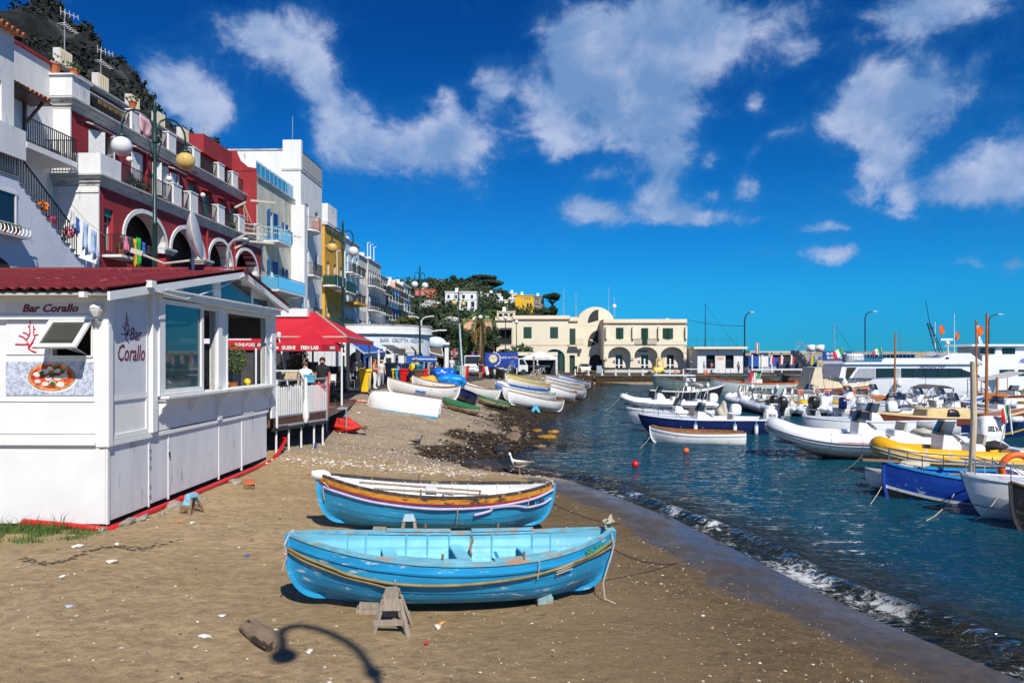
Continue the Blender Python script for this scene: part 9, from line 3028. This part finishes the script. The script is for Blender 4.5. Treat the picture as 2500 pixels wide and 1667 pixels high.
def body_mesh(key,pose):
 if key in BONES:
  return BONES[key]
 J=skeleton(pose)
 names=list(J)
 vs=[J[k]for k in names]
 rad=[RAD[k if k in RAD else k[:-1]]for k in names]
 ed=[(names.index(a),names.index(b_))for a,b_ in EDG]
 for q,s in(('l',-1),('r',1)):
  d=(J['ha'+q]-J['wr'+q]).normalized()
  sd=d.cross(Vector((0,1,0)))
  sd=sd.normalized()if sd.length>.1 else Vector((0,0,1))
  nrm=sd.cross(d)
  h=names.index('ha'+q)
  fwd=Vector((0,-1,0))-d*(-d.y)
  fwd=fwd.normalized()
  side=d.cross(fwd)
  for k,L in enumerate((.072,.082,.076,.06)):
   b0=J['ha'+q]+fwd*(.022-.015*k)
   vs+=[b0+d*.03,b0+d*(.03+L*.5)-side*s*.006,b0+d*(.03+L*.9)-side*s*.022]
   i0=len(vs)-3
   ed+=[(h,i0),(i0,i0+1),(i0+1,i0+2)]
   rad+=[(.010,.010),(.009,.009),(.008,.008)]
  b0=J['wr'+q].lerp(J['ha'+q],.6)+fwd*.03
  vs+=[b0+d*.02+fwd*.015,b0+d*.06+fwd*.02]
  i0=len(vs)-2
  ed+=[(h,i0),(i0,i0+1)]
  rad+=[(.011,.011),(.009,.009)]
 me=bpy.data.meshes.new('person_body')
 me.from_pydata([tuple(v)for v in vs],ed,[])
 ob=bpy.data.objects.new('tmp_body',me)
 col.objects.link(ob)
 sk=ob.modifiers.new('skin','SKIN')
 sk.use_smooth_shade=True
 for i,r in enumerate(rad):
  me.skin_vertices[0].data[i].radius=r
 me.skin_vertices[0].data[0].use_root=True
 ob.modifiers.new('sub','SUBSURF').levels=1
 dg=bpy.context.evaluated_depsgraph_get()
 m2=bpy.data.meshes.new_from_object(ob.evaluated_get(dg))
 bpy.data.objects.remove(ob)
 segs=[('head','neck','jaw'),('head','jaw','head'),('torso','pelvis','spine'),('torso','spine','chest'),('torso','chest','neck')]
 for q in 'lr':
  segs+=[('torso','chest','sh'+q),('uarm','sh'+q,'el'+q),('farm','el'+q,'wr'+q),('hand','wr'+q,'ha'+q),('hip','pelvis','hip'+q),('thigh','hip'+q,'kn'+q),('shin','kn'+q,'an'+q),('foot','an'+q,'toe'+q)]
 reg=[]
 for f in m2.polygons:
  c=f.center
  best=None
  for nm,a,b_ in segs:
   A_,B_=J[a],J[b_]
   d=B_-A_
   tt=min(1,max(0,(c-A_).dot(d)/max(1e-9,d.length_squared)))
   ds=(c-(A_+d*tt)).length
   if nm=='torso':
    ds*=.62
   if nm=='hip':
    ds*=.8
   if best is None or ds<best[0]:
    best=(ds,nm,tt)
  reg.append((best[1],best[2]))
 BONES[key]=(m2,reg,J)
 return BONES[key]
SK=[mat('skin_tan',(.46,.24,.14),.6,.08,6),mat('skin_light',(.58,.34,.23),.6,.08,6),mat('skin_brown',(.30,.14,.08),.6,.08,6)]
HAIR={'dark':mat('dark_hair',(.02,.014,.01),.6,.2,20),'brown':mat('brown_hair',(.13,.06,.025),.6,.2,20),'blond':mat('blond_hair',(.42,.26,.09),.6,.2,20),'grey':mat('grey_hair',(.35,.34,.33),.7,.1,20)}
PAL={}
def cm(c):
 if isinstance(c,bpy.types.Material):
  return c
 if c not in PAL:
  PAL[c]=mat('cloth_%d'%len(PAL),c,.85,.12,6)
 return PAL[c]
POSES={'stand':{},'walk':{'knl':(-.095,-.16,.52),'anl':(-.095,-.10,.10),'toel':(-.11,-.26,.06),'knr':(.095,.02,.50),'anr':(.095,.22,.12),'toer':(.11,.08,.04),'ell':(-.24,.10,1.15),'wrl':(-.25,.06,.92),'hal':(-.25,.05,.85),'elr':(.24,-.05,1.14),'wrr':(.24,-.20,.97),'har':(.24,-.24,.91)},'hold':{'ell':(-.25,.0,1.14),'wrl':(-.12,-.22,1.12),'hal':(-.06,-.26,1.14),'elr':(.25,.0,1.14),'wrr':(.12,-.22,1.14),'har':(.06,-.26,1.16)},'raise':{'elr':(.30,-.06,1.55),'wrr':(.22,-.16,1.78),'har':(.18,-.18,1.85),'jaw':(0,.0,1.575),'head':(0,.04,1.65),'nose':(0,-.07,1.67)},'bend':{'chest':(0,-.22,1.26),'spine':(0,-.08,1.10),'neck':(0,-.32,1.36),'jaw':(0,-.39,1.41),'head':(0,-.45,1.47),'nose':(0,-.50,1.40),'shl':(-.185,-.26,1.30),'shr':(.185,-.26,1.30),'ell':(-.22,-.34,1.04),'elr':(.22,-.34,1.04),'wrl':(-.12,-.52,.98),'wrr':(.12,-.52,.98),'hal':(-.08,-.57,1.0),'har':(.08,-.57,1.0),'pelvis':(0,.04,.94)},'sit':{'pelvis':(0,.02,.52),'spine':(0,.06,.72),'chest':(0,.05,.92),'neck':(0,.04,1.07),'jaw':(0,.015,1.155),'head':(0,.02,1.24),'nose':(0,-.07,1.205),'shl':(-.185,.04,.99),'shr':(.185,.04,.99),'ell':(-.24,-.02,.74),'elr':(.24,-.02,.74),'wrl':(-.16,-.24,.68),'wrr':(.16,-.24,.68),'hal':(-.13,-.31,.69),'har':(.13,-.31,.69),'hipl':(-.09,-.02,.49),'hipr':(.09,-.02,.49),'knl':(-.12,-.42,.48),'knr':(.12,-.42,.48),'anl':(-.12,-.40,.08),'anr':(.12,-.40,.08),'toel':(-.13,-.56,.035),'toer':(.13,-.56,.035)},'hip':{'elr':(.36,.05,1.16),'wrr':(.20,-.03,1.0),'har':(.16,-.05,1.0),'knl':(-.11,-.06,.50)},}
def person(label,loc,rz,pose='stand',h=1.72,shirt=(.7,.7,.7),pants=(.05,.05,.08),skin=0,hair='dark',legs='long',shoe=(.04,.04,.04),sleeve='short',hat=None,pack=None,long_hair=False,bag=None,glasses=False,dress=False):
 t=thing('person',label,'person',loc,rz,'people on the waterfront')
 t.scale=(h/1.74,)*3
 me,reg,J=body_mesh(pose,POSES[pose])
 m2=me.copy()
 m2.name='body'
 m2.materials.clear()
 for m_ in(SK[skin],cm(shirt),cm(pants),cm(shoe)):
  m2.materials.append(m_)
 idx=[]
 for nm,tt in reg:
  k=0
  if nm=='torso':
   k=1
  elif nm=='uarm':
   k=1 if(sleeve=='long' or(sleeve=='short' and tt<.6))else 0
  elif nm=='farm':
   k=1 if sleeve=='long' else 0
  elif nm=='hip':
   k=1 if dress else 2
  elif nm=='thigh':
   k=1 if dress else(2 if(legs=='long' or tt<.85)else 0)
  elif nm=='shin':
   k=2 if(legs=='long' and not dress)else 0
  elif nm=='foot':
   k=3
  idx.append(k)
 m2.polygons.foreach_set('material_index',idx)
 inst('body',m2,t)
 hd=(J['head']+J['jaw'])/2
 tilt=(J['head']-J['jaw'])
 mb=MB()
 mb.ball((hd.x,hd.y+.022,hd.z+.035),.113,12,8,.92,1.0,1.0)
 if long_hair:
  mb.ball((hd.x,hd.y+.07,hd.z-.09),.10,10,7,1,.7,1.6)
 mb.v=[v if not(v[1]<hd.y-.045 and v[2]<hd.z+.07)else(v[0]*.9,hd.y-.03,v[2])for v in mb.v]
 inst('hair',mb.mesh('hair',HAIR[hair],True),t)
 if glasses:
  mb=MB()
  for s in(-1,1):
   mb.cbox((hd.x+s*.036,hd.y-.098,hd.z+.025),(.052,.012,.034))
  mb.build('sunglasses',black,t)
 if hat:
  mb=MB();c=(hd.x,hd.y,hd.z+.085)
  mb.lathe([(.17 if hat[1]else .10,.0),(.17 if hat[1]else .112,.012),(.112,.02),(.105,.075),(.06,.11),(.001,.115)],14,c)
  if not hat[1]:
   mb.cbox((c[0],c[1]-.13,c[2]+.005),(.15,.12,.012))
  mb.build('hat',cm(hat[0]),t,True)
 if pack:
  mb=MB();ch=J['chest']
  rblock(mb,[(-.30,.15,.08,.06,0),(-.1,.17,.11,.07,0),(.10,.15,.10,.07,0),(.17,.08,.05,.04,0)],(ch.x,ch.y+.21,ch.z))
  mb.build('backpack',cm(pack),t,50)
 if bag:
  mb=MB();mb.rock((.22,-.02,.98),.13,1,.6,1.1,5,2);mb.build('bag',cm(bag),t,True)
 return t
def stand_at(u,v_feet=None,Y=None,z=None):
 if v_feet:
  p=gp(u,v_feet);return(p.x,p.y,p.z)
 p=at(u,900,Y)
 return(p.x,Y,z if z is not None else height(p.x,Y))
person('woman in white off shoulder top and sunglasses behind the fence',stand_at(745,None,26.5,DZ),.15,'hip',1.72,(.72,.72,.74),(.70,.70,.72),1,'brown','short',sleeve='none',long_hair=True,glasses=True)
person('smiling man in black t-shirt beside the woman in white',stand_at(787,None,26.8,DZ),.1,'stand',1.88,(.012,.012,.014),(.30,.30,.27),0,'dark','short')
person('person half hidden by the lamp post carrying a red bag',stand_at(826,947),.3,'walk',1.75,(.04,.025,.025),(.03,.025,.025),0,'dark','short',bag=(.55,.01,.01),shoe=(.03,.05,.12))
person('grey haired man in white shirt sitting behind the waiter',stand_at(867,None,45.5,1.98),2.2,'stand',1.72,(.66,.66,.68),(.1,.1,.12),1,'brown')
person('waiter in black t-shirt and sunglasses holding a tray',stand_at(880,None,43.5,1.98),.2,'hold',1.75,(.02,.03,.022),(.02,.02,.022),0,'dark',glasses=True)
person('woman in orange top and white trousers behind the yellow bin',stand_at(915,950),1.4,'hold',1.72,(.60,.16,.03),(.70,.72,.76),1,'brown','long',(.7,.7,.7),'none',long_hair=True)
person('woman with a straw hat behind the orange top',stand_at(932,None,47,1.98),.6,'stand',1.6,(.62,.55,.5),(.3,.3,.35),1,'brown',hat=((.50,.33,.16),True))
person('man in white shirt raising his arm, blue backpack and patterned shorts',stand_at(950,934),2.9,'raise',1.78,(.62,.66,.62),(.06,.16,.36),0,'dark','short',(.6,.5,.3),pack=(.02,.28,.55))
person('woman in black tank top and beige shorts leaning forward',stand_at(969,932),-1.2,'bend',1.66,(.03,.03,.035),(.50,.37,.25),0,'brown','short',sleeve='none')
person('person with red headscarf by the stalls',stand_at(1033,914),2.0,'stand',1.7,(.50,.05,.03),(.03,.03,.04),0,'dark',hat=((.60,.05,.03),False))
person('woman in white hat and pale top by the stalls',stand_at(1046,912),.4,'walk',1.66,(.55,.45,.5),(.5,.5,.55),1,'brown','short',hat=((.7,.7,.7),True))
person('man in white shirt seen from behind near the red bin',stand_at(1060,925),PI,'stand',1.76,(.62,.64,.70),(.42,.36,.26),0,'dark','short')
person('man in yellow shirt walking among the stalls',stand_at(1067,911),2.6,'walk',1.72,(.62,.34,.03),(.45,.3,.1),0,'dark','short')
person('woman in pale pink and white walking up the street',stand_at(1079,908),PI,'walk',1.66,(.62,.42,.42),(.65,.65,.65),1,'brown','short')
person('man in pale blue shirt and khaki shorts walking away alone',stand_at(1103,923),PI-.1,'walk',1.78,(.55,.58,.66),(.36,.33,.24),1,'blond','short')
p=at(1108,876,112);person('woman in magenta dress far up the street',(p.x,112,p.z),PI,'stand',1.7,(.60,.01,.16),(.6,.01,.16),0,'dark',dress=True,legs='short')
person('man in black with a dark backpack looking at his phone',stand_at(1173,926),.9,'hold',1.78,(.02,.018,.02),(.03,.03,.03),0,'brown','short',pack=(.02,.02,.022),hat=((.25,.06,.03),False))
person('man in blue t-shirt and red cap by the truck cab',stand_at(1251,921),.8,'stand',1.76,(.02,.12,.40),(.02,.03,.08),0,'dark',hat=((.5,.04,.02),False))
for i,(u,Y,sh,lab,ht)in enumerate(((1275,92,(.02,.02,.02),'dark dressed person in the shade of the market stall',None),(1305,90,(.03,.03,.04),'person in dark shirt behind the market counter',None),(1312,91,(.66,.66,.68),'person in white shirt and white cap behind the market counter',((.7,.7,.7),False)),(1687,106,(.05,.04,.05),'dark dressed person at the corner of the ticket office',((.7,.7,.7),False)),(1719,107,(.6,.6,.62),'person in white with dark bag at the ticket office door',None),(1803,107,(.65,.4,.4),'person in red striped shirt and turquoise cap by the ticket office',((.02,.4,.45),False)),(1737,108,(.6,.2,.15),'person in red shirt sitting before the ticket office',None))):
 p=at(u,905,Y);person(lab,(p.x,Y,height(p.x,Y,False)),.4*i,'stand' if i%2 else 'hold',1.74,sh,(.05,.05,.07),i%3,'dark','short' if i%2 else 'long',hat=ht)
p=at(1606,905,104);person('driver in white shirt at the yellow forklift',(p.x,104,1.75),PI/2,'sit',1.74,(.25,.3,.4),(.03,.04,.08),2,'dark')
p=at(1424,922,98.2);person('dark dressed cyclist leaning on the handlebars at the quay',(p.x,98.2,.36),PI/2,'bend',1.74,(.02,.02,.022),(.02,.02,.022),1,'dark','short')
for u,Y,rz,ps,h,sh,pa,sk,hr,lg,ht,lab in((857,46.5,.8,'sit',1.7,(.55,.2,.2),(.1,.1,.15),1,'brown','short',None,'seated guest in dusty red shirt by the steel table'),(897,50.0,1.9,'stand',1.74,(.05,.10,.25),(.05,.05,.06),0,'dark','long',None,'man in dark blue shirt in front of the kiosk doorway'),(925,49.0,-.6,'stand',1.66,(.62,.58,.5),(.45,.35,.3),1,'blond','short',None,'fair haired woman in cream top beside the dark doorway'),(1001,55.0,2.4,'walk',1.75,(.5,.52,.55),(.08,.1,.2),0,'dark','short',None,'man in grey shirt walking behind the yellow sacks'),(1016,58.0,.2,'stand',1.7,(.04,.04,.05),(.3,.28,.25),0,'brown','long',((.5,.4,.25),True),'person in dark top and wide hat under the blue awning'),(1040,62.0,-.9,'walk',1.72,(.25,.35,.55),(.5,.48,.45),1,'dark','short',None,'person in light blue shirt farther along the stalls'),(1054,66.0,1.2,'stand',1.72,(.6,.6,.6),(.12,.12,.14),2,'dark','long',None,'person in white top in the shade beyond the stalls'),(1088,90.0,.4,'walk',1.74,(.5,.1,.1),(.2,.2,.25),0,'dark','long',None,'person in red top at the foot of the climbing street')):
 person(lab,stand_at(u,None,Y),rz,ps,h,sh,pa,sk,hr,lg,hat=ht)
q=kworld(-1.6,6.0,1.3);person('person with straw hat and blue striped shirt inside the kiosk',(q.x,q.y,q.z),2.4,'stand',1.72,(.12,.18,.32),(.05,.05,.08),0,'brown',hat=((.55,.36,.16),True))
q=kworld(-1.5,6.9,1.3);person('man in black shirt with yellow strap inside the kiosk',(q.x,q.y,q.z),PI,'stand',1.74,(.015,.015,.017),(.02,.02,.025),0,'dark')
q=kworld(-2.2,7.9,1.3);person('waiter in white apron at the far end of the kiosk',(q.x,q.y,q.z),.5,'hold',1.72,(.03,.03,.03),(.55,.55,.55),1,'dark')
# birds
def bird(label,loc,rz,s,body_m,wing_m,leg_m,beak_m,long_legs=True):
 t=thing('gull' if long_legs else 'pigeon',label,'bird',loc,rz)
 t.scale=(s,s,s)
 zb_=.17 if long_legs else .09
 mb=MB()
 st=[(-.26,.10,.006),(-.20,.09,.03),(-.10,.07,.062),(.0,.06,.078),(.09,.075,.07),(.15,.12,.05),(.175,.19,.036),(.185,.235,.040),(.205,.26,.036),(.235,.25,.016)]
 rows=[[(x,w*math.cos(a_),zb_+z+w*1.05*math.sin(a_))for a_ in[2*PI*k/12 for k in range(12)]]for x,z,w in st]
 mb.grid(rows,True);mb.add(rows[0],[tuple(range(12))]);mb.add(rows[-1],[tuple(range(11,-1,-1))])
 fixn(mb.build('body',body_m,t,True))
 for sg in(-1,1):
  mb=MB()
  rows=[[(.10,sg*.070,zb_+.12),(.09,sg*.078,zb_+.06)],[(0,sg*.084,zb_+.12),(-.02,sg*.080,zb_+.045)],[(-.14,sg*.062,zb_+.125),(-.14,sg*.055,zb_+.07)],[(-.32,sg*.018,zb_+.12),(-.30,sg*.018,zb_+.10)]]
  mb.grid(rows);o=mb.build('wing',wing_m,t,True);md=o.modifiers.new('thick','SOLIDIFY');md.thickness=.012
  mb=MB();mb.tube([(.0,sg*.03,zb_+.02),(-.01,sg*.03,zb_*.55),(.0,sg*.03,0),(.05,sg*.03,.004)],.006,5);mb.build('leg',leg_m,t)
  mb=MB();mb.ball((.215,sg*.031,zb_+.265),.006,6,4);mb.build('eye',black,t)
 mb=MB();mb.tube([(.232,0,zb_+.25),(.27,0,zb_+.246),(.29,0,zb_+.235)],[.012,.008,.003],6);mb.build('beak',beak_m,t)
p=gp(1268,1160);bird('young white and brown speckled gull standing at the water line',(p.x,p.y,p.z),PI-.3,1.55,mat('gull_white',(.68,.66,.63),.7,.08,12),mat('gull_brown',(.22,.17,.13),.8,.4,40,island=.2),mat('pinkish_leg',(.4,.28,.24),.6),mat('dark_beak',(.08,.06,.05),.5))
p=gp(1018,1087);bird('dark grey pigeon walking on the shingle',(p.x,p.y,p.z),.5,1.0,mat('pigeon_grey',(.05,.055,.065),.6,.2,12),mat('pigeon_wing',(.07,.075,.085),.6,.2,12),mat('pinkish_leg',(.4,.28,.24)),black,False)
# pebbles, shells, weed and litter
def scatter(name,label,n_,region,sizes,mats_,seed,flat=.55,kind='stuff'):
 rr=random.Random(seed)
 base=[(1,0,0),(.3,.95,0),(-.8,.6,0),(-.8,-.6,0),(.3,-.95,0),(0,0,1),(0,0,-1)]
 faces=[(0,1,5),(1,2,5),(2,3,5),(3,4,5),(4,0,5),(1,0,6),(2,1,6),(3,2,6),(4,3,6),(0,4,6)]
 mb=MB()
 k=0
 while k<n_:
  q=region(rr)
  if q is None:
   continue
  X,Y=q
  z=height(X,Y)
  s=sizes[0]+(sizes[1]-sizes[0])*rr.random()**3
  a_=rr.uniform(0,6.28);ca,sa=math.cos(a_),math.sin(a_)
  sx,sy,sz=s*rr.uniform(.7,1.3),s*rr.uniform(.5,1),s*flat*rr.uniform(.6,1.2)
  mb.cur=rr.randrange(len(mats_))
  mb.add([(X+(x*sx*ca-y*sy*sa)*rr.uniform(.8,1.2),Y+(x*sx*sa+y*sy*ca)*rr.uniform(.8,1.2),z+sz*(w*.9+.35))for x,y,w in base],faces)
  k+=1
 o=mb.build(name,mats_,None)
 return tag(o,label,None,None,kind)
peb=[mat('pebble_white',(.60,.56,.48),.7,.15,20,island=.4),mat('pebble_grey',(.34,.295,.24),.8,.2,20,island=.5),mat('pebble_tan',(.54,.41,.27),.8,.2,20,island=.4),mat('pebble_dark',(.05,.042,.035),.8,.2,20,island=.4)]
def r_sand(rr):
 Y=6.5+15*rr.random()**1.6
 X=rr.uniform(-.72*Y,shore_x(Y)-1.6)
 if X<-7.5 and Y>13.7:
  return None
 if mnoise.noise((X*.35,Y*.35,3))<rr.uniform(-.6,.25):
  return None
 return X,Y
scatter('shell_bits','white shells and small pebbles scattered over the sand',2000,r_sand,(.006,.032),[peb[0],peb[0],peb[2],peb[1],peb[3]],5)
def r_dark(rr):
 Y=6.5+9*rr.random()
 X=rr.uniform(-1.5,shore_x(Y)-1.2)
 return X,Y
scatter('sand_grit','coarse dark and tan grit on the damp sand',4200,r_dark,(.004,.016),[peb[3],peb[2],peb[2],peb[1]],6)
def r_shingle(rr):
 Y=22.8+20*rr.random()**1.5
 X=rr.uniform(-7.2,shore_x(Y)-.4)
 return X,Y
scatter('shingle','loose grey and tan shingle stones',5200,r_shingle,(.010,.055),[peb[1],peb[2],peb[2],peb[1],peb[2],peb[0]],7)
def r_bank(rr):
 Y=22.3+rr.gauss(0,.35)
 return rr.uniform(-7.2,-.8),Y+.05*mnoise.noise((rr.random(),0,0))
scatter('stone_bank','band of rounded stones where the sand meets the shingle',1500,r_bank,(.015,.08),[peb[1],peb[2],peb[2],peb[1],peb[0]],8)
weed_m=[mat('brown_seaweed',(.035,.022,.008),.6,.4,8,island=.5),mat('golden_seaweed',(.30,.15,.012),.6,.3,8,island=.4),mat('wet_rock',(.028,.022,.018),.35,.3,6,island=.4)]
def r_weed(rr):
 Y=23.5+24*rr.random()**1.3
 return shore_x(Y)+rr.gauss(-.5,1.0),Y
o=scatter('seaweed','dark brown seaweed and wet stones along the shore',2600,r_weed,(.03,.16),[weed_m[0],weed_m[2],weed_m[0],weed_m[2]],9,.5)
for i,(u,v,r,m_,lab)in enumerate(((1185,1140,.42,'wet_rock','large wet brown rock just behind the gull'),(1225,1098,.34,'wet_rock','rounded brown rock at the edge of the weed'),(1252,1068,.42,'rock','tan rock in the weedy shallows'),(1222,1105,.36,'wet_rock','dark rock between gull and shingle'),(1333,1068,.30,'weed','rock topped with golden weed standing in the water'),(1353,1055,.22,'weed','small golden weed clump in the water'),(1310,1052,.26,'weed','low golden weed clump nearest the boats'),(1255,1050,.35,'rock','flat tan rock beside the lowest boat'),(1150,1140,.30,'wet_rock','dark flat rock at the end of the shingle'),(1318,1090,.2,'rock','small red brown rock in the shallows'),(1370,1088,.2,'wet_rock','tiny dark rock farthest out in the water'))):
 p=gp(u,v)if u<1300 else on(u,v)
 mb=MB();mb.rock((0,0,0),r,1.5,1,.6,70+i,2)
 mm={'wet_rock':weed_m[2],'rock':mat('shore_rock',(.20,.13,.085),.7,.3,4,.02,10),'weed':weed_m[1]}[m_]
 o=mb.build('shore_rock',mm,None,50,(p.x,p.y,p.z-.02),(0,0,i*.7))
 tag(o,lab,'rock','rocks on the shore')
rr=random.Random(4)
mb=MB()
for k in range(5200):
 u_=rr.random()
 X=-9.9+2.35*u_+rr.gauss(0,.10)
 Y=13.62-1.25*rr.random()**1.25*(1.15-.45*u_)
 if mnoise.noise((X*2.2,Y*2.2,1))<-.12+.25*rr.random()-.5*(13.6-Y<.4):
  continue
 z=height(X,Y)
 hgt=rr.uniform(.05,.15)*(1.0 if rr.random()<.9 else 2.4)*(.45 if u_>.75 else 1)
 a_=rr.uniform(0,6.28);ln=rr.uniform(.1,.6)*hgt
 w=.006
 p0=Vector((X,Y,z-.01));p1=p0+Vector((math.cos(a_)*ln*.4,math.sin(a_)*ln*.4,hgt*.65));p2=p0+Vector((math.cos(a_)*ln*1.2,math.sin(a_)*ln*1.2,hgt))
 sd=Vector((-math.sin(a_+1),math.cos(a_+1),0))*w
 mb.add([p0-sd,p0+sd,p1+sd*.7,p1-sd*.7,p2],[(0,1,2,3),(3,2,4)])
tag(mb.build('grass',mat('beach_grass',(.07,.13,.022),.7,.35,2,island=.5)),'tuft of green grass growing at the foot of the kiosk',None,None,'stuff')
lit=[(1000+35,1265,(.7,.69,.66),.07,'crumpled white scrap of paper near the trestle'),(440,1275,(.62,.25,.08),.08,'orange and white food wrapper near the trestle'),(470,1278,(.72,.72,.7),.06,'small white wad of paper beside the wrapper'),(190,1337,(.72,.71,.68),.09,'flat white paper scrap below the grass'),(285,1329,(.74,.72,.7),.05,'white shell shaped scrap below the kiosk corner'),(275,1373,(.70,.66,.58),.09,'long pale torn paper lying on the sand'),(152,1409,(.72,.72,.7),.05,'white oval shell on the left sand'),(168,1483,(.45,.5,.65),.05,'pale blue crumpled plastic on the left sand'),(604,1357,(.05,.12,.55),.05,'small blue bottle cap between kiosk and boats'),(1067,1530,(.68,.62,.52),.07,'pale fish bone like scrap right of the tall trestle'),(1078,1522,(.6,.28,.06),.05,'orange peel scrap right of the tall trestle'),(1041,1570,(.62,.04,.03),.05,'tiny red scrap at the bottom of the sand'),(498,1555,(.72,.70,.64),.07,'white oval stone on the near sand'),(478,1580,(.62,.45,.22),.04,'yellow stone on the near sand'),(770,1091,(.02,.04,.25),.12,'small dark blue can standing on the shingle'),(752,1158,(.6,.04,.03),.05,'red scrap on the sand above the second blue boat'),(790,1150,(.7,.68,.64),.08,'white plastic scrap at the stone band'),(540,1506,(.6,.65,.7),.05,'white bottle cap left of the driftwood'),(755,1593,(.7,.68,.62),.06,'white fragment beside the lamp shadow'),(875,1012,(.72,.72,.7),.12,'white bag lying below the upturned boat')]
for i,(u,v,c,s,lab)in enumerate(lit):
 p=gp(u,v)
 mb=MB()
 if 'can' in lab.split():
  mb.lathe([(.04,0),(.045,.01),(.045,.15),(.035,.165)],10)
 else:
  mb.rock((0,0,s*.25),s,1.2,.7,.35,200+i,1)
 o=mb.build('litter',cm(c),None,False,p,(0,0,i*1.3))
 tag(o,lab,'litter','litter on the beach')
mb=MB()
for k in range(170):
 f=(k+R.random())/170
 p=gp(60+350*f,1360-40*smooth(.35,1,f)+14*math.sin(f*9))
 mb.rock((p.x+R.gauss(0,.04),p.y+R.gauss(0,.05+.1*smooth(.6,1,f)),p.z),R.uniform(.012,.035),1.8,1,.2,300+k,1)
tag(mb.build('weed_line',mat('dry_dark_weed',(.05,.038,.024),.9,.3,8)),'thin dark line of dried weed curving over the sand',None,None,'stuff')
